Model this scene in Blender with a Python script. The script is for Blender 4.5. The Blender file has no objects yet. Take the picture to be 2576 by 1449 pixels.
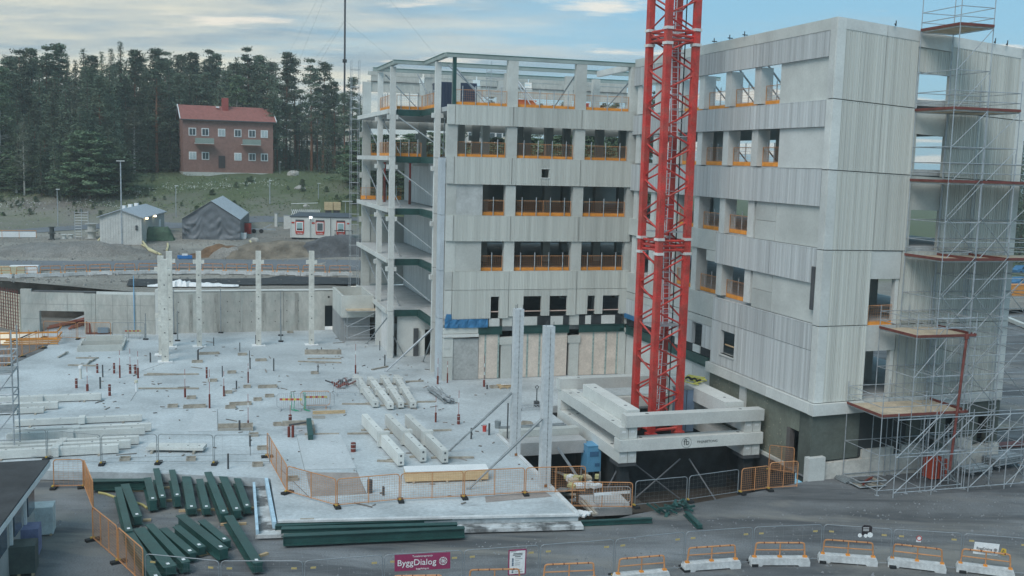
import bpy, math, random
from math import radians as R, sin, cos, pi
from mathutils import Vector, Matrix, noise
random.seed(7)
SC = bpy.context.scene
COL = SC.collection
# ------------------------------------------------------------------ camera
FPX, CXP, CYP, PW = 2600.0, 1288.0, 724.5, 2576.0
PT, RL, CH = R(6.98), R(-1.50), 16.0
_dn = Vector((sin(RL)*cos(PT), cos(RL)*cos(PT), sin(PT)))
_fw = (Vector((0, 0, 1)) - _dn*_dn.z).normalized()
_rt = _dn.cross(_fw)
MC = Matrix((_rt, _fw, -_dn))                 # camera (right, down, forward) -> world
cam_d = bpy.data.cameras.new('camera'); cam = bpy.data.objects.new('camera', cam_d); COL.objects.link(cam)
cx, cy, cz = MC.col[0], -MC.col[1], -MC.col[2]
cam.matrix_world = Matrix(((cx.x, cy.x, cz.x, 0), (cx.y, cy.y, cz.y, 0), (cx.z, cy.z, cz.z, CH), (0, 0, 0, 1)))
cam_d.sensor_width = 36; cam_d.lens = FPX/PW*36; cam_d.clip_start = .5; cam_d.clip_end = 4000
SC.camera = cam
# ------------------------------------------------------------------ sky and sun
SUN_AZ, SUN_EL = R(-152), R(48)        # azimuth from +Y towards +X: high thin light from behind the camera, to its left
GLOW_AZ = R(-42)                       # the side of the sunset cloud
w = bpy.data.worlds.new('World'); SC.world = w; w.use_nodes = True
nt = w.node_tree; N = nt.nodes; L = nt.links; N.clear()
def nd(tree, t, **k):
    n = tree.nodes.new(t)
    for a, b in k.items(): setattr(n, a, b)
    return n
def mth(tree, op, a, b=None, clamp=False):
    n = tree.nodes.new('ShaderNodeMath'); n.operation = op; n.use_clamp = clamp
    for i, v in enumerate((a, b)):
        if v is None: continue
        if isinstance(v, (int, float)): n.inputs[i].default_value = v
        else: tree.links.new(v, n.inputs[i])
    return n.outputs[0]
sky = nd(nt, 'ShaderNodeTexSky', sky_type='NISHITA', sun_disc=False, sun_elevation=SUN_EL, sun_rotation=SUN_AZ, altitude=50, air_density=1.0, dust_density=1.2, ozone_density=2.0)
tc = nd(nt, 'ShaderNodeTexCoord'); sp = nd(nt, 'ShaderNodeSeparateXYZ'); L.new(tc.outputs['Generated'], sp.inputs[0])
zz = mth(nt, 'ADD', mth(nt, 'MAXIMUM', sp.outputs[2], 0.0), 0.10)
cb = nd(nt, 'ShaderNodeCombineXYZ'); L.new(mth(nt, 'DIVIDE', sp.outputs[0], zz), cb.inputs[0]); L.new(mth(nt, 'DIVIDE', sp.outputs[1], zz), cb.inputs[1])
def sky_noise(scale, detail, rough, off, stretch=(1, 1, 1)):
    mp = nd(nt, 'ShaderNodeMapping'); mp.inputs['Location'].default_value = off; mp.inputs['Scale'].default_value = stretch
    L.new(cb.outputs[0], mp.inputs[0]); t = nd(nt, 'ShaderNodeTexNoise'); t.inputs['Scale'].default_value = scale
    t.inputs['Detail'].default_value = detail; t.inputs['Roughness'].default_value = rough; L.new(mp.outputs[0], t.inputs[0]); return t.outputs[0]
# veil of high cloud, thicker towards the sunset, and small puffs low over the horizon
az = mth(nt, 'ADD', mth(nt, 'MULTIPLY', sp.outputs[0], sin(GLOW_AZ)), mth(nt, 'MULTIPLY', sp.outputs[1], cos(GLOW_AZ)))
azf = nd(nt, 'ShaderNodeMapRange'); azf.inputs[1].default_value = .62; azf.inputs[2].default_value = .98; azf.interpolation_type='SMOOTHSTEP'; L.new(az, azf.inputs[0])
veil = mth(nt, 'ADD', sky_noise(.5, 8, .66, (1.3, 4.7, 0), (.7, 1.3, 1)), mth(nt, 'MULTIPLY', azf.outputs[0], .34))
vr = nd(nt, 'ShaderNodeMapRange'); vr.inputs[1].default_value = .46; vr.inputs[2].default_value = .78; vr.inputs[4].default_value = .88; vr.interpolation_type = 'SMOOTHSTEP'; L.new(veil, vr.inputs[0])
puff = nd(nt, 'ShaderNodeMapRange'); puff.inputs[1].default_value = .535; puff.inputs[2].default_value = .62; puff.inputs[4].default_value = .8; puff.interpolation_type = 'SMOOTHSTEP'
L.new(sky_noise(1.1, 7, .6, (5.1, 2.2, 0), (.55, 1.1, 1)), puff.inputs[0])
tint = nd(nt, 'ShaderNodeMixRGB'); L.new(mth(nt, 'MULTIPLY', mth(nt, 'SUBTRACT', sky_noise(.8, 7, .62, (1, 9, 0), (.6, 1.2, 1)), .36), 3.4, True), tint.inputs[0])
warm = nd(nt, 'ShaderNodeMixRGB'); warm.inputs[1].default_value = (5.2, 5.6, 5.6, 1); warm.inputs[2].default_value = (10.4, 8.9, 6.0, 1); L.new(azf.outputs[0], warm.inputs[0])
tint.inputs[1].default_value = (2.3, 3.2, 3.9, 1); L.new(warm.outputs[0], tint.inputs[2])
base = nd(nt, 'ShaderNodeMixRGB', blend_type='MIX'); base.inputs[0].default_value = SKYMIX = .7
L.new(sky.outputs[0], base.inputs[1]); base.inputs[2].default_value = (1.9, 4.5, 6.2, 1)
m1 = nd(nt, 'ShaderNodeMixRGB'); L.new(vr.outputs[0], m1.inputs[0]); L.new(base.outputs[0], m1.inputs[1]); L.new(tint.outputs[0], m1.inputs[2])
m2 = nd(nt, 'ShaderNodeMixRGB'); L.new(puff.outputs[0], m2.inputs[0]); L.new(m1.outputs[0], m2.inputs[1]); m2.inputs[2].default_value = (8.2, 7.5, 6.4, 1)
bg = nd(nt, 'ShaderNodeBackground'); bg.inputs[1].default_value = .10; L.new(m2.outputs[0], bg.inputs[0])
wo = nd(nt, 'ShaderNodeOutputWorld'); L.new(bg.outputs[0], wo.inputs[0])
sd = bpy.data.lights.new('sun', 'SUN'); sd.energy = 1.5; sd.angle = R(32); sd.color = (1, .95, .90)
so = bpy.data.objects.new('sun', sd); COL.objects.link(so)
sdir = Vector((sin(SUN_AZ)*cos(SUN_EL), cos(SUN_AZ)*cos(SUN_EL), sin(SUN_EL)))
so.rotation_euler = sdir.to_track_quat('Z', 'Y').to_euler()
SC.view_settings.view_transform = 'Standard'; SC.view_settings.look = 'None'; SC.view_settings.gamma = 1
SC.view_settings.use_curve_mapping = False; SC.view_settings.exposure = 0.42
SC.cycles.max_bounces = 6; SC.cycles.diffuse_bounces = 3; SC.cycles.transparent_max_bounces = 8
# ------------------------------------------------------------------ measuring: picks in the photograph -> points on real surfaces
TO = {1: (0, 0), 2: (858.67, 0), 3: (1717.33, 0), 4: (0, 483), 5: (858.67, 483), 6: (1717.33, 483), 7: (0, 966), 8: (858.67, 966), 9: (1717.33, 966)}
def T(i, x, y): return (TO[i][0]+x/3, TO[i][1]+y/3)
def ray(p): return MC @ Vector(((p[0]-CXP)/FPX, (p[1]-CYP)/FPX, 1))
def G(p, z=0.0):
    d = ray(p); s = (z-CH)/d.z; return Vector((d.x*s, d.y*s, z))
def AY(p, Y):                                  # the point of the ray at forward distance Y
    d = ray(p); s = Y/d.y; return Vector((d.x*s, Y, CH+d.z*s))
EU = Vector((sin(R(73)), cos(R(73)), 0)); EV = Vector((sin(R(-17)), cos(R(-17)), 0)); UP = Vector((0, 0, 1))
O = G((1138.7, 956.3))
def W(u, v, z=0.0): return O+EU*u+EV*v+UP*z
def UV(P): d = P-O; return d.dot(EU), d.dot(EV), P.z
# ------------------------------------------------------------------ mesh building
class MB:
    def __init__(s): s.v = []; s.f = []
    def poly(s, pts):
        n = len(s.v); s.v += [tuple(p) for p in pts]; s.f.append(tuple(range(n, n+len(pts)))); return s
    def hexa(s, b, t):                          # four bottom points (ccw from above), four top points
        n = len(s.v); s.v += [tuple(p) for p in b]+[tuple(p) for p in t]
        s.f += [(n+3, n+2, n+1, n), (n+4, n+5, n+6, n+7)]+[(n+i, n+(i+1) % 4, n+4+(i+1) % 4, n+4+i) for i in range(4)]; return s
    def prism(s, b, h):                         # polygon b raised by vector h
        n = len(s.v); k = len(b); h = Vector(h)
        s.v += [tuple(p) for p in b]+[tuple(Vector(p)+h) for p in b]
        s.f += [tuple(range(n+k-1, n-1, -1)), tuple(range(n+k, n+2*k))]+[(n+i, n+(i+1) % k, n+k+(i+1) % k, n+k+i) for i in range(k)]; return s
    def box(s, c, sx, sy, sz, ax=None, ay=None, az=None):
        c = Vector(c); ax = Vector(ax or (1, 0, 0)); ay = Vector(ay or (0, 1, 0)); az = Vector(az or (0, 0, 1))
        q = [c+ax*(a*sx/2)+ay*(b*sy/2)-az*(sz/2) for a, b in ((-1, -1), (1, -1), (1, 1), (-1, 1))]
        return s.hexa(q, [p+az*sz for p in q])
    def ub(s, u0, u1, v0, v1, z0, z1):          # box in the building's grid
        q = [W(u0, v0, z0), W(u1, v0, z0), W(u1, v1, z0), W(u0, v1, z0)]
        return s.hexa(q, [p+UP*(z1-z0) for p in q])
    def bar(s, p, q, wd, ht=None, side=None):   # rectangular bar between two points
        p = Vector(p); q = Vector(q); d = (q-p); l = d.length; d.normalize(); ht = ht or wd
        sd = Vector(side) if side else d.cross(UP)
        if sd.length < 1e-3: sd = Vector((1, 0, 0))
        sd.normalize(); up = sd.cross(d)
        return s.box((p+q)/2, l, wd, ht, d, sd, up) if False else s._b((p+q)/2, l, wd, ht, d, sd, up)
    def _b(s, c, sx, sy, sz, ax, ay, az):
        if ax.cross(ay).dot(az) < 0: ay = -ay
        q = [c+ax*(a*sx/2)+ay*(b*sy/2)-az*(sz/2) for a, b in ((-1, -1), (1, -1), (1, 1), (-1, 1))]
        return s.hexa(q, [p+az*sz for p in q])
    def tube(s, p, q, r, n=6, r2=None):
        p = Vector(p); q = Vector(q); d = (q-p).normalized(); a = d.orthogonal().normalized(); b = d.cross(a); r2 = r if r2 is None else r2
        k = len(s.v)
        for c, rr in ((p, r), (q, r2)): s.v += [tuple(c+a*(rr*cos(2*pi*i/n))+b*(rr*sin(2*pi*i/n))) for i in range(n)]
        s.f += [tuple(range(k+n-1, k-1, -1)), tuple(range(k+n, k+2*n))]+[(k+i, k+(i+1) % n, k+n+(i+1) % n, k+n+i) for i in range(n)]; return s
    def path(s, pts, r, n=6):
        for a, b in zip(pts, pts[1:]):
            if (Vector(b)-Vector(a)).length > 1e-4: s.tube(a, b, r, n)
        return s
    def cone(s, c, r, h, n=12): return s.tube(c, Vector(c)+UP*h, r, n)
    def build(s, name, m, parent=None, smooth=False):
        o0 = parent.matrix_world.translation.copy() if parent is not None and parent.get('_w') is not None else Vector((0, 0, 0))
        if parent is not None: o0 = Vector(parent['_w'])
        me = bpy.data.meshes.new(name)
        me.from_pydata([(x-o0.x, y-o0.y, z-o0.z) for x, y, z in s.v], [], s.f)
        if m: me.materials.append(m)
        if smooth: me.polygons.foreach_set('use_smooth', [True]*len(me.polygons))
        o = bpy.data.objects.new(name, me); COL.objects.link(o)
        if parent is not None: o.parent = parent; o['_w'] = tuple(parent['_w'])
        else: o['_w'] = (0.0, 0.0, 0.0)
        return o
def tag(o, label=None, cat=None, group=None, kind=None):
    for k, v in (('label', label), ('category', cat), ('group', group), ('kind', kind)):
        if v: o[k] = v
    return o
def thing(name, label, cat, loc=(0, 0, 0), group=None, rz=0):
    o = bpy.data.objects.new(name, None); COL.objects.link(o); o.location = loc; o.rotation_euler.z = rz
    o.empty_display_size = .2; o['_w'] = tuple(Vector(loc)); return tag(o, label, cat, group)
def proto(name, label, cat, group=None):        # a thing built about the origin, moved or copied afterwards
    return thing(name, label, cat, (0, 0, 0), group)
KIDS = {}
def copy_tree(o, parent=None):
    c = o.copy(); COL.objects.link(c); c.parent = parent
    for ch in list(o.children): copy_tree(ch, c)
    return c
def place(o, loc, rz=0, label=None, rx=0, ry=0, sc=None):
    o.location = loc; o.rotation_euler = (rx, ry, rz)
    if sc: o.scale = (sc, sc, sc) if isinstance(sc, (int, float)) else sc
    if label: o['label'] = label
    return o
def dup(o, loc, rz=0, label=None, **k): return place(copy_tree(o), loc, rz, label, **k)
def yaw(d): return math.atan2(d.y, d.x)
ORD = ['first', 'second', 'third', 'fourth', 'fifth', 'sixth', 'seventh', 'eighth', 'ninth', 'tenth', 'eleventh', 'twelfth', 'thirteenth', 'fourteenth', 'fifteenth', 'sixteenth', 'seventeenth', 'eighteenth', 'nineteenth', 'twentieth']
# ------------------------------------------------------------------ materials
MATS = {}
def M(name, col, rough=.8, var=.12, scale=.6, fine=18, bump=0.0, bscale=20, metal=0.0, stretch=(1, 1, 1), col2=None, th=(.5, .62), s2=.5, emit=0, spec=.35, fvar=.08):
    if name in MATS: return MATS[name]
    m = bpy.data.materials.new(name); m.use_nodes = True; t = m.node_tree; b = t.nodes['Principled BSDF']
    b.inputs['Roughness'].default_value = rough; b.inputs['Metallic'].default_value = metal; b.inputs['Specular IOR Level'].default_value = spec
    tc = t.nodes.new('ShaderNodeTexCoord'); mp = t.nodes.new('ShaderNodeMapping'); mp.inputs['Scale'].default_value = stretch; t.links.new(tc.outputs['Object'], mp.inputs[0])
    def nz(s, d=4, src=None, r=.6):
        n = t.nodes.new('ShaderNodeTexNoise'); n.inputs['Scale'].default_value = s; n.inputs['Detail'].default_value = d; n.inputs['Roughness'].default_value = r
        t.links.new(src or mp.outputs[0], n.inputs[0]); return n.outputs[0]
    def rng(f, a, b2, c=.35, d=.65):
        n = t.nodes.new('ShaderNodeMapRange'); n.inputs[1].default_value = c; n.inputs[2].default_value = d; n.inputs[3].default_value = a; n.inputs[4].default_value = b2; t.links.new(f, n.inputs[0]); return n.outputs[0]
    k = mth(t, 'MULTIPLY', rng(nz(scale, 5), 1-var, 1+var), rng(nz(fine, 3), 1-fvar, 1+fvar))
    c0 = t.nodes.new('ShaderNodeRGB'); c0.outputs[0].default_value = (*col, 1); src = c0.outputs[0]
    if col2:
        mx = t.nodes.new('ShaderNodeMixRGB'); t.links.new(rng(nz(s2, 6, tc.outputs['Object']), 0, 1, *th), mx.inputs[0]); mx.inputs[1].default_value = (*col, 1); mx.inputs[2].default_value = (*col2, 1); src = mx.outputs[0]
    v = t.nodes.new('ShaderNodeVectorMath'); v.operation = 'SCALE'; t.links.new(src, v.inputs[0]); t.links.new(k, v.inputs['Scale'])
    t.links.new(v.outputs[0], b.inputs['Base Color'])
    if bump:
        bm = t.nodes.new('ShaderNodeBump'); bm.inputs['Distance'].default_value = bump; bm.inputs['Strength'].default_value = 1; t.links.new(nz(bscale, 5), bm.inputs['Height']); t.links.new(bm.outputs[0], b.inputs['Normal'])
    if emit: b.inputs['Emission Color'].default_value = (*col, 1); b.inputs['Emission Strength'].default_value = emit
    MATS[name] = m; return m
conc = M('precast_concrete', (.50, .52, .49), .85, .10, .5, 9, .004, 12, fvar=.05)
concL = M('light_concrete', (.58, .60, .575), .85, .08, .6, 9, .004, 12, fvar=.05)
concW = M('weathered_concrete', (.43, .43, .395), .88, .2, .35, 5, .006, 8, col2=(.38, .395, .365), s2=.8, stretch=(1, 1, .35))
ribA = M('ribbed_panel_concrete', (.50, .52, .485), .86, .11, 3.0, 9, .004, 12, stretch=(1, 1, .02), fvar=.05)
ribB = M('streaked_panel_concrete', (.475, .50, .50), .86, .16, 4.2, 9, .004, 12, stretch=(1, 1, .01), fvar=.05)
ribC = M('pale_ribbed_concrete', (.53, .545, .505), .86, .12, 3.5, 9, .004, 12, stretch=(1, 1, .008), fvar=.05)
ribW = M('white_ribbed_wall', (.60, .61, .60), .86, .14, 3.0, 9, .003, 12, stretch=(1, 1, .08))
cream = M('insulation_foil_cream', (.60, .53, .46), .7, .1, 1.2, 8, .05, 1.6)
gtape = M('pale_green_tape', (.28, .36, .34), .7, .3, 6, 20)
sheath = M('green_sheathing', (.17, .185, .15), .8, .2, .5, 6, .004, 6)
tarpg = M('grey_green_mesh_tarp', (.10, .115, .10), .8, .25, .4, 6, .03, 2)
greenS = M('dark_green_steel', (.017, .068, .062), .5, .2, 1.5, 12, spec=.5)
galv = M('galvanised_steel', (.40, .43, .45), .5, .2, 3, 20, metal=.4)
galvD = M('dull_galvanised_steel', (.27, .30, .31), .6, .2, 3, 20, metal=.3)
darks = M('dark_steel', (.07, .075, .08), .6, .2)
redp = M('crane_red_paint', (.52, .05, .042), .6, .22, 1.2, 14, spec=.3, col2=(.40, .075, .06), s2=1.5, th=(.42, .6), fvar=.18)
roofS = M('pale_roof_steel', (.30, .36, .34), .6, .15)
redo = M('red_oxide_paint', (.17, .05, .04), .6, .2, 2, 10)
orng = M('orange_paint', (.52, .25, .11), .6, .14, 2, 10)
orngB = M('orange_toe_board', (.72, .28, .045), .6, .14, 1.3, 10)
white = M('white_paint', (.74, .76, .76), .6, .06)
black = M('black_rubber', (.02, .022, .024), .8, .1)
blackm = M('black_membrane', (.032, .038, .042), .75, .3, 1.5)
wood = M('timber', (.50, .37, .22), .8, .2, 2.5, 15, stretch=(1, 1, 4))
woodG = M('weathered_timber', (.33, .30, .25), .85, .25, 3, 15)
ply = M('plywood', (.50, .42, .31), .8, .15, 1.5, 12)
pipeR = M('red_brown_pipe', (.16, .035, .025), .6, .15)
bluet = M('blue_tarp', (.04, .17, .34), .6, .15, 1.5, 8, .02, 5)
def vary(m, lo, hi):                            # every cast piece has its own tone
    t = m.node_tree; p = t.nodes['Principled BSDF']; s_ = p.inputs['Base Color'].links[0].from_socket; oi = t.nodes.new('ShaderNodeObjectInfo'); r = t.nodes.new('ShaderNodeMapRange'); r.inputs[3].default_value = lo; r.inputs[4].default_value = hi; t.links.new(oi.outputs['Random'], r.inputs[0])
    v = t.nodes.new('ShaderNodeVectorMath'); v.operation = 'SCALE'; t.links.new(s_, v.inputs[0]); t.links.new(r.outputs[0], v.inputs['Scale']); t.links.new(v.outputs[0], p.inputs['Base Color'])
for m_ in (conc, concL, ribA, ribB, ribC, orng, orngB, greenS): vary(m_, .88, 1.07)
gfence = M('fence_wire', (.27, .30, .32), .5, .1, metal=.4)
# ------------------------------------------------------------------ the ground
def ss(a, b, x):
    t = max(0, min(1, (x-a)/(b-a))); return t*t*(3-2*t)
PROF = [(90, 3.55), (104, 3.75), (114, 3.9), (118, 4.3), (124, 4.5), (129, 4.25), (137, 4.9), (150, 5.1), (156, 5.6), (168, 8.3), (185, 11.6), (205, 12.6), (250, 14.2), (330, 15.2), (460, 15.6), (3000, 15.6)]
def zt(x, y):
    for (a, p), (b, q) in zip(PROF, PROF[1:]):
        if y < b:
            t = max(0, (y-a)/(b-a)); z = p+(q-p)*t; break
    else: z = 15.6
    n = noise.noise(Vector((x*.09, y*.09, 1)))*.35+noise.noise(Vector((x*.3, y*.3, 5)))*.16
    if 104 < y < 116: n *= .1
    elif y < 100: n *= .4
    elif 127 < y < 153: n *= .45
    if y > 150: n *= 1.7
    z += n
    k = ss(6, 48, x-(y-100)*.10)
    return z*(1-k)+(.05+n*.15)*k
def TP(p):
    d = ray(p); a = 88/d.y
    s = a
    while s*d.y < 900:
        x, y, z = d.x*s, d.y*s, CH+d.z*s
        if z <= zt(x, y): break
        s += .25/d.y
    return Vector((x, y, zt(x, y)))
gravel = M('dark_gravel', (.19, .20, .207), .92, .2, .22, 26, .03, 22, col2=(.125, .13, .132), s2=.11, th=(.42, .58), stretch=(.5, 1.5, 1), fvar=.3)
def gravel_tracks(m):
    t = m.node_tree; b = t.nodes['Principled BSDF']; old = b.inputs['Base Color'].links[0].from_socket; tc = t.nodes.new('ShaderNodeTexCoord')
    def layer(old, col, rot, scl, sc, a, c, amt, detail=7):
        mp = t.nodes.new('ShaderNodeMapping'); mp.inputs['Rotation'].default_value = (0, 0, R(rot)); mp.inputs['Scale'].default_value = scl; t.links.new(tc.outputs['Object'], mp.inputs[0])
        n = t.nodes.new('ShaderNodeTexNoise'); n.inputs['Scale'].default_value = sc; n.inputs['Detail'].default_value = detail; n.inputs['Roughness'].default_value = .65; n.inputs['Distortion'].default_value = .6; t.links.new(mp.outputs[0], n.inputs[0])
        r = t.nodes.new('ShaderNodeMapRange'); r.inputs[1].default_value = a; r.inputs[2].default_value = c; r.inputs[4].default_value = amt; t.links.new(n.outputs[0], r.inputs[0])
        x = t.nodes.new('ShaderNodeMixRGB'); t.links.new(r.outputs[0], x.inputs[0]); t.links.new(old, x.inputs[1]); x.inputs[2].default_value = (*col, 1); return x.outputs[0]
    old = layer(old, (.075, .08, .085), 8, (.25, 1.4, 1), .30, .46, .60, .85)       # wet wheel tracks
    old = layer(old, (.25, .24, .215), -14, (.3, 1, 1), .2, .50, .62, .8)          # dusty brownish fines
    t.links.new(old, b.inputs['Base Color'])
gravel_tracks(gravel)
dirt = M('grey_brown_dirt', (.24, .23, .21), .95, .28, .15, 9, .12, 3, col2=(.17, .17, .16), s2=.12, fvar=.3)
asph = M('asphalt', (.15, .165, .18), .85, .14, .1, 14, .006, 25, stretch=(.3, 1.6, 1), fvar=.12)
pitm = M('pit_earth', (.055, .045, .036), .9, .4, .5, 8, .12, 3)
def terrain_mat():
    m = M('hillside', (.235, .225, .20), .95, .28, .12, 6, .15, 2.2, fvar=.3)
    t = m.node_tree; b = t.nodes['Principled BSDF']; old = b.inputs['Base Color'].links[0].from_socket
    tc = t.nodes.new('ShaderNodeTexCoord'); sp = t.nodes.new('ShaderNodeSeparateXYZ'); t.links.new(tc.outputs['Object'], sp.inputs[0])
    def nz(s, d=6, r=.65):
        n = t.nodes.new('ShaderNodeTexNoise'); n.inputs['Scale'].default_value = s; n.inputs['Detail'].default_value = d; n.inputs['Roughness'].default_value = r; t.links.new(tc.outputs['Object'], n.inputs[0]); return n.outputs[0]
    f = mth(t, 'ADD', mth(t, 'MULTIPLY', mth(t, 'SUBTRACT', sp.outputs[1], 157), .03), mth(t, 'MULTIPLY', mth(t, 'SUBTRACT', nz(.06), .5), 4.2))
    f = mth(t, 'ADD', f, .5, True)
    g = t.nodes.new('ShaderNodeMixRGB'); g.inputs[1].default_value = (.065, .10, .04, 1); g.inputs[2].default_value = (.11, .12, .065, 1); t.links.new(nz(.5), g.inputs[0])
    mx = t.nodes.new('ShaderNodeMixRGB'); t.links.new(f, mx.inputs[0]); t.links.new(old, mx.inputs[1]); t.links.new(g.outputs[0], mx.inputs[2])
    t.links.new(mx.outputs[0], b.inputs['Base Color']); return m
hill = terrain_mat()
# slab of the ground floor: light, blotched, stained
def slab_mat():
    m = M('slab_concrete', (.45, .495, .512), .62, .14, .2, 5, .003, 30, col2=(.375, .415, .43), s2=.3, fvar=.11, spec=.5)
    t = m.node_tree; b = t.nodes['Principled BSDF']; old = b.inputs['Base Color'].links[0].from_socket
    tc = t.nodes.new('ShaderNodeTexCoord')
    mp = t.nodes.new('ShaderNodeMapping'); mp.inputs['Scale'].default_value = (.6, 1.5, 1); mp.inputs['Rotation'].default_value = (0, 0, R(-20)); t.links.new(tc.outputs['Object'], mp.inputs[0])
    n = t.nodes.new('ShaderNodeTexNoise'); n.inputs['Scale'].default_value = .55; n.inputs['Detail'].default_value = 8; n.inputs['Roughness'].default_value = .72; t.links.new(mp.outputs[0], n.inputs[0])
    r = t.nodes.new('ShaderNodeMapRange'); r.inputs[1].default_value = .575; r.inputs[2].default_value = .70; r.inputs[4].default_value = .9; t.links.new(n.outputs[0], r.inputs[0])
    sp = t.nodes.new('ShaderNodeSeparateXYZ'); t.links.new(tc.outputs['Object'], sp.inputs[0])
    # dirtier towards the near right corner, where the work goes on
    k = mth(t, 'ADD', mth(t, 'MULTIPLY', sp.outputs[0], .03), mth(t, 'MULTIPLY', sp.outputs[1], -.022)); k = mth(t, 'ADD', k, 1.75, True)
    mx = t.nodes.new('ShaderNodeMixRGB'); t.links.new(mth(t, 'MULTIPLY', r.outputs[0], k), mx.inputs[0]); t.links.new(old, mx.inputs[1]); mx.inputs[2].default_value = (.12, .125, .125, 1)
    t.links.new(mx.outputs[0], b.inputs['Base Color']); return m
slabm = slab_mat()
ZG = -.5
PIT = [(-1.15, -29.7), (2, -28.6), (8.8, -27.0), (13.4, -25.7), (13.5, -9), (3.9, -9), (3.9, -15.3), (-.95, -15.3)]
b = MB()
b.poly([W(u, v, ZG) for u, v in ((-150, -130), (150, -130), (150, -25.7), (13.4, -25.7), (8.8, -27.0), (2, -28.6), (-1.15, -29.7), (-150, -29.7))])
b.poly([W(u, v, ZG) for u, v in ((13.4, -25.7), (150, -25.7), (150, 40), (13.4, 40))])
b.poly([W(u, v, ZG) for u, v in ((-150, -29.7), (-1.15, -29.7), (-1.15, 23), (-60, 23), (-150, 60))])
b.poly([W(u, v, ZG) for u, v in ((-1.15, -9), (13.4, -9), (13.4, 40), (-1.15, 40))])
b.poly([W(u, v, ZG) for u, v in ((-1.15, -15.3), (3.9, -15.3), (3.9, -9), (-1.15, -9))])
tag(b.build('ground', gravel), kind='structure')
# loose stones lying on the gravel
rs = random.Random(3); b = MB()
for i in range(5200):
    u = rs.uniform(-34, 30); v = -30-rs.random()**1.2*24 if rs.random() < .8 else rs.uniform(-29, -22)
    if v > -29.7 and (-15 < u < 13.6): continue
    if -15 < u < 0 and v > -30.5: continue
    s = rs.uniform(.02, .06)*(1.8 if rs.random() < .05 else 1); p = W(u, v, ZG)
    k = len(b.v); a = rs.random()*6
    b.v += [tuple(p+Vector((cos(a+j*2.1)*s, sin(a+j*2.1)*s, 0))) for j in range(3)]+[tuple(p+Vector((0, 0, s*.9)))]
    b.f += [(k, k+1, k+3), (k+1, k+2, k+3), (k+2, k, k+3)]
tag(b.build('gravel_stones', M('stone_grey', (.20, .21, .22), .9, .4, .5, 3)), kind='stuff')
# slab
SL = [(-1.2, -29.5), (-14.5, -27.4), (-14.4, -21.0), (-20, -18.9), (-25.6, -17.3), (-34, -16.8), (-40, -8)]
SL += [UV(G(T(4, 0, 1330)))[:2], UV(G(T(4, 120, 1290)))[:2], UV(G(T(4, 330, 1195)))[:2], (-29.5, 27.5), (-21.0, 23.8), (-2.9, 23.6), (-2.9, 26.4), (25.2, 26.4), (25.2, -9), (3.9, -9), (3.9, -15.3), (-.95, -15.3)]
b = MB().prism([W(u, v, -.46) for u, v in SL], UP*.46)
slab = tag(b.build('concrete_floor', slabm), kind='structure')
b = MB()                                          # casting joints, as recess-dark grooves a few mm deep strips
for (i, x0, y0, x1, y1) in ((4, 1070, 1350, 1240, 1290), (7, 985, 130, 1030, 60), (7, 1640, 190, 1645, 355), (7, 1885, 350, 1890, 540), (7, 2240, 390, 2300, 650), (8, 0, 640, 110, 640), (7, 820, 560, 2030, 525), (8, 110, 650, 190, 830), (7, 1225, 185, 1640, 190), (7, 2115, 640, 2340, 860)):
    p, q = G(T(i, x0, y0)), G(T(i, x1, y1)); b.bar(p+UP*.004, q+UP*.004, .035, .008)
b.build('casting_joint', M('joint_dark', (.16, .17, .17)), slab); 
for o in (slab,): pass
b = MB()
for quad in ([(7, 2245, 395), (8, 0, 640), (8, 0, 382), (7, 2400, 385)],):
    pass
q = [G(T(8, -258, 395)), G(T(8, -30, 385)), G(T(8, 110, 640)), G(T(8, -270, 652))]
b.prism([p+UP*.005 for p in (G(T(7, 2240, 395)), G(T(7, 2300, 650)), G(T(8, 110, 640)), G(T(8, -5, 382)))], UP*.045)
b.prism([p+UP*.005 for p in (G(T(7, 1420, 360)), G(T(7, 1642, 357)), G(T(7, 1640, 190)), G(T(7, 1480, 190)))], UP*.03)
b.build('raised_slab_field', M('slab_field_concrete', (.49, .53, .545), .65, .08, .3, 6), slab)
b = MB().prism([p+UP*.006 for p in (G(T(7, 2310, 668)), G(T(7, 2350, 850)), G(T(8, 185, 830)), G(T(8, 125, 670)))], UP*.004)
b.prism([p+UP*.006 for p in (G(T(8, 1085, 850)), G(T(8, 1090, 895)), G(T(8, 1590, 850)), G(T(8, 1530, 808)))], UP*.004)
b.build('sunken_field', M('brown_sunken_concrete', (.30, .27, .25), .8, .15, .8, 6), slab)
# edge strip of the slab (white insulation and lip)
b = MB()
for (p, q) in (((-1.2, -29.5), (-14.5, -27.4)), ((-1.2, -29.5), (-.95, -15.3))):
    P, Q = W(*p, -.1), W(*q, -.1); b.bar(P+UP*.14, Q+UP*.14, .22, .09)
b.build('slab_kerb', M('kerb_concrete', (.56, .58, .58), .8, .15, 1, 6), slab)
b = MB(); b.bar(W(-14.65, -27.5, -.1), W(-14.6, -21, -.1), .16, .3); b.bar(W(-15.4, -27.8, -.3), W(-15.2, -21, -.3), .12, .35)
b.build('edge_insulation', M('pale_blue_foam', (.42, .58, .68), .7, .15, 2), slab)
b = MB(); b.prism([W(u, v, -.48) for u, v in ((-15.4, -27.9), (-14.6, -27.6), (-14.5, -20.9), (-15.2, -21))], UP*.1); b.prism([W(u, v, -.42) for u, v in ((-15.5, -28.1), (-1.2, -30.2), (-1.1, -29.55), (-14.6, -27.6))], UP*.16)
b.build('footing_strip', M('spilt_white_concrete', (.50, .52, .52), .85, .25, 1.2, 6, .03, 4, col2=(.13, .135, .135), s2=.8, th=(.48, .58)), slab)
rs = random.Random(61); b = MB()                     # crumbs, off-cuts and scraps strewn over the slab
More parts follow.
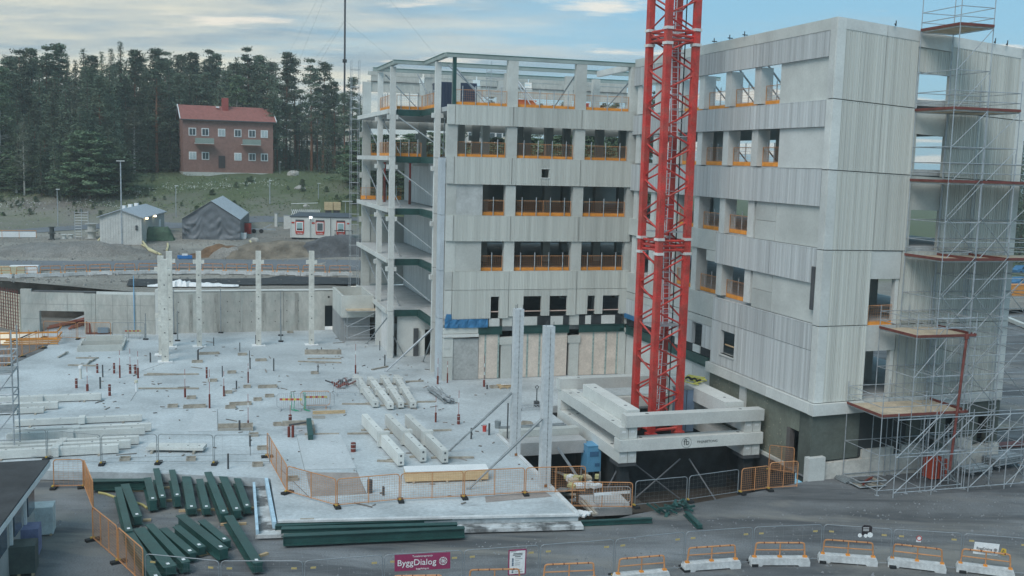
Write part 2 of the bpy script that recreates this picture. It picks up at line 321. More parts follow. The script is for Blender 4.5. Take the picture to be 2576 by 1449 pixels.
for i in range(260):
    u, v = rs.uniform(-27, 3), rs.uniform(-27, 20)
    if v < -16.5 and u < -14 or u > -1.5 and v < -15: continue
    a = rs.uniform(0, pi); s_ = rs.uniform(.05, .3) if i % 9 else rs.uniform(.4, 1.1); b._b(W(u, v, .03), s_, rs.uniform(.03, .1), .04, Vector((cos(a), sin(a), 0)), Vector((-sin(a), cos(a), 0)), UP)
tag(b.build('debris', M('scrap_dark', (.22, .20, .18), .85, .5, .3, 3)), kind='stuff')
# pit floor and walls
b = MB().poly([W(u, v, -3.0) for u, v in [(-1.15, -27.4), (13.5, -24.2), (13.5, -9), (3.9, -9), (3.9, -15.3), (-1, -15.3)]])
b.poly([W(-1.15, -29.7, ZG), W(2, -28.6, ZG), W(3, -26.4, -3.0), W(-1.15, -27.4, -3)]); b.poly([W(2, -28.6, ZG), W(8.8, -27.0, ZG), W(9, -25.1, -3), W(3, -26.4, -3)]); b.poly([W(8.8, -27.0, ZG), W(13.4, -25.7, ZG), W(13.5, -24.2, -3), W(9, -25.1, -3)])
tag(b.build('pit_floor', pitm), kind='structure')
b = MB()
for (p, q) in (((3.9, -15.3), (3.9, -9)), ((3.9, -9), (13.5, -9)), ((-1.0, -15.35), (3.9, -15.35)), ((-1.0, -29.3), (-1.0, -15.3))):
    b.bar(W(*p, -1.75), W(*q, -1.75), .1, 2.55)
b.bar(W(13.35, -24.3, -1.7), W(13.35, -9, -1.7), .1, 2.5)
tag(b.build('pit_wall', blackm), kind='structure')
# terrain behind
def v0(u): return 24.0 if u > -21.3 else 23.95+(-21.3-u)*.68
b = MB(); us = [-150+i*2.4 for i in range(148)]; ts = [0]; 
while ts[-1] < 560: ts.append(ts[-1]+(1.1 if ts[-1] < 36 else 1.8 if ts[-1] < 110 else ts[-1]*.12))
for t_ in ts:
    for u in us:
        uu = u if t_ < 120 else u*(1+(t_-120)/60); vv = v0(u)+t_+(3.0 if u > -4 else 0); p = W(uu, vv); b.v.append((p.x, p.y, zt(p.x, p.y)))
n = len(us)
b.f = [(j*n+i, j*n+i+1, (j+1)*n+i+1, (j+1)*n+i) for j in range(len(ts)-1) for i in range(n-1)]
tag(b.build('terrain', hill, smooth=True), kind='structure')
def sheet(name, m, left, right, dz=.05, nseg=24, kind='structure'):   # strip over the terrain between two picked lines
    b = MB()
    def along(ps, s):
        s *= len(ps)-1; i = min(int(s), len(ps)-2); f = s-i; return ps[i]+(ps[i+1]-ps[i])*f
    A = [TP(p) for p in left]; B = [TP(p) for p in right]
    for i in range(nseg+1):
        a, c = along(A, i/nseg), along(B, i/nseg)
        for k in range(6):
            p = a+(c-a)*(k/5); b.v.append((p.x, p.y, zt(p.x, p.y)+dz))
    b.f = [(i*6+k, i*6+k+1, i*6+k+7, i*6+k+6) for i in range(nseg) for k in range(5)]
    return tag(b.build(name, m, smooth=True), kind=kind)
sheet('site_road', asph, [(-160, 684), (200, 680), (500, 676), (907, 682)], [(-160, 655), (200, 658), (500, 654), (907, 656)])
sheet('access_road', asph, [(-160, 607), (50, 592), (240, 576), (450, 575), (640, 560), (905, 556)], [(-160, 592), (60, 577), (240, 563), (450, 562), (640, 546), (905, 548)], nseg=40)
sheet('footpath', M('path_grey', (.34, .35, .35), .9), [(318, 427), (372, 427)], [(318, 420), (372, 420)], nseg=4)
sheet('membrane_strip', blackm, [(318, 722), (480, 722), (700, 719), (905, 718)], [(325, 705), (480, 706), (700, 700), (905, 702)], .12)
# white fleece lying along the wall top
b = MB(); rs = random.Random(5); A = [(370, 722), (395, 716), (425, 712), (450, 705), (480, 709), (520, 713), (560, 716), (600, 719)]
pts = []
for i in range(43):
    s = i/42*(len(A)-1); k = min(int(s), len(A)-2); f = s-k; px = (A[k][0]+(A[k+1][0]-A[k][0])*f, A[k][1]+(A[k+1][1]-A[k][1])*f)
    c = TP((px[0], 722)); h = max(.08, (722-px[1])*.034)
    for j in range(5):
        e = (j-2)/2; p = c+EV*(e*.55-.1)+EU*rs.uniform(-.08, .08); b.v.append((p.x, p.y, zt(p.x, p.y)+.1+h*(1-e*e)*rs.uniform(.7, 1.2)))
b.f = [(i*5+j, i*5+j+1, i*5+j+6, i*5+j+5) for i in range(42) for j in range(4)]
tag(b.build('white_fleece', white), 'crumpled white fleece heaped along the top of the retaining wall', 'ground cloth')
# ------------------------------------------------------------------ retaining walls
def retwall():
    t = thing('retaining_wall', 'cast concrete retaining wall behind the slim columns, with a doorway near the building', 'retaining wall', W(-12, 23.7))
    m = concW
    u0, u1, d0, d1, zt_, zd = -21.3, -2.9, -6.55, -4.75, 3.75, 2.3
    for k, (a, c) in enumerate(((u0, -17.6), (-17.57, -14.0), (-13.97, -10.3), (-10.27, d0))):
        MB().ub(a, c, 23.45, 23.85, 0, 3.72-.02*k).build('wall_panel', m, t)
    MB().ub(d0, d1, 23.45, 23.85, zd, 3.66).build('lintel', m, t); MB().ub(d1, u1, 23.45, 23.85, 0, 3.66).build('wall_panel', m, t)
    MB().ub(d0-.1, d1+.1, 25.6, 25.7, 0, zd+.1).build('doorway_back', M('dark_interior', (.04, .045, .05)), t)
    MB().ub(u0-.1, u1, 23.4, 23.95, 3.74, 3.82).build('coping', concL, t)
    b = MB()
    for z in (.9, 1.9, 2.8):
        for k in range(14):
            u = u0+.8+k*1.05
            if u < d0-.3: b.tube(W(u, 23.46, z), W(u, 23.435, z), .05, 8)
    b.build('tie_hole', M('hole_dark', (.12, .12, .115)), t)
    b = MB()
    for u in (-18.6, -16.4, -12.2, -9.3): b.ub(u, u+.35, 23.435, 23.45, .1, 3.5)
    b.build('damp_streak', M('damp_concrete', (.34, .34, .31), .9, .25, 1.5, 6, stretch=(1, 1, .2)), t)
    b = MB()
    for u in (-6.2, -5.7): b.tube(W(u, 23.46, 3.1), W(u, 23.43, 3.1), .1, 10)
    b.build('pipe_hole', M('hole_black', (.03, .03, .03)), t)
retwall()
# left wall with the wide opening
P0, P1 = G(T(4, 162, 1060)), G(T(4, 1172, 1075)); dd = (P1-P0); LL = dd.length; dd.normalize(); nn = dd.cross(UP)*-1
t = thing('retaining_wall', 'cast concrete wall on the left with a wide low opening onto a ramp', 'retaining wall', P0)
def wb(a, c, z0, z1, th=.4): 
    q = [P0+dd*a, P0+dd*c, P0+dd*c+nn*th, P0+dd*a+nn*th]; return MB().prism([p+UP*z0 for p in q], UP*(z1-z0))
s = LL/1010; o0, o1 = (300-162)*s, (637-162)*s
wb(0, o0, 0, 3.62).build('wall_panel', concW, t); wb(o0, o1, 1.95, 3.6).build('lintel', concW, t)
wb(o1, 560*s, 0, 3.55).build('wall_panel', concW, t); wb(560*s+.03, LL, 0, 3.5).build('wall_panel', concW, t)
b = wb(0, 80*s, 3.62, 3.85, .25); b.build('upstand', concW, t); wb(570*s, LL, 3.5, 3.72, .2).build('upstand', concL, t)
b = MB(); e = P0+dd*LL; b.prism([e+dd*.02, e+dd*.4, e+dd*.4+nn*2.6, e+dd*.02+nn*2.6], UP*4.0); b.build('return_wall', concL, t)
wb(80*s, 560*s, 3.62, 3.66, .9).build('top_form_board', darks, t)
b = MB()
for z in (1.25, 2.55): b.bar(P0+UP*z-nn*.004, P0+dd*LL+UP*z-nn*.004, .01, .025)
for a in (190*s, 350*s, 530*s, 690*s, 800*s, 900*s): b.bar(P0+dd*a-nn*.004+UP*(.05 if not o0 < a < o1 else 1.97), P0+dd*a-nn*.004+UP*3.5, .03, .01)
b.build('form_joint', M('joint_grey', (.27, .275, .26)), t)
b = MB(); c = P0+dd*(855*s)-nn*.1; b.tube(c+UP*.3, c+UP*5.2, .045); b.build('blue_pipe', M('light_blue_plastic', (.20, .42, .62), .5), t)
tag(MB().poly([P0-dd*12+nn*.3-UP*.02, P0+dd*(LL+4)+nn*.3-UP*.02, P0+dd*(LL+4)+nn*12-UP*.02, P0-dd*12+nn*12-UP*.02]).build('ground', dirt), kind='structure')
ramp = MB().poly([P0+dd*o0+nn*.2+UP*.02, P0+dd*o1+nn*.2+UP*.02, P0+dd*(o1+1)+nn*9+UP*1.2, P0+dd*(o0+3)+nn*9+UP*1.2]).build('ramp', slabm); tag(ramp, kind='structure')
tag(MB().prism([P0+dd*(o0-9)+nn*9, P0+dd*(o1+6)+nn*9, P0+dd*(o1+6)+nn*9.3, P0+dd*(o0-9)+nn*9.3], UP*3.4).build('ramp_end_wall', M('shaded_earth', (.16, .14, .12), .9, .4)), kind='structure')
for k, (a, c) in enumerate(((o0+.25, o0+2.9), (o1-1.7, o1-.2))):
    tt = thing('pipe_bundle', ('bundle of red brown pipes lying in the left of the wall opening', 'red brown pipes lying in the right corner of the wall opening')[k], 'pipes', P0+dd*a)
    for j in range(5): MB().tube(P0+dd*(a+j*.12)+nn*(1+.2*j)+UP*(.25+.12*(j % 2)), P0+dd*(c)+nn*(3.4+.2*j)+UP*(.7+.12*(j % 2)), .1, 8).build('pipe', M('salmon_pipe', (.42, .13, .09), .6), tt)
# formwork with rebar at far left
t = thing('rebar_formwork', 'pale formwork wall with dark rebar grid left of the concrete walls', 'formwork', G(T(4, 80, 1040)))
c0 = G(T(4, -30, 1010)); c1 = G(T(4, 160, 1055)); d1 = (c1-c0).normalized()
b = MB(); b.bar(c0+UP*1.65, c1+UP*1.65, .12, 3.3); b.build('form_panel', M('form_cream', (.52, .48, .38), .8, .2), t)
n1 = d1.cross(UP)
if n1.y > 0: n1 = -n1
b = MB(); k = 0
while k < (c1-c0).length: b.tube(c0+d1*k+n1*.1, c0+d1*k+n1*.1+UP*3.7, .03, 4); k += .42
for z in [j*.3+.2 for j in range(12)]: b.tube(c0+n1*.12+UP*z, c1+n1*.12+UP*z, .02, 4)
b.build('rebar_grid', pipeR, t)
# ------------------------------------------------------------------ the concrete building
BLD = thing('office_building', 'unfinished precast concrete office building of ribbed panels with open window holes, behind the red crane', 'building', W(6, 5))
LV = [0, 3.85, 8.0, 12.06, 16.2, 19.88]
KC = [(0, .55), (3.6, .3), (7.7, .08), (11.7, -.1), (15.9, -.4), (19.5, -.7), (23.6, -1.0), (30, -1.0)]
def zc(u, z):
    for (a, p), (b_, q) in zip(KC, KC[1:]):
        if z <= b_: return z+(p+(q-p)*max(0, (z-a)/(b_-a)))*(u-13.5)/12
    return z-(u-13.5)/12
FA = lambda a, z, d=0: W(a, -d, z)
FB = lambda a, z, d=0: W(13.56-d, a, z)
FC = lambda a, z, d=0: W(a, -25.5-d, zc(a, z))
def slabp(b, F, a0, a1, z0, z1, d0, d1):       # plain box on a facade, from depth d0 (outside) to d1 (inside, negative)
    lo = [F(a0, z0, d0), F(a1, z0, d0), F(a1, z0, d1), F(a0, z0, d1)]; hi = [F(a0, z1, d0), F(a1, z1, d0), F(a1, z1, d1), F(a0, z1, d1)]
    return b.hexa(lo, hi)
def ribbed(F, a0, a1, z0, z1, d, name='wall_panel', m=None, pitch=.125, dep=.022, th=.22, rnd=0, edge=.05, seed=1, parent=None):
    rs = random.Random(seed); b = MB(); prof = [(a0, d), (a0+edge, d)]; a = a0+edge
    while a < a1-edge-.02:
        wd = pitch*(1+rs.uniform(-rnd, rnd)) if rnd else pitch; e = min(a+wd, a1-edge); g = wd*.28; dd_ = dep*(1+rs.uniform(-.5, .6)*min(1, rnd*2))
        if e-a > .03: prof += [(a+g*.35, d-dd_), (a+g, d-dd_), (a+g*1.35, d), (e, d)]
        a = e
    prof.append((a1, d)); n = len(prof)
    ins = .035
    b.v = [tuple(F(p, z0, q)) for p, q in prof]+[tuple(F(p, z1-ins, q)) for p, q in prof]
    b.f = [(i, i+1, n+i+1, n+i) for i in range(n-1)]
    slabp(b, F, a0, a1, z0, z1, d-.03, d-th)
    slabp(b, F, a0, a1, z1-ins, z1, d, d-.03)
    return b.build(name, m or ribA, parent or BLD)
def plain(F, a0, a1, z0, z1, d, th=.25, name='wall_panel', m=None, parent=None):
    return slabp(MB(), F, a0, a1, z0, z1, d, d-th).build(name, m or conc, parent or BLD)
def col(u0, u1, v0_, v1, z0, z1, name='column', m=None): return MB().ub(u0, u1, v0_, v1, z0, z1).build(name, m or conc, BLD)
# --- facade A (towards the crane)
AJ = [-.2, 4.08, 9.38, 13.56]
for (z0, z1) in ((18.5, 19.9), (14.3, 16.25), (10.2, 12.05)):
    for k in range(3):
        hole = k == 1 and z0 == 14.3
        if hole:
            for (a, c, p, q) in ((4.1, 6.35, z0, z1), (6.93, 9.36, z0, z1), (6.36, 6.92, z0, 14.88), (6.36, 6.92, 15.5, z1)): ribbed(FA, a, c, p, q, .12, seed=k, edge=.01)
            plain(FA, 6.30, 6.98, 15.5, 15.56, .15, .1, 'window_frame', concL); plain(FA, 6.30, 6.98, 14.82, 14.88, .15, .1, 'window_frame', concL)
        else: ribbed(FA, AJ[k]+.02, AJ[k+1]-.02, z0, z1, .12, seed=k)
    plain(FA, -.74, -.22, z0+.02, z1, .10, .3, 'corner_pilaster', conc)
for k in range(2): ribbed(FA, AJ[k]+.02, AJ[k+1]-.02, 6.66, 8.0, .12, seed=k)
ribbed(FA, 9.4, 12.86, 6.66, 8.0, .12, seed=4); ribbed(FA, 12.89, 13.56, 6.66, 8.0, .12, seed=5)
def holed(F, a0, a1, z0, z1, holes, d, **k):    # holes: (a, c, zb, zt)
    x = a0
    for (a, c, zb, zt_) in holes:
        ribbed(F, x, a, z0, z1, d, edge=.005, **k); 
        if zb > z0+.02: ribbed(F, a+.004, c-.004, z0, zb, d, edge=.005, **k)
        if zt_ < z1-.02: ribbed(F, a+.004, c-.004, zt_, z1, d, edge=.005, **k)
        x = c
    ribbed(F, x, a1, z0, z1, d, edge=.005, **k)
holed(FA, -.18, 4.06, 4.53, 6.63, [(2.72, 3.37, 4.5, 6.14)], .12)
holed(FA, 4.1, 9.36, 4.66, 6.63, [(5.23, 6.63, 4.60, 6.14), (7.28, 8.67, 4.60, 6.14)], .12)
holed(FA, 9.4, 13.56, 4.72, 6.63, [(10.29, 10.91, 4.66, 6.12), (11.52, 12.88, 4.60, 6.12)], .12)
plain(FA, -.74, -.22, 4.6, 6.63, .10, .3, 'corner_pilaster', conc); plain(FA, -.74, -.22, 6.68, 8.0, .10, .3, 'corner_pilaster', conc)
for (a, c) in ((2.72, 3.37), (5.23, 6.63), (7.28, 8.67), (10.29, 10.91), (11.52, 12.88)):
    plain(FA, a, c, 4.98, 5.05, .02, .06, 'window_rail', M('pale_rail', (.55, .42, .36), .7))
# white blocks and black membrane under the tall panels
for (a, c) in ((4.5, 9.0), (9.75, 13.4)): plain(FA, a, c, 3.9, 4.62, .0, .15, 'membrane', blackm)
for (a, c) in ((5.3, 6.36), (7.43, 8.4), (10.2, 10.65), (11.5, 12.6)): plain(FA, a, c, 3.95, 4.6, .06, .2, 'sill_block', concL)
plain(FA, 2.65, 3.45, 3.93, 4.5, .05, .15, 'sill_block', concL)
for (a, c, z0, z1) in ((1.85, 3.66, 3.33, 3.93), (5.1, 8.92, 3.33, 3.93), (9.72, 13.4, 3.33, 3.9)):
    b = MB(); slabp(b, FA, a, c, z0, z0+.05, .12, -.2); slabp(b, FA, a, c, z1-.05, z1, .12, -.2); slabp(b, FA, a, c, z0, z1, .06, .0); b.build('steel_beam', greenS, BLD)
# ground storey
plain(FA, -.79, -.05, .0, 1.72, .1, .4, 'corner_pilaster'); plain(FA, -.79, -.05, 1.75, 3.15, .1, .4, 'corner_pilaster'); plain(FA, -.79, 1.85, 3.2, 3.42, .2, .5, 'lintel', concL); plain(FA, -.79, 1.83, 3.45, 3.86, .08, .3, 'wall_panel')
plain(FA, -.04, 1.9, .02, 3.05, .02, .3, 'wall_panel', M('rough_grey_concrete', (.37, .385, .375), .9, .12, 1.5, 6)); plain(FA, -.75, -.3, 2.35, 2.95, .13, .04, 'box_frame', concL)
for (a, c, ss_) in ((1.93, 3.48, (2.35, 3.36)), (5.12, 8.8, (5.6, 6.55, 7.6)), (9.77, 13.0, (10.85, 11.9, 12.8))):
    plain(FA, a, c, .03, 3.32, .0, .12, 'insulation_panel', cream)
    for s_ in ss_: plain(FA, s_, s_+.13, .03, 3.3, .02, .015, 'tape_strip', gtape)
plain(FA, 13.0, 13.56, 0, 3.6, .06, .3, 'wall_panel', conc)
for (a, c) in ((3.5, 4.42), (8.86, 9.72)):
    plain(FA, a+.12, c, 0, 2.85, .10, .4, 'column_foot'); plain(FA, a, c+.1, 2.55, 3.1, .14, .4, 'corbel')
for (a, c) in ((3.69, 4.45), (8.9, 9.7), (13.2, 13.9)):
    for k, (z0, z1) in enumerate(((0.02, 3.3), (3.9, 10.2), (10.25, 14.25), (14.3, 18.45), (18.5, 23.19))): 
        if k: col(a, c, .0 if k < 4 else .05, .55, z0, z1)
col(-.04+.02, .06, .0, .5, 4, 8); col(-.75, .02, .04, .6, 8.0, 10.2); col(-.75, .02, .04, .6, 12.05, 14.3); col(-.75, .02, .04, .6, 16.2, 18.5)
plain(FA, .0, 1.97, 12.06, 14.3, -.04, .2, 'wall_panel', M('patched_panel', (.42, .44, .43), .88, .14, .9, 6)); plain(FA, .0, 1.95, 8.02, 10.2, -.04, .2, 'wall_panel', conc)
col(.0-.35, .0-.12, .1, .4, 19.9, 23.2, 'steel_column', greenS)
# corner pilaster running full height beside the open bay
for (z0, z1) in ((0, 4.55), (4.58, 8.02), (8.05, 12.05), (12.08, 16.15)): MB().ub(-1.1, -.8, .1, 1.2, z0, z1).build('edge_pilaster', M('bluish_concrete', (.44, .49, .52), .85, .1), BLD)
# --- floor slabs (with their dark undersides) and inner columns
und = M('slab_edge_concrete', (.46, .48, .48), .85, .12, 1, 6)
for k, z in enumerate(LV[1:]):
    zt_ = z-.06
    poly = [(-.45, .45), (-.45, 9.7), (-2.95, 9.7), (-3.05, 26.3), (25.1, 26.3), (25.1, -25.1), (13.95, -25.1), (13.95, .45)]
    if k == 0: poly = [(-.45, .6), (-.45, 9.7), (-2.95, 9.7), (-3.05, 26.3), (25.1, 26.3), (25.1, -25.1), (13.95, -25.1), (13.95, .6)]
    MB().prism([W(u, v, zt_-.32) for u, v in poly], UP*.32).build('floor_slab', und, BLD)
    # green edge beams of the recessed bay
    b = MB(); b.ub(-2.6, -.5, 9.5, 9.68, zt_-.42, zt_+.04); b.ub(-2.6, -.5, 9.42, 9.68, zt_-.46, zt_-.42); b.ub(-.68, -.47, 3.6, 9.45, zt_-.42, zt_+.04); b.ub(-.82, -.68, 3.6, 9.45, zt_-.46, zt_-.40)
    b.build('edge_beam', greenS, BLD)
    b = MB(); b.ub(-3.25, -3.07, 9.9, 26.4, zt_-.3, zt_+.05); b.build('slab_edge', concL, BLD)
    if k < 4:
        b = MB()
        for v in (7.5, 15.5): b.ub(0, 25, v-.25, v+.25, zt_-.75, zt_-.33)
        b.ub(16, 16.5, -25, 0, zt_-.75, zt_-.33); b.build('floor_beam', conc, BLD)
for u in (4.1, 9.4, 13.8, 19.2, 24.6):
    for v in (7.5, 15.5): 
        for z0, z1 in ((0.02, 3.4), (3.8, 7.6), (8, 11.6), (12.05, 15.7), (16.2, 19.45)): col(u-.3, u+.3, v-.3, v+.3, z0, z1, 'inner_column')
for v in (-21, -17.5, -10.5, -4): 
    for z0, z1 in ((3.8, 7.6), (8, 11.6), (12.05, 15.7), (16.2, 19.45)): col(19.5, 20.1, v-.3, v+.3, z0, z1, 'inner_column')
for (u, v, h) in ((1.7, 7.6, 22.9), (5.9, 7.6, 22.9), (11.0, 7.6, 22.9), (1.2, 15.7, 22.9), (7.6, 15.5, 22.9), (13.9, 9, 22.9)): col(u-.28, u+.28, v-.28, v+.28, 19.9, h, 'inner_column')
# --- recessed bay: side wall, front wall, rear columns
for k, (z0, z1) in enumerate(((0, 3.45), (3.86, 7.55), (8.0, 11.65), (12.06, 15.75))):
    FS = lambda a, z, d=0: W(1.25-d, a, z)
    ribbed(FS, 11.0, 26.0, z0, z1, 0, 'side_wall_panel', ribW, .22, .035, .2)
    plain(FS, .7, 10.95, z0, z1, 0, .2, 'side_wall_panel', cream if k < 3 else ribW)
    if k: plain(FS, 6.5, 6.7, z0, z1, .02, .02, 'tape_strip', gtape)
FL = lambda a, z, d=0: W(-2.75-d, a, z)
ribbed(FL, 9.9, 22.5, 0, 3.4, 0, 'side_wall_panel', ribW, .22, .035, .2)
# front wall of the ground storey of the bay with its doorway
FW = lambda a, z, d=0: W(a, 9.75-d, z)
plain(FW, -2.3, -.05, 0, 3.3, 0, .25, 'wall_panel', concL); plain(FW, -.05, 1.3, 2.15, 3.3, 0, .25, 'lintel', concL); plain(FW, -.2, -.03, 0, 2.15, .04, .3, 'door_jamb', concL)
plain(FW, -1.0, -.6, 0, 2.3, .22, .1, 'steel_plate', darks); plain(FW, .55, .85, 2.6, 2.68, .02, .05, 'slot', darks)
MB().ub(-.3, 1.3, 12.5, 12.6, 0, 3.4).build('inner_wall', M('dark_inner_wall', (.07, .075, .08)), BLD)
# precast frame columns of the bay with corbels
for (u, v, zb) in ((-.72, 3.35, 0), (-3.0, 9.2, 0), (-2.95, 15.3, 0), ):
    for k, (z0, z1) in enumerate(((0, 3.8), (3.83, 7.95), (7.98, 12.0), (12.03, 16.1), (16.13, 23.1))):
        col(u-.21, u+.21, v-.2, v+.2, z0, z1, 'frame_column', concL)
    for z in (7.4, 11.4, 15.5, 19.4):
        col(u-.42, u-.22, v-.19, v+.19, z-.35, z, 'corbel', concL); col(u+.22, u+.42, v-.19, v+.19, z-.35, z, 'corbel', concL)
# rear facade (seen through the openings and beside the bay)
FR = lambda a, z, d=0: W(a, 26.7-d, z)
RU = [-2.3, 3.1, 8.4, 13.7, 19.2, 24.6]
for k, u in enumerate(RU): 
    for z0, z1 in ((0, 4), (4.02, 8), (8.02, 12), (12.02, 16.1), (16.12, 20), (20.02, 23.1)): plain(FR, u-.38, u+.38, z0, z1, .1, .5, 'rear_column')
    for z in (14.6, 18.4, 10.4): plain(FR, u-.7, u-.4, z-.5, z, .1, .3, 'corbel')
for k in range(5):
    a, c = RU[k]+.4, RU[k+1]-.4
    plain(FR, a, c, 22.2, 23.15, .0, .2, 'spandrel_panel', concW); plain(FR, a-.4, c+.4, 23.15, 23.2, .12, .1, 'dark_ledge', darks); plain(FR, a, c, 23.2, 23.75, -.05, .2, 'spandrel_panel', concW); 
    plain(FR, a-.3, c+.3, 23.78, 24.1, .0, .2, 'parapet_panel', concW)
    plain(FR, a, c, 18.75, 20.0, .0, .2, 'spandrel_panel'); plain(FR, a, c, 14.8, 16.2, .0, .2, 'spandrel_panel'); plain(FR, a, c, 10.6, 12.05, 0, .2, 'spandrel_panel')
    if k == 0: plain(FR, a, c, 4.0, 10.4, .0, .2, 'wall_panel')
    else: plain(FR, a, c, 5.2, 8.3, 0, .2, 'wall_panel'); plain(FR, a, c, 0, 4, 0, .2, 'wall_panel'); plain(FR, a, c, 12.1, 14.75, 0, .2, 'wall_panel')  # highest panel added to keep its storey dark; lower gap left to light floors
# roof steel of the top storey
b = []
def beam(p, q, name='roof_beam', m=roofS, h=.26, wd=.34): return MB().bar(p, q, wd, h).build(name, m, BLD)
for p, q in (((-.9, .2), (13.5, .2)), ((-3.3, 7.6), (13.9, 7.6)), ((-3.6, 15.3), (14.5, 15.3)), ((-.8, .3), (-.75, 7.5)), ((-3.0, 7.7), (-3.1, 15.2)), ((14.8, 7.6), (24.5, 7.6)), ((14.8, 15.3), (24.5, 15.3))):
    beam(W(*p, 23.32), W(*q, 23.32)); MB().bar(W(*p, 23.47), W(*q, 23.47), .42, .03).build('deck_strip', M('pale_green_edge', (.05, .17, .13), .6), BLD)
beam(W(13.3, .4, 23.2), W(13.5, 7.4, 23.2), 'cross_beam', concL, .45, .35)
# --- facade B (wing towards the crane)
BJ = [0, -3.5, -6.9, -10.4, -13.87, -17.3, -25.0]
rb = dict(m=ribB, pitch=.1, rnd=.7, dep=.03, th=.25)
for k in range(6):
    c, a = BJ[k]-.015, BJ[k+1]+.015
    ribbed(FB, a, c, 21.8, 23.1, .12, seed=k+20, **rb)
    plain(FB, a, c, 23.13, 23.72, .10, .3, 'parapet_panel', conc)
    ribbed(FB, a, c, 18.22, 19.6, .12, seed=k+30, **rb)
for k, (c, a) in enumerate(((0, -6.9), (-6.9, -13.87), (-13.87, -25.0))): ribbed(FB, a+.015, c-.015, 14.08, 16.02, .12, seed=k+40, **rb)
for k, (c, a) in enumerate(((-13.87, -20.3), (-20.3, -25.0))): ribbed(FB, a+.015, c-.015, 10.0, 11.87, .12, seed=k+50, **rb)
for k, (c, a) in enumerate(((0, -5), (-5, -10.0), (-10.0, -13.87))):
    plain(FB, a+.015, c-.015, 10.75, 12.0, .12, .25, 'wall_panel', conc); plain(FB, a+.015, c-.015, 6.45, 7.9, .12, .25, 'wall_panel', conc)
    plain(FB, a+.02, c-.02, 5.9, 6.4, .12, .25, 'wall_panel', conc)
plain(FB, -13.87+.015, -12.7, 10.05, 10.73, .12, .25, 'wall_panel', conc)
for k, (c, a) in enumerate(((-13.87, -17.3), (-17.3, -21.2), (-21.2, -25.0))): ribbed(FB, a+.015, c-.015, 6.42, 7.82, .12, seed=k+60, **rb)
holed(FB, -17.285, -13.885, 3.68, 6.39, [(-16.85, -15.1, 4.45, 5.92)], .12, seed=3, **rb)
ribbed(FB, -25.0+.015, -17.315, 3.68, 6.39, .12, seed=71, **rb)
plain(FB, -16.9, -15.05, 4.35, 4.45, .17, .4, 'window_sill', concL); plain(FB, -16.8, -15.12, 4.95, 5.03, -.2, .05, 'window_rail', wood)
holed(FB, -13.85, -9.0, 4.4, 5.88, [(-12.6, -11.2, 4.4, 5.85)], .12, seed=9, **rb)
for (c, a) in ((-8.98, -4.5), (-4.48, 0)): ribbed(FB, a, c, 4.4, 5.88, .12, seed=12, **rb)
plain(FB, -13.8, -.1, 3.85, 4.38, .0, .15, 'membrane', blackm); 
for (c, a) in ((-2, -3), (-5.2, -6.4), (-8.6, -9.8), (-11.3, -12.3)): plain(FB, a, c, 3.88, 4.38, .07, .2, 'sill_block', concL)
plain(FB, -3.4, -.02, 4.4, 4.75, .2, .03, 'blue_sheet', bluet)
for (c, a) in ((-.1, -6.8), (-6.9, -13.55)):
    b = MB(); slabp(b, FB, a, c, 3.18, 3.24, .12, -.2); slabp(b, FB, a, c, 3.76, 3.82, .12, -.2); slabp(b, FB, a, c, 3.18, 3.82, .05, 0); b.build('steel_beam', greenS, BLD)
for k, (c, a) in enumerate(((0, -2.2), (-2.24, -4.4), (-4.44, -6.8), (-6.84, -9), (-9.04, -11.2), (-11.24, -13.6))): plain(FB, a, c, -3, 3.16, -.05, .2, 'wall_panel', concL)
for k, (c, a) in enumerate(((-13.62, -17.0), (-17.03, -21), (-21.03, -25.3))): plain(FB, a, c, 3.05, 3.64, .3, .55, 'ledge', concL)
plain(FB, -17.6, -13.65, -3.0, 3.04, -.05, .25, 'sheathing_panel', sheath); plain(FB, -18.35, -17.62, -3, 3.04, .04, .35, 'column_foot', concL)
plain(FB, -22.95, -18.37, -3.0, 3.04, -.05, .25, 'sheathing_panel', sheath); plain(FB, -25.45, -24.1, -.9, 3.04, -.05, .25, 'sheathing_panel', tarpg)
plain(FB, -24.08, -22.97, 1.75, 3.04, -.05, .25, 'sheathing_panel', sheath); plain(FB, -23.3, -22.97, -.8, 1.74, .0, .3, 'door_leaf', M('dark_door', (.12, .11, .105)))
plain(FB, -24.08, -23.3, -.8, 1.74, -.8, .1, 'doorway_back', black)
plain(FB, -22.9, -18.4, -1.2, -.3, .12, .3, 'plinth', conc)
b = MB()
rs = random.Random(4)
for i in range(90):
    a, z = rs.uniform(-22.6, -14), rs.uniform(-.2, 2.9)
    if not -18.4 < a < -17.6: slabp(b, FB, a, a+.05, z, z+.05, -.035, -.06)
b.build('insulation_plug', M('plug_tan', (.38, .35, .27)), BLD)
for (c, z0, z1) in ((-.1, 8, 0), ):
    pass
for v in (-.4, -3.5, -6.9, -10.35, -13.85, -17.35):
    for z0, z1 in ((8.0 if v < -13 else 7.9, 10.7 if v > -13 else 10.0), (11.9, 14.05), (16.1, 18.2), (19.7, 21.78)):
        MB().ub(13.6, 14.4, v-.7, v, z0, z1).build('column', concL, BLD)
plain(FB, -24.95, -20.2, 19.62, 21.78, -.04, .2, 'infill_panel', conc); plain(FB, -24.95, -20.4, 16.05, 18.2, -.04, .2, 'infill_panel', concL)
for (z0, z1) in ((11.9, 14.05), (7.86, 9.98)):
    plain(FB, -24.95, -20.52, z0, z1, -.04, .2, 'infill_panel', conc); plain(FB, -20.49, -18.3, z0+1.1, z1, -.04, .2, 'infill_panel', conc); plain(FB, -20.49, -18.3, z0, z0+1.08, -.04, .2, 'infill_panel', conc)
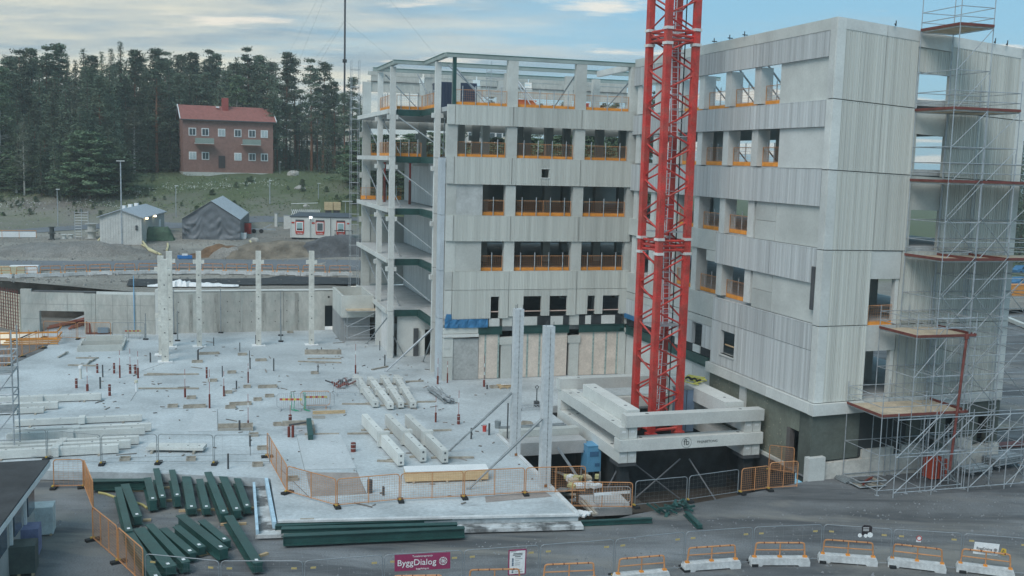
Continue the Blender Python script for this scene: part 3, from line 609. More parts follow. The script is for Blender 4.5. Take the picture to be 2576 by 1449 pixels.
for (z0, z1) in ((19.65, 23.72), (16.02, 19.6), (11.86, 15.97), (7.82, 11.81), (3.68, 7.77)):
    slabp(MB(), FB, -25.5, -25.02, z0, z1, .13, -.1).build('corner_pilaster', concL, BLD)
plain(FB, -25.0, -24.72, 8.6, 10.9, .2, .06, 'dark_plate', darks)
# --- facade C (end towards the scaffold)
rc = dict(m=ribC, pitch=.11, rnd=.6, dep=.028, th=.3)
def cpanel(a0, a1, z0, z1, k, fr=.5, top=.0, side_r=.0):
    if fr: plain(FC, a0, a0+fr, z0, z1, .1, .4, 'panel_frame', concL)
    if top: plain(FC, a0+fr, a1, z1-top, z1, .1, .4, 'panel_frame', concL)
    ribbed(FC, a0+fr+.003, a1-side_r-.003, z0, z1-top, .08, seed=k, **rc)
    if side_r: plain(FC, a1-side_r, a1, z0, z1, .1, .4, 'panel_frame', concL)
cpanel(13.46, 16.42, 19.65, 23.72, 1, .5, .55); cpanel(16.45, 18.4, 19.65, 23.72, 2, 0, .55)
for k, (z0, z1) in enumerate(((16.02, 19.6), (11.86, 15.97), (7.82, 11.81), (3.68, 7.77))):
    cpanel(13.46, 16.42, z0, z1, k+3, .5)
    if k < 2: cpanel(16.45, 18.55, z0, z1, k+9, 0)
plain(FC, 16.45, 18.3, 10.3, 11.8, .02, .3, 'wall_panel', concL); plain(FC, 16.45, 18.3, 6.35, 7.75, .02, .3, 'wall_panel', concL)
for z0, z1 in ((7.8, 10.28), (3.68, 6.33)): plain(FC, 18.1, 18.32, z0, z1, -.05, .3, 'door_jamb', concL)
plain(FC, 13.3, 16.45, 3.02, 3.64, .28, .5, 'ledge', concL)
for k, (z0, z1) in enumerate(((19.65, 23.72), (16.02, 19.6), (11.86, 15.97), (7.82, 11.81), (3.68, 7.77))):
    a = 20.55 if k < 3 else 18.35
    top = .55 if k == 0 else 0
    cpanel(a, 22.72, z0, z1, k+15, 0, top); cpanel(22.75, 25.6, z0, z1, k+20, 0, top, .62)
    if k == 0: plain(FC, 18.42, 20.53, 22.9, z1, .1, .3, 'panel_frame', concL); ribbed(FC, 18.42, 20.53, 21.6, 22.88, .0, seed=44, **rc); plain(FC, 18.42, 18.62, z0, 21.58, 0, .3, 'door_jamb', concL)
    elif k < 3: plain(FC, 18.57, 20.53, z0+2.25, z1, -.05, .3, 'wall_panel', conc); plain(FC, 18.57, 18.72, z0, z0+2.25, 0, .3, 'door_jamb', conc)
plain(FC, 16.48, 25.6, 3.02, 3.64, .12, .4, 'ledge', concL)
plain(FC, 13.46, 16.4, .45, 3.0, .02, .3, 'mesh_tarp_panel', tarpg); plain(FC, 16.42, 19.4, .45, 3.0, .0, .3, 'mesh_tarp_panel', M('dark_tarp', (.035, .04, .04), .8, .2, 1, 6, .03, 2))
for (a, c) in ((19.42, 20.6), (21.3, 22.0), (22.7, 24.2), (24.8, 25.6)): plain(FC, a, c, .45, 3.0, .0, .3, 'sheathing_panel', tarpg)
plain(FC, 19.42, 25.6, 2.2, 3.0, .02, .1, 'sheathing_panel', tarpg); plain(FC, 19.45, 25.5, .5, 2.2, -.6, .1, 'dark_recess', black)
b = MB(); slabp(b, FC, 13.2, 14.2, -.9, .75, .35, -.1); b.build('plinth', concL, BLD)
plain(FC, 14.22, 25.6, -.9, .35, .2, .4, 'plinth', M('cream_plinth', (.50, .49, .45), .85, .15, 1, 6)); plain(FC, 16.6, 18.6, .35, .85, .15, .3, 'plinth', M('cream_plinth', (.5, .49, .45))); plain(FC, 19.1, 20.6, .35, .85, .15, .3, 'plinth', MATS['cream_plinth']); plain(FC, 22.2, 23.8, .35, .9, .15, .3, 'plinth', MATS['cream_plinth'])
# east wall, mostly out of sight, its gaps shaped to let light inside
FE = lambda a, z, d=0: W(25.6+d, a, z)
for (z0, z1) in ((0, 3.6), (6.6, 7.9), (10.4, 12), (14.2, 16.1), (18.2, 19.8)): plain(FE, -25.4, 26.4, z0, z1, 0, .3, 'east_wall_panel', conc)
plain(FE, -25.4, -21, 19.8, 22.7, 0, .3, 'east_wall_panel', conc); plain(FE, 4, 26.4, 19.85, 21.2, 0, .3, 'east_wall_panel', concL)
plain(FE, -12, -4, 19.85, 21.3, -3, .3, 'inner_wall', concL)
# lifting brackets on the parapets
for k, F_a in enumerate([(FB, a) for a in (-12.3, -14.3, -16.1)]+[(FC, a) for a in (16.9, 23.2, 25.2, 24.0)]):
    F, a = F_a; z = 23.74
    b = MB(); b.tube(F(a, z, .1), F(a, z+.28, .1), .03, 5); b.tube(F(a-.25, z+.05, .35), F(a+.2, z+.1, -.2), .035, 5); b.build('lifting_bracket', darks, BLD)
# ------------------------------------------------------------------ blue sheets
def sheet3(name, label, pts, m, cat='sheet'):
    b = MB(); b.prism([p for p in pts], EV*.02); return tag(b.build(name, m), label, cat)
b = MB(); rs = random.Random(9)
for i in range(25):
    for j in range(5):
        u = -.72+i*.135; z = 3.88+j*.16; b.v.append(tuple(W(u, -.16-.05*rs.random()-.03*sin(i*1.3), z)))
b.f = [(i*5+j, (i+1)*5+j, (i+1)*5+j+1, i*5+j+1) for i in range(24) for j in range(4)]
b.poly([W(-.72, -.2, 4.5), W(-.22, -.2, 4.5), W(-.22, -.17, 4.9), (W(-.6, -.17, 4.92))])
tag(b.build('blue_tarpaulin', bluet), 'blue tarpaulin tucked under the ribbed panels at the left end of the middle facade', 'tarpaulin')
# ------------------------------------------------------------------ edge guards
GW = {}
def guard(P, Q, label, group='orange mesh edge guards of the storeys', h=1.12, posts=True, flip=1, toe=.24):
    d = Q-P; Ln = d.length; d.normalize(); t = thing('edge_guard', label, 'edge guard', (P+Q)/2, group)
    MB()._b((P+Q)/2+UP*(toe/2+.02), Ln, .03, toe, d, d.cross(UP), UP).build('toe_board', orngB, t)
    b = MB(); n = max(1, round(Ln/2.4)); s_ = Ln/n
    b.tube(P+UP*h, Q+UP*h, .02, 5); b.tube(P+UP*.3, Q+UP*.3, .015, 4)
    for i in range(n+1):
        x = P+d*min(Ln-.02, i*s_+.02); b.tube(x+UP*.05, x+UP*h, .022, 5)
    b.build('frame', orng, t)
    b = MB(); k = int(Ln/.14)
    for i in range(k): x = P+d*((i+.5)*Ln/k); b._b(x+UP*(h/2+.15), .008, .006, h-.3, d, d.cross(UP), UP)
    for j in range(5): b._b((P+Q)/2+UP*(.4+j*.16), Ln, .006, .008, d, d.cross(UP), UP)
    b.build('wire_mesh', orng, t)
    if posts:
        k = 1 if Ln < 1.9 else 2 if Ln < 3.6 else 3; off = d.cross(UP)*.08*flip
        for i in range(k+ (0 if Ln < 1.9 else 1)):
            x = P+d*(Ln*(i+.5)/(k+(0 if Ln < 1.9 else 1)))+off; MB().tube(x-UP*.0, x+UP*1.38, .035, 6).build('post', galv, t)
    return t
rown = {5: 'open top storey', 4: 'second row from top', 3: 'row under the square hole', 2: 'lowest guarded row'}
for lv, spans in ((5, [(-.1, 3.72), (4.5, 8.9), (9.7, 13.18)]), (4, [(.08, 3.65), (4.5, 8.86), (9.72, 13.15)]), (3, [(2.0, 3.66), (4.47, 8.86), (9.72, 13.18)]), (2, [(1.97, 3.64), (4.47, 8.86), (9.72, 13.15)])):
    for k, (a, c) in enumerate(spans):
        guard(W(a, .28, LV[lv]-.02), W(c, .28, LV[lv]-.02), 'orange guard in the %s opening of the %s, middle facade' % (['left', 'middle', 'right'][k], rown[lv]))
for lv, spans in ((5, [(-20.15, -18.1), (-17.3, -14.6), (-13.8, -11.1), (-10.3, -7.6)]), (4, [(-20.35, -18.1), (-17.3, -14.6), (-13.8, -11.1), (-10.3, -7.6)]), (3, [(-17.3, -14.6), (-13.8, -11.1), (-10.3, -7.6)]), (2, [(-17.3, -14.6), (-13.8, -11.1), (-10.3, -7.6)])):
    zz_ = {5: 19.6, 4: 16.08, 3: 11.95, 2: 7.9}[lv]; n = len(spans)
    for k, (a, c) in enumerate(spans):
        guard(W(13.95, a, zz_), W(13.95, c, zz_), 'orange guard in the %s wing opening from the blank panel, %s row from the top' % (ORD[k], {5: 'first', 4: 'second', 3: 'third', 2: 'fourth'}[lv]))
guard(W(-2.6, 9.75, 19.86), W(-.55, 9.75, 19.86), 'orange guard on the green beam of the top slab in the open corner bay')
guard(W(-3.0, 10.2, 19.86), W(-3.0, 15.0, 19.86), 'orange guard along the left edge of the top slab in the open corner bay')
guard(W(-.55, 3.6, 19.86), W(-.55, 9.6, 19.86), 'orange guard running back from the tall green post of the top storey')
guard(W(-2.6, 9.75, 16.15), W(-.55, 9.75, 16.15), 'orange guard on the green beam one storey below the top in the open corner bay')
guard(W(-3.0, 10.2, 16.15), W(-3.0, 15.0, 16.15), 'orange guard along the left slab edge one storey below top, corner bay')
guard(W(-2.9, 26.2, 12.05), W(1.0, 26.2, 12.05), 'orange guard at the back of the open corner bay, in front of the green hillside', toe=.35)
guard(W(-1.9, 26.5, 16.2), W(2.6, 26.5, 16.2), 'orange guard in the rear window hole behind the open corner bay')
for k in range(1, 5): guard(W(RU[k]+.4, 26.5, 16.2), W(RU[k+1]-.4, 26.5, 16.2), 'orange guard in the rear holes of the second row from the top, %s from left' % ORD[k-1], posts=False)
guard(W(20.0, -25.3, 7.6+.15), W(16.6, -25.3, 7.6+.1), 'rusty orange guard inside the upper doorway of the scaffolded end wall', posts=False)
# ------------------------------------------------------------------ raking props (push-pull struts)
def prop(P, Q, label, r=.06, m=None, group='raking steel props'):
    t = thing('raking_prop', label, 'prop', P, group); d = (Q-P).normalized(); m = m or galvD
    a = P+(Q-P)*.42
    MB().tube(P+d*.05, a, r*.75, 6).build('inner_tube', m, t); MB().tube(a, Q, r, 6).build('outer_tube', m, t)
    MB().box(P+UP*.03, .22, .16, .06).build('foot_plate', m, t)
    return t
def pick_prop(p, q, z, pl_v, label, **k):      # foot p on level z, head q on the plane v = pl_v
    P = G(p, z); d = ray(q); s = ((W(0, pl_v)-Vector((0, 0, CH))).dot(EV))/d.dot(EV); return prop(P, Vector((0, 0, CH))+d*s, label, **k)
pick_prop(T(5, 335, 1355), T(5, 690, 1028), 0, 3.2, 'long bright steel prop leaning on the corner column beside the doorway', m=galv, r=.09)
pick_prop(T(5, 615, 1282), T(5, 685, 1100), 0, 3.3, 'short steel prop standing in front of the dark doorway')
pick_prop(T(5, 190, 1145), T(5, 345, 950), 0, 9.3, 'steel prop leaning on the foot of the bay frame column, left of the door wall')
pick_prop(T(5, 480, 1245), T(5, 395, 1090), 0, 9.4, 'thin steel prop between the frame column and the upright dark plate')
for k, (z, nm) in enumerate(((16.15, 'second highest'), (12.0, 'third highest'), (7.95, 'fourth highest'), (3.8, 'lowest'))):
    prop(W(.9, 4.0, z), W(-2.7, 9.3, z+3.2), 'long raking prop crossing the open corner bay on its %s slab' % nm)
    prop(W(.5, 5.2, z), W(1.1, 12.5, z+3.0), 'raking prop at the side wall of the open corner bay on its %s slab' % nm)
    prop(W(-1.7, 12.0, z), W(-2.8, 15.2, z+3.1), 'steep prop beside the left frame column on the %s slab of the corner bay' % nm)
    prop(W(-.2, 3.6, z+.05), W(-.7, 1.0, z+2.8), 'short steep prop behind the right frame column on the %s bay slab' % nm, r=.045)
    prop(W(-1.6, 22, z), W(-2.4, 26.2, z+3.2), 'pale raking prop at the rear column of the corner bay on its %s slab' % nm, m=galv)
T5 = 19.9
for (p, q, nm) in (((3.4, 2.0), (-.1, 3.0), 'leaning away from the tall green post'), ((2.6, 1.4), (-.2, 1.3), 'lower one beside the tall green post'), ((9.0, 6.0), (9.3, .6), 'dark one behind the second thick column'), ((13.0, 5.4), (14.0, .6), 'dark one at the crane end'), ((5.0, 3.5), (5.8, 7.4), 'pale one left of the orange crates'), ((6.9, 3.8), (6.1, 7.4), 'pale one right of the slim inner column'), ((7.6, 4.0), (6.2, 7.5), 'outermost pale one of the cluster'), ((-.5, 11), (-2.6, 15), 'behind the left frame column'), ((0.6, 10), (-.3, 12.8), 'in the open corner bay')):
    prop(W(*p, T5), W(*q, T5+3.0), 'raking prop on the open top storey, '+nm, m=galv if 'pale' in nm or 'tall' in nm else None)
for k, v in enumerate((-18.2, -19.6, -15.2, -16.6, -12.0, -13.2, -8.8)):
    prop(W(17.6, v+.6, 19.6), W(13.8, v-.4, 22.9), 'raking prop in the top storey of the wing, %s from the blank panel' % ORD[[0, 1, 3, 2, 5, 4, 6][k] if False else k], m=galvD)
for k, v in enumerate((-19.6, -16.3, -12.6)): prop(W(16.6, v+.5, 16.1), W(13.9, v, 18.6), 'raking prop in the second storey of the wing, %s opening from the blank panel' % ORD[k])
# red steel props and things standing on the slabs
for k, (u, v) in enumerate(((-1.35, 22), (.2, 18))):
    t = thing('red_prop', ('red steel prop at the back left of the corner bay', 'tall red steel prop in front of the white side wall of the corner bay')[k], 'prop', W(u, v, 12.0))
    MB().tube(W(u, v, 12.0), W(u, v, 14), .12, 8).build('lower_tube', redo, t); MB().tube(W(u, v, 14), W(u, v, 15.6), .09, 8).build('upper_tube', redp, t); MB().box(W(u, v, 15.62), .4, .4, .05).build('head_plate', redo, t)
t = thing('storage_container', 'dark blue container standing on the open top storey', 'container', W(2.9, 13, 19.86))
MB().ub(1.2, 4.4, 11.5, 13.9, 19.86, 22.3).build('body', M('dark_blue_paint', (.035, .05, .085), .5, .1, stretch=(1, 1, .1)), t)
b = MB()
for i in range(12): b.ub(1.3+i*.26, 1.4+i*.26, 11.46, 11.5, 20, 22.2)
b.build('corrugation', M('dark_blue_paint', (.035, .05, .085)), t)
for k, (u, v, c, nm) in enumerate(((6.6, 6.4, (.62, .13, .04), 'orange red crate on the top storey beside the pale props'), (7.5, 6.9, (.65, .16, .05), 'orange rack on the top storey right of the red crate'), (12.2, 7.5, (.5, .07, .04), 'red crate on the top storey at the crane end'))):
    t = thing('site_crate', nm, 'crate', W(u, v, 19.86)); m = M('crate_%d_paint' % k, c, .6)
    MB().ub(u-.45, u+.45, v-.3, v+.3, 19.95, 20.75).build('body', m, t); MB().ub(u-.5, u+.5, v-.35, v+.35, 20.75, 20.82).build('lid', m, t)
    for s_ in (-.35, .3): MB().ub(u+s_, u+s_+.08, v-.3, v+.3, 19.86, 19.95).build('runner', darks, t)
# scaffold tower behind the top storey
def scaf(name, label, P, ax, ay, nx, ny, lx, ly, zs, decks=(), rails=(), r=.024, m=None, diag=True, tops=1.2, toe=True, dm=None):
    m = m or galv; t = thing(name, label, 'scaffold', P)
    for i in range(nx+1):
        for j in range(ny+1):
            if 0 < j < ny and 0 < i < nx: continue
            x = P+ax*(i*lx)+ay*(j*ly); MB().tube(x, x+UP*(zs[-1]+tops), r, 5).build('standard', m, t)
            MB().box(x+UP*.02, .18, .18, .03).build('base_plate', m, t)
    for z in zs+list(rails):
        b = MB()
        for j in (0, ny): b.tube(P+ay*(j*ly)+UP*z, P+ax*(nx*lx)+ay*(j*ly)+UP*z, r*.85, 5)
        for i in range(nx+1): b.tube(P+ax*(i*lx)+UP*z, P+ax*(i*lx)+ay*(ny*ly)+UP*z, r*.85, 5)
        b.build('ledger', m, t)
    if diag:
        for k in range(len(zs)-1):
            i = k % nx; b = MB(); b.tube(P+ax*(i*lx)-ay*.03+UP*zs[k], P+ax*((i+1)*lx)-ay*.03+UP*zs[k+1], r*.8, 5)
            b.build('diagonal_brace', m, t)
    for z in decks:
        for i in range(nx):
            MB()._b(P+ax*((i+.5)*lx)+ay*(ny*ly/2)+UP*(z+.05), lx-.03, ny*ly-.04, .05, ax, ay, UP).build('deck_board', dm or ply, t)
        if toe:
            b = MB(); [b.bar(p_+UP*(z+.13), q_+UP*(z+.13), .03, .13) for p_, q_ in ((P-ay*.04, P-ay*.04+ax*(nx*lx)), (P-ax*.04, P-ax*.04+ay*(ny*ly)), (P+ax*(nx*lx+.04), P+ax*(nx*lx+.04)+ay*(ny*ly)))]
            b.build('toe_board', redo, t)
    return t
scaf('scaffold_tower', 'small scaffold tower rising above the roof beams behind the second thick column', W(5.6, 11.5, 19.86), EU, EV, 1, 1, 2.2, 1.4, [.2, 1.7, 3.0], rails=(3.5, 4.0), diag=True, tops=1.3)
scaf('scaffold_tower', 'narrow ladder-like scaffold tower at the far left end of the building', W(-3.75, 26.6, 3.6), EU, EV, 1, 1, .75, 1.0, [1+2*i for i in range(10)]+[20.6], rails=[2+2*i for i in range(9)], tops=.9, r=.026, diag=False)
t = scaf('scaffold_stage', 'low scaffold stage under the empty concrete box left of the building', W(-5.6, 15.4, 0), EU, EV, 1, 1, 2.7, 1.6, [.6, 1.6, 2.9], decks=(2.9,), toe=False, tops=0)
t = thing('concrete_box', 'open-topped concrete box raised between the retaining wall and the building', 'concrete box', W(-4.4, 19))
for k, (a, c, v_, w_) in enumerate(((-5.9, -3.1, 16.6, 16.8), (-5.9, -3.1, 22.8, 23.0), (-5.9, -5.7, 16.8, 22.8), (-3.3, -3.1, 16.8, 22.8))): MB().ub(a, c, v_, w_, 2.2, 4.1).build('box_wall', conc, t)
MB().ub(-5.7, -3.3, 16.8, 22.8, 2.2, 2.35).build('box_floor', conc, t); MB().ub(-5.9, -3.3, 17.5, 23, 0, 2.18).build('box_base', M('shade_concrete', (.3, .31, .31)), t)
# ------------------------------------------------------------------ tower crane
def crane():
    base = G((1655, 1095), -.1); cxy = Vector((base.x, base.y+1.0, -.1))
    t = thing('tower_crane', 'red lattice mast of a tower crane rising out of the concrete frame', 'crane', cxy)
    ang = R(-70); r_ = 1.33
    # corners: left, front, right, back as seen in the photograph
    offs = [Vector((-1.28, .46, 0)), Vector((-.46, -1.28, 0)), Vector((1.28, -.46, 0)), Vector((.46, 1.28, 0))]
    z0, z1, zj = 0.2, 46.0, [11.45, 23.55, 35.6]
    def leg(o, a, c):
        b = MB(); ax = offs[1]-offs[0]; ax.normalize(); ay = ax.cross(UP)
        b._b(cxy+o+UP*((a+c)/2), .36, .36, c-a, ax, ay, UP); return b.build('mast_leg', redp, t)
    cuts = [z0]+zj+[z1]
    for o in offs:
        for a, c in zip(cuts, cuts[1:]): leg(o, a, c)
    for z in zj:
        b = MB(); ax = (offs[1]-offs[0]).normalized(); ay = ax.cross(UP)
        for o in offs:
            for dz in (-.5, .35): b._b(cxy+o+UP*(z+dz), .46, .46, .16, ax, ay, UP)
        b.build('joint_plate', M('crane_white_bolt', (.62, .60, .58), .6), t)
        b = MB()
        for i in range(4):
            for dz in (-.3, -.05, .25): b.tube(cxy+offs[i]+UP*(z+dz), cxy+offs[(i+1) % 4]+UP*(z+dz), .075, 6)
        b.build('collar', redp, t)
    # zigzag braces: each its own part, pitch 1.5 m
    pitch = 1.18
    for f in range(4):
        a, c = cxy+offs[f], cxy+offs[(f+1) % 4]; z = z0+.4+(.75 if f % 2 else 0); s_ = 0
        while z < z1-pitch:
            p, q = (a, c) if s_ % 2 == 0 else (c, a)
            MB().tube(p+UP*z, q+UP*(z+pitch*.74), .056, 6).build('brace', redp, t); z += pitch*.9; s_ += 1
    # ladder, hoops and landings
    b = MB(); lx = cxy+Vector((.12, .1, 0)); la = Vector((.94, .34, 0))
    for k in range(8):
        z_a, z_b = 1+k*5.6, 1+(k+1)*5.6; sh = .25 if k % 2 else -.2
        p, q = lx+la*sh+UP*z_a, lx+la*(sh*.2)+UP*z_b; bb = MB()
        for s_ in (-.2, .2): bb.tube(p+la*s_, q+la*s_, .03, 5)
        n = int((z_b-z_a)/.3)
        for i in range(n): x = p+(q-p)*(i/n); bb.tube(x-la*.2, x+la*.2, .016, 4)
        bb.build('ladder', white, t)
        bb = MB()
        for i in range(6):
            x = p+(q-p)*((i+1)/7)+la.cross(UP)*.35
            pts = [x+la*(.35*cos(g*pi/5))+la.cross(UP)*(.35*sin(g*pi/5)) for g in range(11)]; bb.path(pts, .018, 4)
        bb.build('ladder_hoop', galv, t)
        MB()._b(cxy+UP*z_a+la*.05, 1.9, 1.5, .05, la, la.cross(UP), UP).build('landing', galv, t)
    b = MB(); b.tube(cxy+Vector((.75, .3, 1)), cxy+Vector((.8, .3, 46)), .035, 6); b.build('power_cable', black, t)
    b = MB()
    for o in offs: b._b(cxy+o+UP*.08, .6, .6, .24, EU, EV, UP)
    for i in range(4): b.tube(cxy+offs[i]+UP*.35, cxy+offs[(i+1) % 4]+UP*.35, .1, 6)
    b.build('base_frame', redp, t)
crane()
# ------------------------------------------------------------------ crib of precast beams round the crane foot
NB = {}
def cbeam(u0, u1, v0_, v1, z0, z1, label, tagm=True, mark=None, m=None):
    t = thing('concrete_beam', label, 'concrete beam', W((u0+u1)/2, (v0_+v1)/2, z0), 'stacked beams of the frame round the crane foot')
    MB().ub(u0, u1, v0_, v1, z0, z1).build('beam_body', m or concL, t); b = MB()
    lu = (u1-u0) > (v1-v0_)
    for s_ in (.16, .84):
        u, v = (u0+(u1-u0)*s_, (v0_+v1)/2) if lu else ((u0+u1)/2, v0_+(v1-v0_)*s_)
        b.tube(W(u, v, z1-.01), W(u, v, z1+.006), .1, 8)
    b.build('lifting_hole', darks, t)
    if not lu and tagm:
        MB().ub((u0+u1)/2-.12, (u0+u1)/2+.12, v0_-.006, v0_, z1-.3, z1-.2).build('label_plate', white, t)
    return t
cu0, cu1, cv0, cv1 = 4.4, 13.15, -20.9, -10.6
h = .66; z = -.42
cbeam(cu0, cu0+.5, cv0, cv1, z, z+h, 'lowest beam of the crane frame on its left side, outer one of the pair'); cbeam(cu0+.53, cu0+1.03, cv0, cv1, z, z+h, 'lowest beam of the crane frame on its left side, inner one of the pair')
cbeam(cu1-1.03, cu1-.53, cv0, cv1, z, z+h, 'lowest beam of the crane frame on its right side, inner one of the pair'); cbeam(cu1-.5, cu1, cv0, cv1, z, z+h, 'lowest beam of the crane frame on its right side, outer one of the pair')
z += h+.02; tf = cbeam(cu0-.05, cu1+.1, cv0-.15, cv0+.65, z, z+h, 'lower long front beam of the crane frame, with the round logo on its face'); cbeam(cu0, cu1, cv1-.6, cv1, z, z+h, 'lower long rear beam of the crane frame')
def txt(s, size, loc, ax, nrm, m, parent, name='lettering', align='CENTER', ext=.004):
    c = bpy.data.curves.new(name, 'FONT'); c.body = s; c.size = size; c.align_x = align; c.align_y = 'CENTER'; c.extrude = ext; c.resolution_u = 3
    c.materials.append(m); o = bpy.data.objects.new(name, c); COL.objects.link(o); me = bpy.data.meshes.new_from_object(o); bpy.data.objects.remove(o); o = bpy.data.objects.new(name, me); COL.objects.link(o)
    ax = Vector(ax).normalized(); nrm = Vector(nrm).normalized(); up = nrm.cross(ax); loc = Vector(loc)-Vector(parent['_w'])
    o.matrix_world = Matrix(((ax.x, up.x, nrm.x, loc.x), (ax.y, up.y, nrm.y, loc.y), (ax.z, up.z, nrm.z, loc.z), (0, 0, 0, 1)))
    o.parent = parent; o['_w'] = parent['_w']; return o
ink = M('grey_ink', (.10, .11, .11), .8)
txt('fb', .5, W(cu0+4.0, cv0-.16, z+h*.52), EU, -EV, ink, tf); txt('FINJABETONG', .2, W(cu0+5.3, cv0-.16, z+h*.5), EU, -EV, ink, tf)
b = MB(); c_ = W(cu0+4.0, cv0-.156, z+h*.5); b.path([c_+EU*(.3*cos(i*pi/12))+UP*(.29*sin(i*pi/12)) for i in range(25)], .01, 4); b.build('logo_ring', ink, tf)
z += h+.02; cbeam(cu0, cu0+.5, cv0, cv1, z, z+h, 'upper left beam of the crane frame, outer one'); cbeam(cu0+.53, cu0+1.03, cv0, cv1, z, z+h, 'upper left beam of the crane frame, inner one')
cbeam(cu1-1.03, cu1-.53, cv0, cv1, z, z+h, 'upper right beam of the crane frame, inner one'); cbeam(cu1-.5, cu1, cv0, cv1, z, z+h, 'upper right beam of the crane frame, outer one')
z += h+.02; cbeam(cu0+.3, cu1+.1, cv0-.15, cv0+.55, z, z+h, 'topmost long front beam of the crane frame'); cbeam(cu0-.1, cu1-.2, cv1-.6, cv1+.1, z-.05, z+h, 'topmost long rear beam behind the crane')
cbeam(cu0+.7, cu0+1.5, cv0+.8, cv1-2.6, z, z+.75, 'thick slab-like beam lying on the left side of the crane frame', False, m=concL); tb = cbeam(cu1-1.75, cu1-.55, cv0+1.1, cv1-1.6, z+.0, z+.85, 'thick beam lying on the right side of the crane frame under the yellow straps', False)
# steel shoes and dark screen under the frame
t = thing('steel_support', 'dark steel supports and screens under the crane frame', 'support', W(8.8, -16, -3))
for (u, v) in ((cu0+.5, cv0+.6), (cu1-.5, cv0+.6), (cu0+.5, cv1-.6), (cu1-.5, cv1-.6)):
    MB().ub(u-.55, u+.55, v-.6, v+.6, -.62, -.44).build('shoe_plate', darks, t); MB().ub(u-.3, u+.3, v-.3, v+.3, -3, -.62).build('support_post', blackm, t)
for (p, q) in (((5.5, -20.3, -2.9), (8.5, -20.2, -.6)), ((8.5, -20.3, -2.9), (5.5, -20.2, -.6)), ((9.0, -20.3, -.6), (10.0, -22.5, -2.9)), ((4.9, -20, -.7), (3.6, -20.5, -2.6))):
    MB().tube(W(*p), W(*q), .045, 6).build('strut', M('dull_dark_steel', (.12, .13, .14), .6), t)
MB().ub(5.2, 12.4, -18.6, -18.5, -3, -.5).build('screen', blackm, t); MB().ub(5.1, 5.2, -18.6, -11, -3, -.5).build('screen', blackm, t)
t = thing('strap_heap', 'yellow lifting straps and a dark hose heaped on the right beam of the crane frame', 'straps', W(cu1-1.1, cv0+6.2, z+.86))
rs = random.Random(2); b = MB(); c_ = W(cu1-1.1, cv0+6.2, z+.9)
b.path([c_+Vector((rs.uniform(-.8, .8), rs.uniform(-1.2, 1.2), rs.uniform(0, .25))) for i in range(22)], .035, 5); b.build('strap', M('yellow_strap', (.62, .60, .15), .7), t)
b = MB(); b.path([c_+Vector((.15*i-.5, .6-.2*i, .15+.1*(i % 2))) for i in range(6)], .07, 6); b.build('hose', black, t)
t = thing('power_cabinet', 'grey blue power cabinet beside the crane mast', 'cabinet', W(10.9, -15.2, 1.6))
MB().ub(10.4, 11.5, -15.8, -15.0, -.3, 2.35).build('body', M('cabinet_blue_grey', (.19, .27, .37), .5), t); MB().ub(10.35, 11.55, -15.85, -14.95, 2.35, 2.42).build('roof', galvD, t); MB().ub(10.93, 10.97, -15.815, -15.8, -.2, 2.3).build('door_gap', darks, t)
# slim new columns in front of the pit
def corbcol(loc, h_, w_, label, corbels, m=M('column_cream_concrete', (.58, .58, .53), .85, .14, 1.2, 6), dots=True, group=None, plinth=True):
    t = thing('concrete_column', label, 'column', loc, group)
    MB()._b(loc+UP*(h_/2), w_, w_, h_, EU, EV, UP).build('shaft', m, t)
    for (z_, side) in corbels:
        b = MB()
        for s_ in side: b._b(loc+EU*(s_*(w_/2+.12))+UP*(z_-.15), .24, w_*.9, .3, EU, EV, UP)
        b.build('corbel', m, t)
    if plinth: MB()._b(loc+UP*.03, 1.1, .9, .05, EU, EV, UP).build('grout_pad', white, t)
    b = MB(); k = .45
    while k < h_-.3: b._b(loc-EV*(w_/2+.003)+UP*k, .09, .01, .09, EU, EV, UP); k += h_/4.3
    b.build('lifting_hole', darks, t); return t
for (i, x, y, yt, w_, lb, cb) in ((4, 1505, 1165, 448, .42, 'slim weathered column standing alone, third from the right in the row at the retaining wall', [(7.25, (-1, 1))]), (4, 1952, 1158, 445, .42, 'slim weathered column with a white streak, second from the right at the retaining wall', [(7.25, (-1, 1))]), (4, 2350, 1152, 445, .42, 'slim weathered column nearest to the building at the retaining wall', [(7.25, (-1, 1))]),
        (4, 1248, 1280, 508, .52, 'front one of the three clustered columns by the wall return', [(7.2, (1,)), (3.2, (-1,))]), (4, 1222, 1228, 482, .46, 'left rear one of the three clustered columns', [(7.0, (-1,)), (3.3, (-1,))]), (4, 1285, 1165, 448, .48, 'right rear one of the three clustered columns', [(7.3, (1,)), (3.4, (-1,))])):
    P = G(T(i, x, y)); D_ = ray(T(i, x, yt)); s_ = P.y/D_.y; corbcol(P, CH+D_.z*s_, w_, lb, cb, group='slender precast columns on the slab')
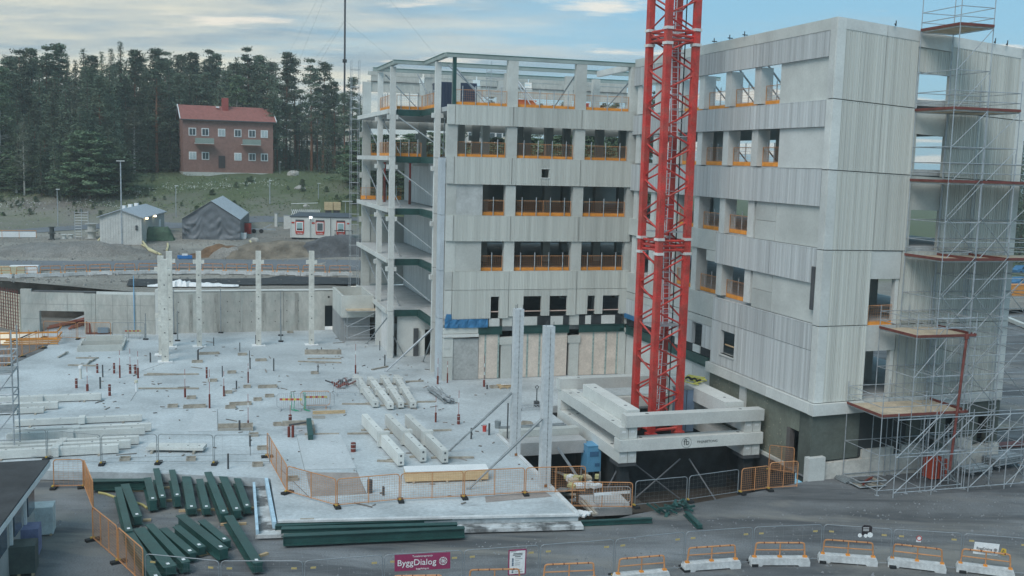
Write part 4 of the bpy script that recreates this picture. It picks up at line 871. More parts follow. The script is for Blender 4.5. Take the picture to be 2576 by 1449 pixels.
for (b_, t_, lb, pr, sc_, ft) in ((T(8, 1308, 540), T(5, 1330, 880), 'tall pale column left of the crane frame, propped from the left', (T(8, 1285, 68), T(8, 810, 510)), .40, 0), (T(8, 1530, 775), T(5, 1567, 1010), 'tall pale column nearest to the slab corner, propped from the left', (T(8, 1515, 262), T(8, 960, 795)), .5, 0)):
    P = G(b_); D_ = ray(t_); H_ = CH+D_.z*(P.y/D_.y); w_ = .50 if sc_ > .45 else .50
    t = thing('concrete_column', lb, 'column', P, 'slender precast columns on the slab')
    MB()._b(P+UP*(H_/2), w_, w_*.9, H_, EU, EV, UP).build('shaft', M('bluish_new_concrete', (.50, .53, .54), .85, .08, .6, 6), t)
    b = MB(); n_ = int(H_/.28)
    for j in range(n_): b._b(P-EV*(w_*.45+.004)+EU*.02+UP*(.2+j*.28), .04, .012, .09, EU, EV, UP)
    b._b(P-EV*(w_*.45+.004)+EU*.02+UP*(H_/2), .02, .006, H_-.2, EU, EV, UP)
    b.build('dowel_row', M('dowel_grey', (.22, .23, .23)), t)
    b = MB()
    for (a, c) in ((-.2, -.15), (.2, -.15), (0, .2)): b.tube(P+EU*a+EV*c+UP*H_, P+EU*a+EV*c+UP*(H_+.22), .02, 4)
    b.build('starter_bar', darks, t)
    MB()._b(P-EV*(w_*.45+.01)+UP*.12, .14, .03, .14, EU, EV, UP).build('fixing_shoe', M('rust_shoe', (.25, .10, .03)), t)
    h_, f_ = pr; F = G(f_); d = ray(h_); s_ = ((P-EV*.3-Vector((0, 0, CH))).dot(EV))/d.dot(EV); Q = Vector((0, 0, CH))+d*s_
    prop(F, Q, 'long raking prop holding the %s pale column of the two near the crane frame' % ('left' if sc_ < .45 else 'front'), r=.07, m=galvD)
# ------------------------------------------------------------------ precast beams lying on the slab
def lying(p, q, w_, h_, label, m=concL, corbel=None, group='precast beams lying on the slab', z=.1, end=True, bolster=True):
    d = (q-p).normalized(); s_ = d.cross(UP); c = (p+q)/2; Ln = (q-p).length
    t = thing('precast_beam', label, 'concrete beam', Vector((c.x, c.y, z)), group)
    MB()._b(c+UP*(z+h_/2), Ln, w_, h_, d, s_, UP).build('beam_body', m, t)
    if corbel:
        for f, ht in corbel:
            x = p+d*(Ln*f); MB()._b(x+UP*(z+(h_+ht)/2), .35, w_+.3, h_+ht, d, s_, UP).build('corbel', m, t)
    b = MB()
    for f in (.15, .35, .7, .9): x = p+d*(Ln*f)+UP*(z+h_); b.tube(x-UP*.01, x+UP*.005, .06, 6)
    if end:
        e = q+d*.002+UP*(z+h_*.5) if q.y < p.y else p-d*.002+UP*(z+h_*.5)
        for dz in ((0,) if h_ < .6 else (-.18, .18)): b._b(e+UP*dz, .01, .1, .1, d, s_, UP)
    b.build('lifting_hole', darks, t)
    if bolster:
        for f in (.12, .85): x = p+d*(Ln*f); MB()._b(x+UP*(z/2), .12, w_+.5, z-.005, d, s_, UP).build('bolster', woodG, t)
    return t
# near group of three deep beams: foot of the front end, top edge picked
def endpts(f, k, h_, z):  # front-bottom pick, back-top pick
    return G(k, z+h_), G(f, z)
for (fx, fy, bx, by, w_, h_, lb) in ((450, 612, 175, 222, .34, .66, 'leftmost of the three deep notched beams lying side by side'), (618, 582, 350, 222, .34, .66, 'middle one of the three deep notched beams'), (783, 590, 500, 225, .34, .66, 'rightmost of the three deep notched beams, beside the dark stains')):
    p, q = endpts(T(8, fx, fy), T(8, bx, by), h_, .12); p.z = q.z = 0; lying(p, q, w_, h_, lb, corbel=[(.55, .15)])
for (fx, fy, bx, by, lb) in ((258, 172, (95, 1378), 0, 'leftmost of the four parallel column elements, beside the grey barrier'), (372, 188, (205, 1392), 0, 'second of the four parallel column elements, a little nearer than the rest'), (450, 178, (303, 1378), 0, 'third of the four parallel column elements'), (543, 178, (402, 1378), 0, 'rightmost of the four parallel column elements')):
    p, q = endpts(T(8, fx, fy), T(5, bx[0]+12, bx[1]), .38, .1); p.z = q.z = 0; lying(p, q, .40, .38, lb, corbel=[(.5, .02), (.12, .02)])
# left stack: long columns, parallel to the facade; front faces picked
rows = [(7, 765, 115, 765, 60, -40, 60, .62, 'long column element lying furthest back on the left of the slab'), (7, 440, 180, 440, 122, -200, 122, .6, 'short stub of a beam with a single hole in its end, left of the slab'), (7, 333, 212, 333, 165, -60, 165, .5, 'beam lying just in front of the single-hole beam'),
        (7, 1073, 272, 1073, 228, 150, 228, .5, 'longest back one of the packed row of column elements on the left'), (7, 1143, 348, 1143, 283, 190, 258, .5, 'element of the packed row that reaches furthest right'), (7, 1095, 376, 1095, 313, 150, 288, .5, 'third element of the packed row, with rusty holes in its end'), (7, 1048, 376, 1048, 340, 110, 318, .45, 'fourth element of the packed row, half hidden'),
        (7, 1050, 445, 1050, 378, 80, 355, .5, 'fifth element of the packed row, ending in two rusty fixings'), (7, 988, 478, 988, 408, 80, 385, .55, 'sixth element of the packed row, with a broad plain end'), (7, 897, 512, 897, 440, -20, 418, .62, 'nearest and deepest element of the packed row, with a collar at its middle')]
for (i, x, yb, x2, yt, xl, yl, w_, lb) in rows:
    q = G(T(i, x, yb), .05); D_ = ray(T(i, x2, yt)); h_ = max(.4, min(.9, CH+D_.z*(q.y/D_.y)-.05))
    L_ = G(T(i, xl, yl), .05+h_); q.z = 0; L_.z = 0; 
    dirn = EU if abs(xl-x) > 500 else EU; Ln = (L_-q).length; p = q-EU*Ln
    lying(p, q, w_*.72, h_*.8, lb, m=concL, corbel=[(.52, .06)] if 'collar' in lb or 'longest' in lb else [(.45, .02)], z=.06, end='hole' in lb, group='precast column elements packed on the left of the slab')
p = G(T(7, 1120, 500)); q = G(T(7, 1548, 505)); lying(p, q, .9, .16, 'thin flat slab strip lying in front of the packed row', z=.14, end=False)
# ------------------------------------------------------------------ dark green steel beams
def ibeam(p, q, h_, w_, label, group, z=.1, hollow=False, tagw=True, rot=0):
    d = (q-p).normalized(); s_ = d.cross(UP); c = (p+q)/2; Ln = (q-p).length; t = thing('steel_beam', label, 'steel beam', Vector((c.x, c.y, z)), group)
    cc = c.copy(); cc.z = z
    MB()._b(cc+UP*(.02), Ln, w_+.08, .03, d, s_, UP).build('lower_flange', greenS, t)
    MB()._b(cc+UP*(h_-.02), Ln, w_, .035, d, s_, UP).build('upper_flange', greenS, t)
    b = MB(); b._b(cc+UP*(h_/2)+s_*(w_*.2), Ln-.02, .02, h_-.06, d, s_, UP); b._b(cc+UP*(h_/2)-s_*(w_*.2), Ln-.02, .02, h_-.06, d, s_, UP); b.build('web', greenS, t)
    e = q if q.y < p.y else p; e = Vector((e.x, e.y, z)); MB()._b(e+UP*(h_/2), .03, w_*.8, h_-.07, d, s_, UP).build('end_plate', greenS, t)
    b = MB(); n = int(Ln/.55)
    for i in range(1, n): x = cc-d*(Ln/2)+d*(Ln*i/n)-s_*(w_*.2+.013)+UP*(h_*.52); b._b(x, .16, .01, .14, d, s_, UP)
    b.build('web_hole', black, t)
    if tagw: x = e+(c-e).normalized()*.35; x.z = z+h_; MB()._b(x+UP*.004, .18, .12, .008, d, s_, UP).build('paper_tag', white, t)
    return t
gz = ZG+.12; gr = 'dark green steel beams lying in loose rows on the gravel'
def ZT(pk, h_): g = G(pk, gz+h_); g.z = 0; return g
GB = [((1178, 635), (1228, 858), .5, .36, 'dark green beam, second in the upper row, reaching nearest to the slab'), ((1112, 705), (1157, 878), .5, .42, 'dark green beam, first of the upper row, closest to the long horizontal beam'), ((1298, 645), (1340, 850), .5, .36, 'dark green beam standing alone third in the upper row'), ((1405, 695), (1448, 940), .3, .52, 'wide flat dark green beam, fourth in the upper row'), ((1505, 715), (1562, 940), .3, .4, 'dark green beam with a pale tag, fifth in the upper row'),
      ((1568, 662), (1695, 975), .42, .42, 'long dark green beam, sixth in the upper row'), ((1680, 688), (1793, 955), .38, .46, 'dark green beam, seventh in the upper row'), ((1782, 688), (1870, 930), .32, .38, 'last dark green beam of the upper row, beside the spilt concrete'),
      ((890, 775), (975, 1110), .5, .36, 'leftmost dark green beam of the yard, with a pale tag at its top'), ((942, 752), (1040, 1000), .4, .46, 'dark green beam leaning against the leftmost one'),
      ((1045, 1085), (1285, 1378), .35, .62, 'wide flat dark green beam in the lower row'), ((1125, 1055), (1405, 1345), .42, .4, 'dark green beam right of the wide flat one'), ((1230, 1085), (1455, 1275), .34, .4, 'third dark green beam of the lower row'), ((1330, 1070), (1525, 1230), .34, .4, 'fourth dark green beam of the lower row'),
      ((1360, 985), (1690, 1245), .45, .5, 'longest dark green beam of the lower row, nearest its right end'), ((1520, 1025), (1715, 1185), .34, .42, 'short dark green beam at the right end of the lower row'), ((1725, 990), (1950, 1350), .4, .46, 'single dark green beam lying apart to the right, pointing at the fence'), ((975, 1120), (1190, 1470), .45, .46, 'dark green beam running out of the bottom edge beside the orange fence')]
for (a, c, h_, w_, lb) in GB: ibeam(ZT(T(7, *a), h_), ZT(T(7, *c), h_), h_, w_*.84, lb, gr, z=gz)
ibeam(ZT(T(7, 700, 735), .4), ZT(T(7, 1100, 728), .4), .45, .4, 'dark green beam lying level in front of the slab edge', gr, z=gz, tagw=False); ibeam(ZT(T(7, 640, 705), .4), ZT(T(7, 1075, 705), .4), .3, .3, 'thinner dark green beam right behind the level one', gr, z=gz, tagw=False)
g2 = 'long dark green beams lying along the slab front'
for (x0, y0, x1, y1, h_, lb) in ((2080, 1060, 2576+835, 1010+0, .35, 'rearmost long dark green beam along the slab front'), (2125, 1085, 2576+875, 1050, .35, 'second long dark green beam along the slab front'), (2140, 1140, 2576+930, 1080, .42, 'nearest long dark green beam along the slab front, with a pale flange')):
    ibeam(ZT(T(7, x0, y0), h_), ZT(T(7, x1, y1), h_), h_, .34, lb, g2, z=gz, tagw=False)
MB_ = None
ibeam(ZT((1312, 1312), .2), ZT((1640, 1298), .2), .22, .2, 'thin dark green beam on the gravel below the slab corner', g2, z=ZG+.02, tagw=False)
ibeam(ZT((1727, 1280), .2), ZT((1762, 1315), .2), .2, .22, 'short dark green piece lying crosswise right of the green heap', g2, z=ZG+.02, tagw=False)
t = thing('steel_heap', 'tangled heap of small dark green steel pieces on the gravel before the pit', 'steel heap', G((1675, 1295), ZG)); rs = random.Random(11)
for i in range(26):
    f = rs.random(); c = G((1640+f*95, 1298-f*10+rs.uniform(-8, 4)), ZG); a = rs.uniform(0, pi); d = Vector((cos(a), sin(a), rs.uniform(-.3, .5))).normalized(); s_ = rs.uniform(.25, .7)
    MB().bar(c+UP*(.12+rs.random()*.35)-d*s_/2, c+UP*(.15+rs.random()*.3)+d*s_/2, rs.uniform(.05, .16), rs.uniform(.03, .1)).build('steel_piece', greenS, t)
# timbers lying under and beside the beams
def timber(p, q, w_, h_, label, z=0, m=None, cat='timber', name='timber_batten', group='timber battens lying on the site'):
    d = (q-p).normalized(); c = (p+q)/2; o = MB()._b(Vector((c.x, c.y, z+h_/2+.004)), (q-p).length, w_, h_, d, d.cross(UP), UP).build(name, m or wood); return tag(o, label, cat, group)
for (i, x0, y0, x1, y1, lb, z_) in ((7, 990, 815, 1110, 805, 'batten under the left upper green beams', ZG), (7, 1230, 792, 1310, 785, 'batten behind the lone third green beam', ZG), (7, 1260, 885, 1300, 885, 'short batten at the second green beam', ZG), (7, 1350, 965, 1990, 940, 'long batten under the right upper green beams', ZG), (7, 1665, 1068, 1860, 1060, 'batten crossing under the single apart green beam', ZG), (7, 1500, 1300, 1620, 1275, 'thick batten end below the longest lower green beam', ZG), (7, 1960, 1305, 2020, 1285, 'stub of wood right of the single apart green beam', ZG), (7, 1080, 1035, 1140, 1033, 'batten at the foot of the leaning green beam', ZG),
        (7, 1045, 38, 1500, 38, 'long plank in the middle of the slab, behind a water tap stand', 0), (4, 1085, 1385, 1500, 1378, 'long plank furthest back on the left half of the slab', 0), (4, 2250, 1282, 2576, 1292, 'plank near the building on the slab', 0), (4, 575, 1256, 745, 1256, 'thin strip on the bluish part of the slab', 0), (4, 515, 1310, 730, 1315, 'second thin strip on the bluish part of the slab', 0), (4, 1110, 1375, 1330, 1380, 'plank overlapping the long one at the back', 0),
        (8, 5, 155, 245, 155, 'batten left of the four column elements', 0), (8, 570, 140, 712, 137, 'batten right of the four column elements', 0), (8, 45, 380, 390, 375, 'batten behind the leftmost deep beam', 0), (8, 270, 585, 420, 590, 'batten in front of the leftmost deep beam', 0), (8, 690, 357, 830, 352, 'batten right of the deep beams', 0), (8, 800, 562, 1000, 560, 'long batten in front of the rightmost deep beam', 0), (7, 2300, 385, 2560, 382, 'batten across the raised field', 0), (5, 230, 1345, 350, 1320, 'rod shaped batten at the foot of the bright prop', 0), (5, 485, 1435, 620, 1430, 'dark batten behind the four column elements', 0), (7, 2265, 1032, 2370, 1030, 'lath on the slab front lip', -.0)):
    timber(G(T(i, x0, y0), z_), G(T(i, x1, y1), z_), .14, .09, lb, z_, wood if z_ < 0 else woodG)
# small formwork boxes and sleeves cast in the slab
def fbox(p, w_, d_, label, big=False, h_=.14):
    t = thing('formwork_box', label, 'formwork', p, 'small timber boxes round holes in the slab')
    for (a, c, x, y) in ((0, -d_/2, w_, .05), (0, d_/2, w_, .05), (-w_/2, 0, .05, d_), (w_/2, 0, .05, d_)):
        MB()._b(p+EU*a+EV*c+UP*(h_/2+.004), x+.02, y, h_, EU, EV, UP).build('board', woodG, t)
    MB()._b(p+UP*.012, w_-.06, d_-.06, .015, EU, EV, UP).build('hole_cover', M('hole_grey', (.34, .36, .37)), t)
fb = [(7, 1445, 108, .55), (7, 1305, 172, .6), (7, 1470, 175, 1.4), (7, 1720, 68, .55), (7, 1865, 25, .45), (7, 2020, 25, 1.3), (7, 2035, 95, .55), (7, 1815, 155, 1.4), (7, 1740, 180, .6), (7, 1945, 122, .5), (7, 2095, 310, .45), (7, 1915, 390, .5), (7, 1980, 490, .5), (7, 945, 572, .5), (7, 1443, 572, .45), (7, 1945, 615, .5), (7, 2210, 722, .5), (4, 1490, 1285, .8), (4, 1970, 1273, .85), (4, 1605, 1428, .6), (4, 1750, 1365, .6), (4, 2375, 1370, .5), (4, 2190, 1062, .5), (4, 1830, 1230, .7), (4, 1580, 1223, 1.6), (8, 1150, 28, .5), (8, 1395, 305, .7), (8, 240, 20, .5)]
wh = ['among the battens of the middle rows', 'left of the slab centre', 'wide one left of the slab centre', 'above the centre', 'small one far behind the red and white barriers', 'wide one behind the red and white barriers', 'just left of the dark puddle', 'wide one right of the striped rod', 'under the wide one right of the striped rod', 'square one left of the red and white barriers', 'left of the sunken pit with red pipes', 'pale square one beside the leaning orange fence', 'in front of the pale square one', 'before the second fence post from the left', 'at the tee shaped board before the flat strip', 'below the leaning orange fence', 'inside the near orange fence', 'round a black pipe behind the centre', 'wide dark one between two column feet', 'rear left of the centre', 'behind the slab centre, beside a rod', 'close to the building bay', 'at the foot of the retaining wall', 'white one behind the centre', 'long grey one behind the centre', 'beside the pallet near the tall columns', 'white one left of the front pale column', 'close to the brown barrier heap']
for k, (i, x, y, w_) in enumerate(fb): fbox(G(T(i, x, y)), w_*.95, .42, 'small timber formwork box on the slab, '+wh[k])
# bigger formed openings with low walls
def form_open(c, ax_w, ax_d, label, parts=3):
    t = thing('formed_opening', label, 'slab opening', c)
    for k in range(parts): MB()._b(c+EV*(ax_d*(k/(parts-1)-.5))+UP*.25, ax_w*(1-.05*k), .15, .5, EU, EV, UP).build('cross_wall', conc, t)
    for s_ in (-1, 1): MB()._b(c+EU*(s_*ax_w/2)+UP*.15, .14, ax_d, .3, EU, EV, UP).build('side_wall', conc, t)
    MB()._b(c+UP*.012, ax_w-.2, ax_d-.2, .015, EU, EV, UP).build('bottom', M('opening_brown', (.30, .29, .26)), t)
form_open((G(T(4, 640, 1215))+G(T(4, 900, 1115)))/2, 3.3, 4.6, 'rectangular opening with low cross walls in the bluish part of the slab')
t = thing('pipe_pit', 'sunken square in the slab with red brown pipes and a green valve', 'pipe pit', G(T(7, 2250, 340)))
q_ = [G(T(7, 2135, 385)), G(T(7, 2370, 378)), G(T(7, 2355, 308)), G(T(7, 2130, 315))]
MB().prism([p+UP*.006 for p in q_], UP*.004).build('bottom', M('wet_pit_bottom', (.40, .42, .44), .5, .3, 2), t)
MB().bar(q_[3]+UP*.14, q_[2]+UP*.14, .2, .28).build('board', woodG, t); MB().bar(q_[2]+UP*.14, q_[1]+UP*.14, .14, .28).build('board', woodG, t)
for x, y, r_, h_ in ((2180, 400, .08, .6), (2210, 402, .08, .7)): P = G(T(7, x, y)); MB().tube(P, P+UP*h_, r_, 8).build('pipe', pipeR, t)
b = MB(); b.tube(G(T(7, 2180, 348))+UP*.3, G(T(7, 2320, 338))+UP*.4, .06, 6); b.build('pipe', darks, t)
P = G(T(7, 2345, 430)); MB().bar(P+UP*.2, G(T(7, 2330, 350))+UP*.6, .28, .3).build('valve', greenS, t)
t = thing('trench_frame', 'long low timber frame round a trench at the slab middle', 'formwork', G(T(7, 1770, 345)))
MB().bar(G(T(7, 1645, 335))+UP*.14, G(T(7, 1905, 328))+UP*.14, .08, .28).build('board', woodG, t); MB().bar(G(T(7, 1905, 355))+UP*.14, G(T(7, 1905, 325))+UP*.14, .08, .28).build('board', woodG, t); MB().prism([p+UP*.006 for p in (G(T(7, 1645, 355)), G(T(7, 1905, 352)), G(T(7, 1905, 335)), G(T(7, 1645, 338)))], UP*.005).build('bottom', M('opening_brown', (.30, .29, .26)), t)
t = thing('trench_frame', 'timber edged recess near the building bay, with two short rods', 'formwork', G(T(4, 2420, 1230)))
MB().bar(G(T(4, 2300, 1225))+UP*.2, G(T(4, 2576, 1225))+UP*.2, .1, .4).build('board', woodG, t); MB().bar(G(T(4, 2320, 1262))+UP*.05, G(T(4, 2576, 1262))+UP*.05, .08, .1).build('board', woodG, t)
t = thing('trench_frame', 'timber edged recess left of the deep beams', 'formwork', G(T(8, 0, 225)))
MB().bar(G(T(7, 2360, 228))+UP*.1, G(T(8, 30, 220))+UP*.1, .1, .2).build('board', wood, t); MB().prism([p+UP*.006 for p in (G(T(7, 2360, 262)), G(T(7, 2455, 262)), G(T(7, 2455, 240)), G(T(7, 2355, 240)))], UP*.005).build('bottom', M('opening_brown', (.30, .29, .26)), t)
# pipes and rods sticking up from the slab
def stub(p, h_, r_, label, m=None, band=False, z=0, tall=0):
    t = thing('pipe_stub', label, 'pipe stub', p, 'pipe ends and rods rising from the slab')
    MB().tube(p, p+UP*h_, r_, 8).build('pipe', m or darks, t)
    if band: b = MB(); [b.tube(p+UP*(h_*f), p+UP*(h_*f+.05), r_*1.05, 8) for f in (.35, .8)]; b.build('pale_band', M('dull_band', (.42, .40, .39)), t)
    if tall: MB().tube(p+UP*h_, p+UP*(h_+tall), .016, 5).build('marking_rod', M('rod_red', (.30, .06, .05)), t); MB().tube(p+UP*(h_+tall*.5), p+UP*(h_+tall*.68), .02, 5).build('white_band', white, t)
    return t
PS = [(4, 1135, 1285, .75, .06, 0, 0), (4, 1495, 1280, .9, .07, 0, 0), (4, 1613, 1160, .7, .04, 0, 0), (4, 1810, 1205, .75, .04, 0, 0), (4, 1930, 1150, .8, .04, 0, 0), (4, 1883, 1262, .7, .03, 0, 0), (4, 1887, 1335, .85, .05, 0, 0), (4, 2066, 1350, .95, .05, 0, 0), (4, 2400, 1372, .7, .04, 0, 0), (4, 735, 1365, .65, .08, 1, 0), (4, 862, 1368, .75, .08, 1, 0), (4, 776, 1398, .9, .05, 0, 0), (4, 905, 1402, .9, .06, 0, 1.1), (4, 983, 1370, .65, .09, 1, 1.2), (4, 1022, 1370, .65, .09, 1, 0), (4, 1042, 1405, .75, .07, 0, 1.2), (4, 1560, 1405, .8, .07, 1, 0), (4, 1678, 1395, .8, .04, 0, 0), (4, 1873, 1440, .8, .05, 0, .6), (7, 577, 30, .65, .09, 1, 0), (7, 660, 52, .45, .09, 0, 1.2), (7, 757, 35, .8, .06, 0, 0), (7, 828, 88, .75, .09, 1, 0), (7, 1397, 100, .6, .07, 0, 1.3), (7, 1582, 182, .9, .06, 0, 1.6), (7, 1690, 92, .7, .06, 0, 1.0), (7, 1785, 40, .6, .05, 0, 0), (7, 1873, 325, .4, .05, 0, 1.6), (7, 1722, 640, .8, .05, 0, 0), (7, 1887, 470, .6, .05, 0, 0), (7, 2190, 300, .55, .1, 1, 1.2), (5, 107, 1370, .65, .06, 0, 1.6), (5, 727, 1450, .6, .07, 0, 1.3), (5, 800, 1440, .7, .05, 0, .9), (5, 1077, 1450, .3, .08, 0, 1.8), (8, 1077, 20, .25, .08, 0, 1.2), (8, 712, 288, .6, .06, 0, 1.0), (8, 884, 303, .6, .09, 1, 1.5), (8, 980, 415, .65, .05, 0, 0), (8, 1115, 385, .7, .06, 0, 0), (8, 1252, 410, 2.1, .04, 0, 0), (8, 90, 510, .5, .14, 1, 0), (8, 215, 822, .65, .13, 0, 0), (8, 318, 840, .4, .06, 0, 0), (8, 1100, 38, .3, .06, 0, 0), (5, 328, 1315, .9, .05, 0, 0), (5, 290, 1195, .8, .04, 0, 0), (4, 2317, 1208, .35, .04, 0, 0), (4, 2425, 1205, .35, .04, 0, 0), (7, 1808, 350, .6, .06, 0, 0)]
loc_words = ['bluish left part', 'left middle', 'middle', 'part by the retaining wall', 'front right part', 'near the building bay']
for k, (i, x, y, h_, r_, bn, tl) in enumerate(PS):
    P = G(T(i, x, y)); X, Y = T(i, x, y)
    zone = 'near the retaining wall' if Y < 900 else 'on the bluish left of the slab' if X < 380 else 'left of the slab centre' if X < 560 and Y < 1060 else 'on the middle of the slab' if X < 800 else 'near the open corner bay' if X < 1130 and Y < 985 else 'on the right part of the slab'
    desc = ('white banded brown pipe end' if bn else 'pipe end') if not tl else 'pipe end with tall red and white rod'
    t = stub(P, h_, r_, '%s %s' % (desc, zone), pipeR if (bn or tl) else darks, bn, tall=tl); t['group'] = 'pipe ends: '+desc+' '+zone
# red and white barriers, grey barriers
def crowd(p, q, h_, label, m=None, stripe=False, group='low crowd barriers', bars=.13, feet=True):
    d = q-p; Ln = d.length; d.normalize(); t = thing('crowd_barrier', label, 'barrier', (p+q)/2, group); m = m or galv; r_ = .12
    b = MB(); z0 = .18
    pts = [p+UP*(z0+r_), p+UP*(h_-r_), p+d*r_+UP*h_, q-d*r_+UP*h_, q+UP*(h_-r_), q+UP*(z0+r_), q-d*r_+UP*z0, p+d*r_+UP*z0, p+UP*(z0+r_)]
    b.path(pts, .022, 6); b.build('frame', m, t); b = MB(); n = int(Ln/bars)
    for i in range(1, n): b.tube(p+d*(Ln*i/n)+UP*z0, p+d*(Ln*i/n)+UP*h_, .01, 4)
    b.build('rods', m, t)
    if feet:
        for x in (p+d*.25, q-d*.25): MB().bar(x-d.cross(UP)*.3+UP*.02, x+d.cross(UP)*.3+UP*.02, .05, .03).build('foot', m, t); 
        b = MB(); [b.tube(x+UP*.02, x+UP*z0, .02, 5) for x in (p+d*.25, q-d*.25)]; b.build('leg', m, t)
    if stripe:
        n = 8; s0 = d.cross(UP); s0 = s0 if s0.y < 0 else -s0
        for i in range(n): MB()._b(p+d*(Ln*(.1+.8*(i+.5)/n))+s0*.03+UP*(h_*.66), Ln*.8/n-.002, .02, .13, d, s0, UP).build('stripe', (redp if i % 2 == 0 else M('stripe_yellow', (.62, .50, .12))), t)
    return t
crowd(G(T(7, 2090, 200)), G(T(7, 2300, 200)), 1.1, 'left crowd barrier with red and yellow striped board, beside green straps', stripe=True)
crowd(G(T(7, 2270, 182)), G(T(7, 2490, 180)), 1.1, 'orange framed crowd barrier with red and yellow striped board', orng, True)
crowd(G(T(7, 2300, 190)), G(T(8, -55, 185)), 1.05, 'grey crowd barrier behind the two striped ones')
crowd(G(T(8, -60, 85)), G(T(8, 132, 80)), 1.1, 'grey crowd barrier in front of the rubbish heap, left of the four column elements')
crowd(G(T(4, 930, 1105)), G(T(4, 1080, 1105)), 1.0, 'grey crowd barrier with a red board near the retaining wall', stripe=True)
crowd(G(T(8, 1900, 930), -.4), G(T(8, 2178, 925), -.4), 1.0, 'small grey crowd barrier on the pit edge, carrying a white board'); p = G(T(8, 1905, 930), -.4)
tag(MB()._b(G(T(8, 2040, 930), -.4)-EV*.06+UP*.72, 1.9, .03, .14, EU, EV, UP).build('white_board', white), 'white board fixed to the small crowd barrier at the pit edge', 'board')
t = thing('green_strap', 'green lifting slings hanging over the striped barriers', 'slings', G(T(7, 2205, 200)))
b = MB(); rs = random.Random(6)
for x in (2195, 2215, 2290, 2300): P = G(T(7, x, 195)); b.path([P+UP*1.15-EV*.1, P+UP*.6-EV*.15+EU*.05, P+UP*.08-EV*.2, P+EU*.3-EV*.5+UP*.03], .03, 4)
b.build('sling', M('sling_green', (.06, .32, .20), .7), t)
t = thing('scrap_heap', 'heap of dark clamps and boards behind the grey barrier', 'scrap', G(T(8, -10, 20))); rs = random.Random(8)
for i in range(14): c = G(T(8, rs.uniform(-60, 50), rs.uniform(0, 40))); a = rs.uniform(0, pi); MB().bar(c+UP*.1, c+Vector((cos(a), sin(a), .2))*.7+UP*.2, .1, .08).build('scrap_piece', darks if i % 2 else pipeR, t)
t = thing('rebar_bundle', 'bundle of galvanised props lying on the slab right of the column elements', 'steel bundle', G(T(8, 760, 90))); rs = random.Random(12)
a0, a1 = G(T(8, 700, 60)), G(T(8, 810, 150))
for i in range(26): MB().tube(a0+Vector((rs.uniform(-.5, .5), rs.uniform(-.5, .6), .05+rs.random()*.35)), a1+Vector((rs.uniform(-.4, .4), rs.uniform(-.3, .3), .05+rs.random()*.3)), .035, 5).build('steel_tube', galv if i % 3 else galvD, t)
# glulam beam packed on bearers
p, q = G(T(8, 480, 745)), G(T(8, 1105, 725)); t = thing('glulam_beam', 'long pale glued timber beam lying behind the near orange fence', 'timber beam', (p+q)/2)
d = (q-p).normalized(); s_ = d.cross(UP)
for k in range(3): MB()._b((p+q)/2-s_*.3+UP*(.17+.165*k), (q-p).length, .9, .16, d, s_, UP).build('lamella', M('glulam', (.62, .45, .26), .7, .1, .8, 10, stretch=(.2, 1, 1)), t)
MB()._b((p+q)/2-s_*.3+UP*.60, (q-p).length+.02, .95, .03, d, s_, UP).build('white_wrap', white, t)
for f in (.1, .5, .9): MB()._b(p+d*((q-p).length*f)-s_*.3+UP*.045, .12, 1.1, .08, d, s_, UP).build('bearer', woodG, t)
# pallets, jack, buckets
t = thing('pallet', 'pallet with clamps on the slab beside the left tall column', 'pallet', G(T(8, 1240, 25)))
P = G(T(8, 1240, 25))
for k in range(5): MB()._b(P+EV*(.22*k-.44)+UP*.12, 1.1, .12, .03, EU, EV, UP).build('slat', wood, t)
for k in (-.5, 0, .5): MB()._b(P+EU*k+UP*.05, .1, .95, .1, EU, EV, UP).build('bearer', wood, t)
b = MB(); [b.bar(P+EU*(.15*k-.3)+EV*.1+UP*.2, P+EU*(.15*k-.2)-EV*.2+UP*.25, .05) for k in range(5)]; b.build('clamp', white, t)
t = thing('pallet_truck', 'pallet truck with a wire cage trolley left of the front pale column', 'pallet truck', G(T(8, 1430, 190)))
P = G(T(8, 1430, 190)); b = MB(); 
for k in range(9): b.bar(P+EU*(.2*k-.8)-EV*.35+UP*.2, P+EU*(.2*k-.8)+EV*.35+UP*.2, .025)
b.bar(P-EU*.85-EV*.35+UP*.2, P+EU*.85-EV*.35+UP*.2, .04); b.bar(P-EU*.85+EV*.35+UP*.2, P+EU*.85+EV*.35+UP*.2, .04); b.build('cage_floor', galv, t)
b = MB(); c = P+EU*.55+EV*.5; b.tube(c+UP*.1, c+UP*1.15, .035, 6); b.path([c+UP*1.15, c+UP*1.35+EU*.12, c+UP*1.45, c+UP*1.35-EU*.12, c+UP*1.15], .025, 5); b._b(c+UP*.2, .3, .3, .4, EU, EV, UP); b.build('handle', darks, t)
b = MB(); [b.tube(P+EU*sx*.75+EV*sy*.3-EU*.03+UP*.08, P+EU*sx*.75+EV*sy*.3+EU*.03+UP*.08, .08, 8) for sx in (-1, 1) for sy in (-1, 1)]; b.build('wheel', black, t)
for (x, y, r_, h_, m_, nm) in ((1180, 332, .2, .4, M('bucket_grey', (.20, .23, .24)), 'grey bucket left of the tall columns'), (1080, 358, .13, .35, redp, 'small red canister left of the grey bucket')):
    P = G(T(8, x, y)); t = thing('bucket', nm, 'bucket', P); MB().tube(P, P+UP*h_, r_*.85, 12, r_).build('body', m_, t); b = MB(); b.path([P+UP*h_+EU*(r_*cos(a*pi/6))+UP*(.1*sin(a*pi/6)) for a in range(7)], .01, 4); b.build('handle', darks, t)
t = thing('water_tap_stand', 'white tap stand by the long plank', 'tap stand', G(T(7, 1030, 55))); P = G(T(7, 1030, 55)); MB().tube(P, P+UP*.6, .07, 8).build('pipe', white, t); MB().tube(P+UP*.6, P+UP*.75, .12, 8).build('valve', M('tap_cream', (.6, .58, .45)), t)
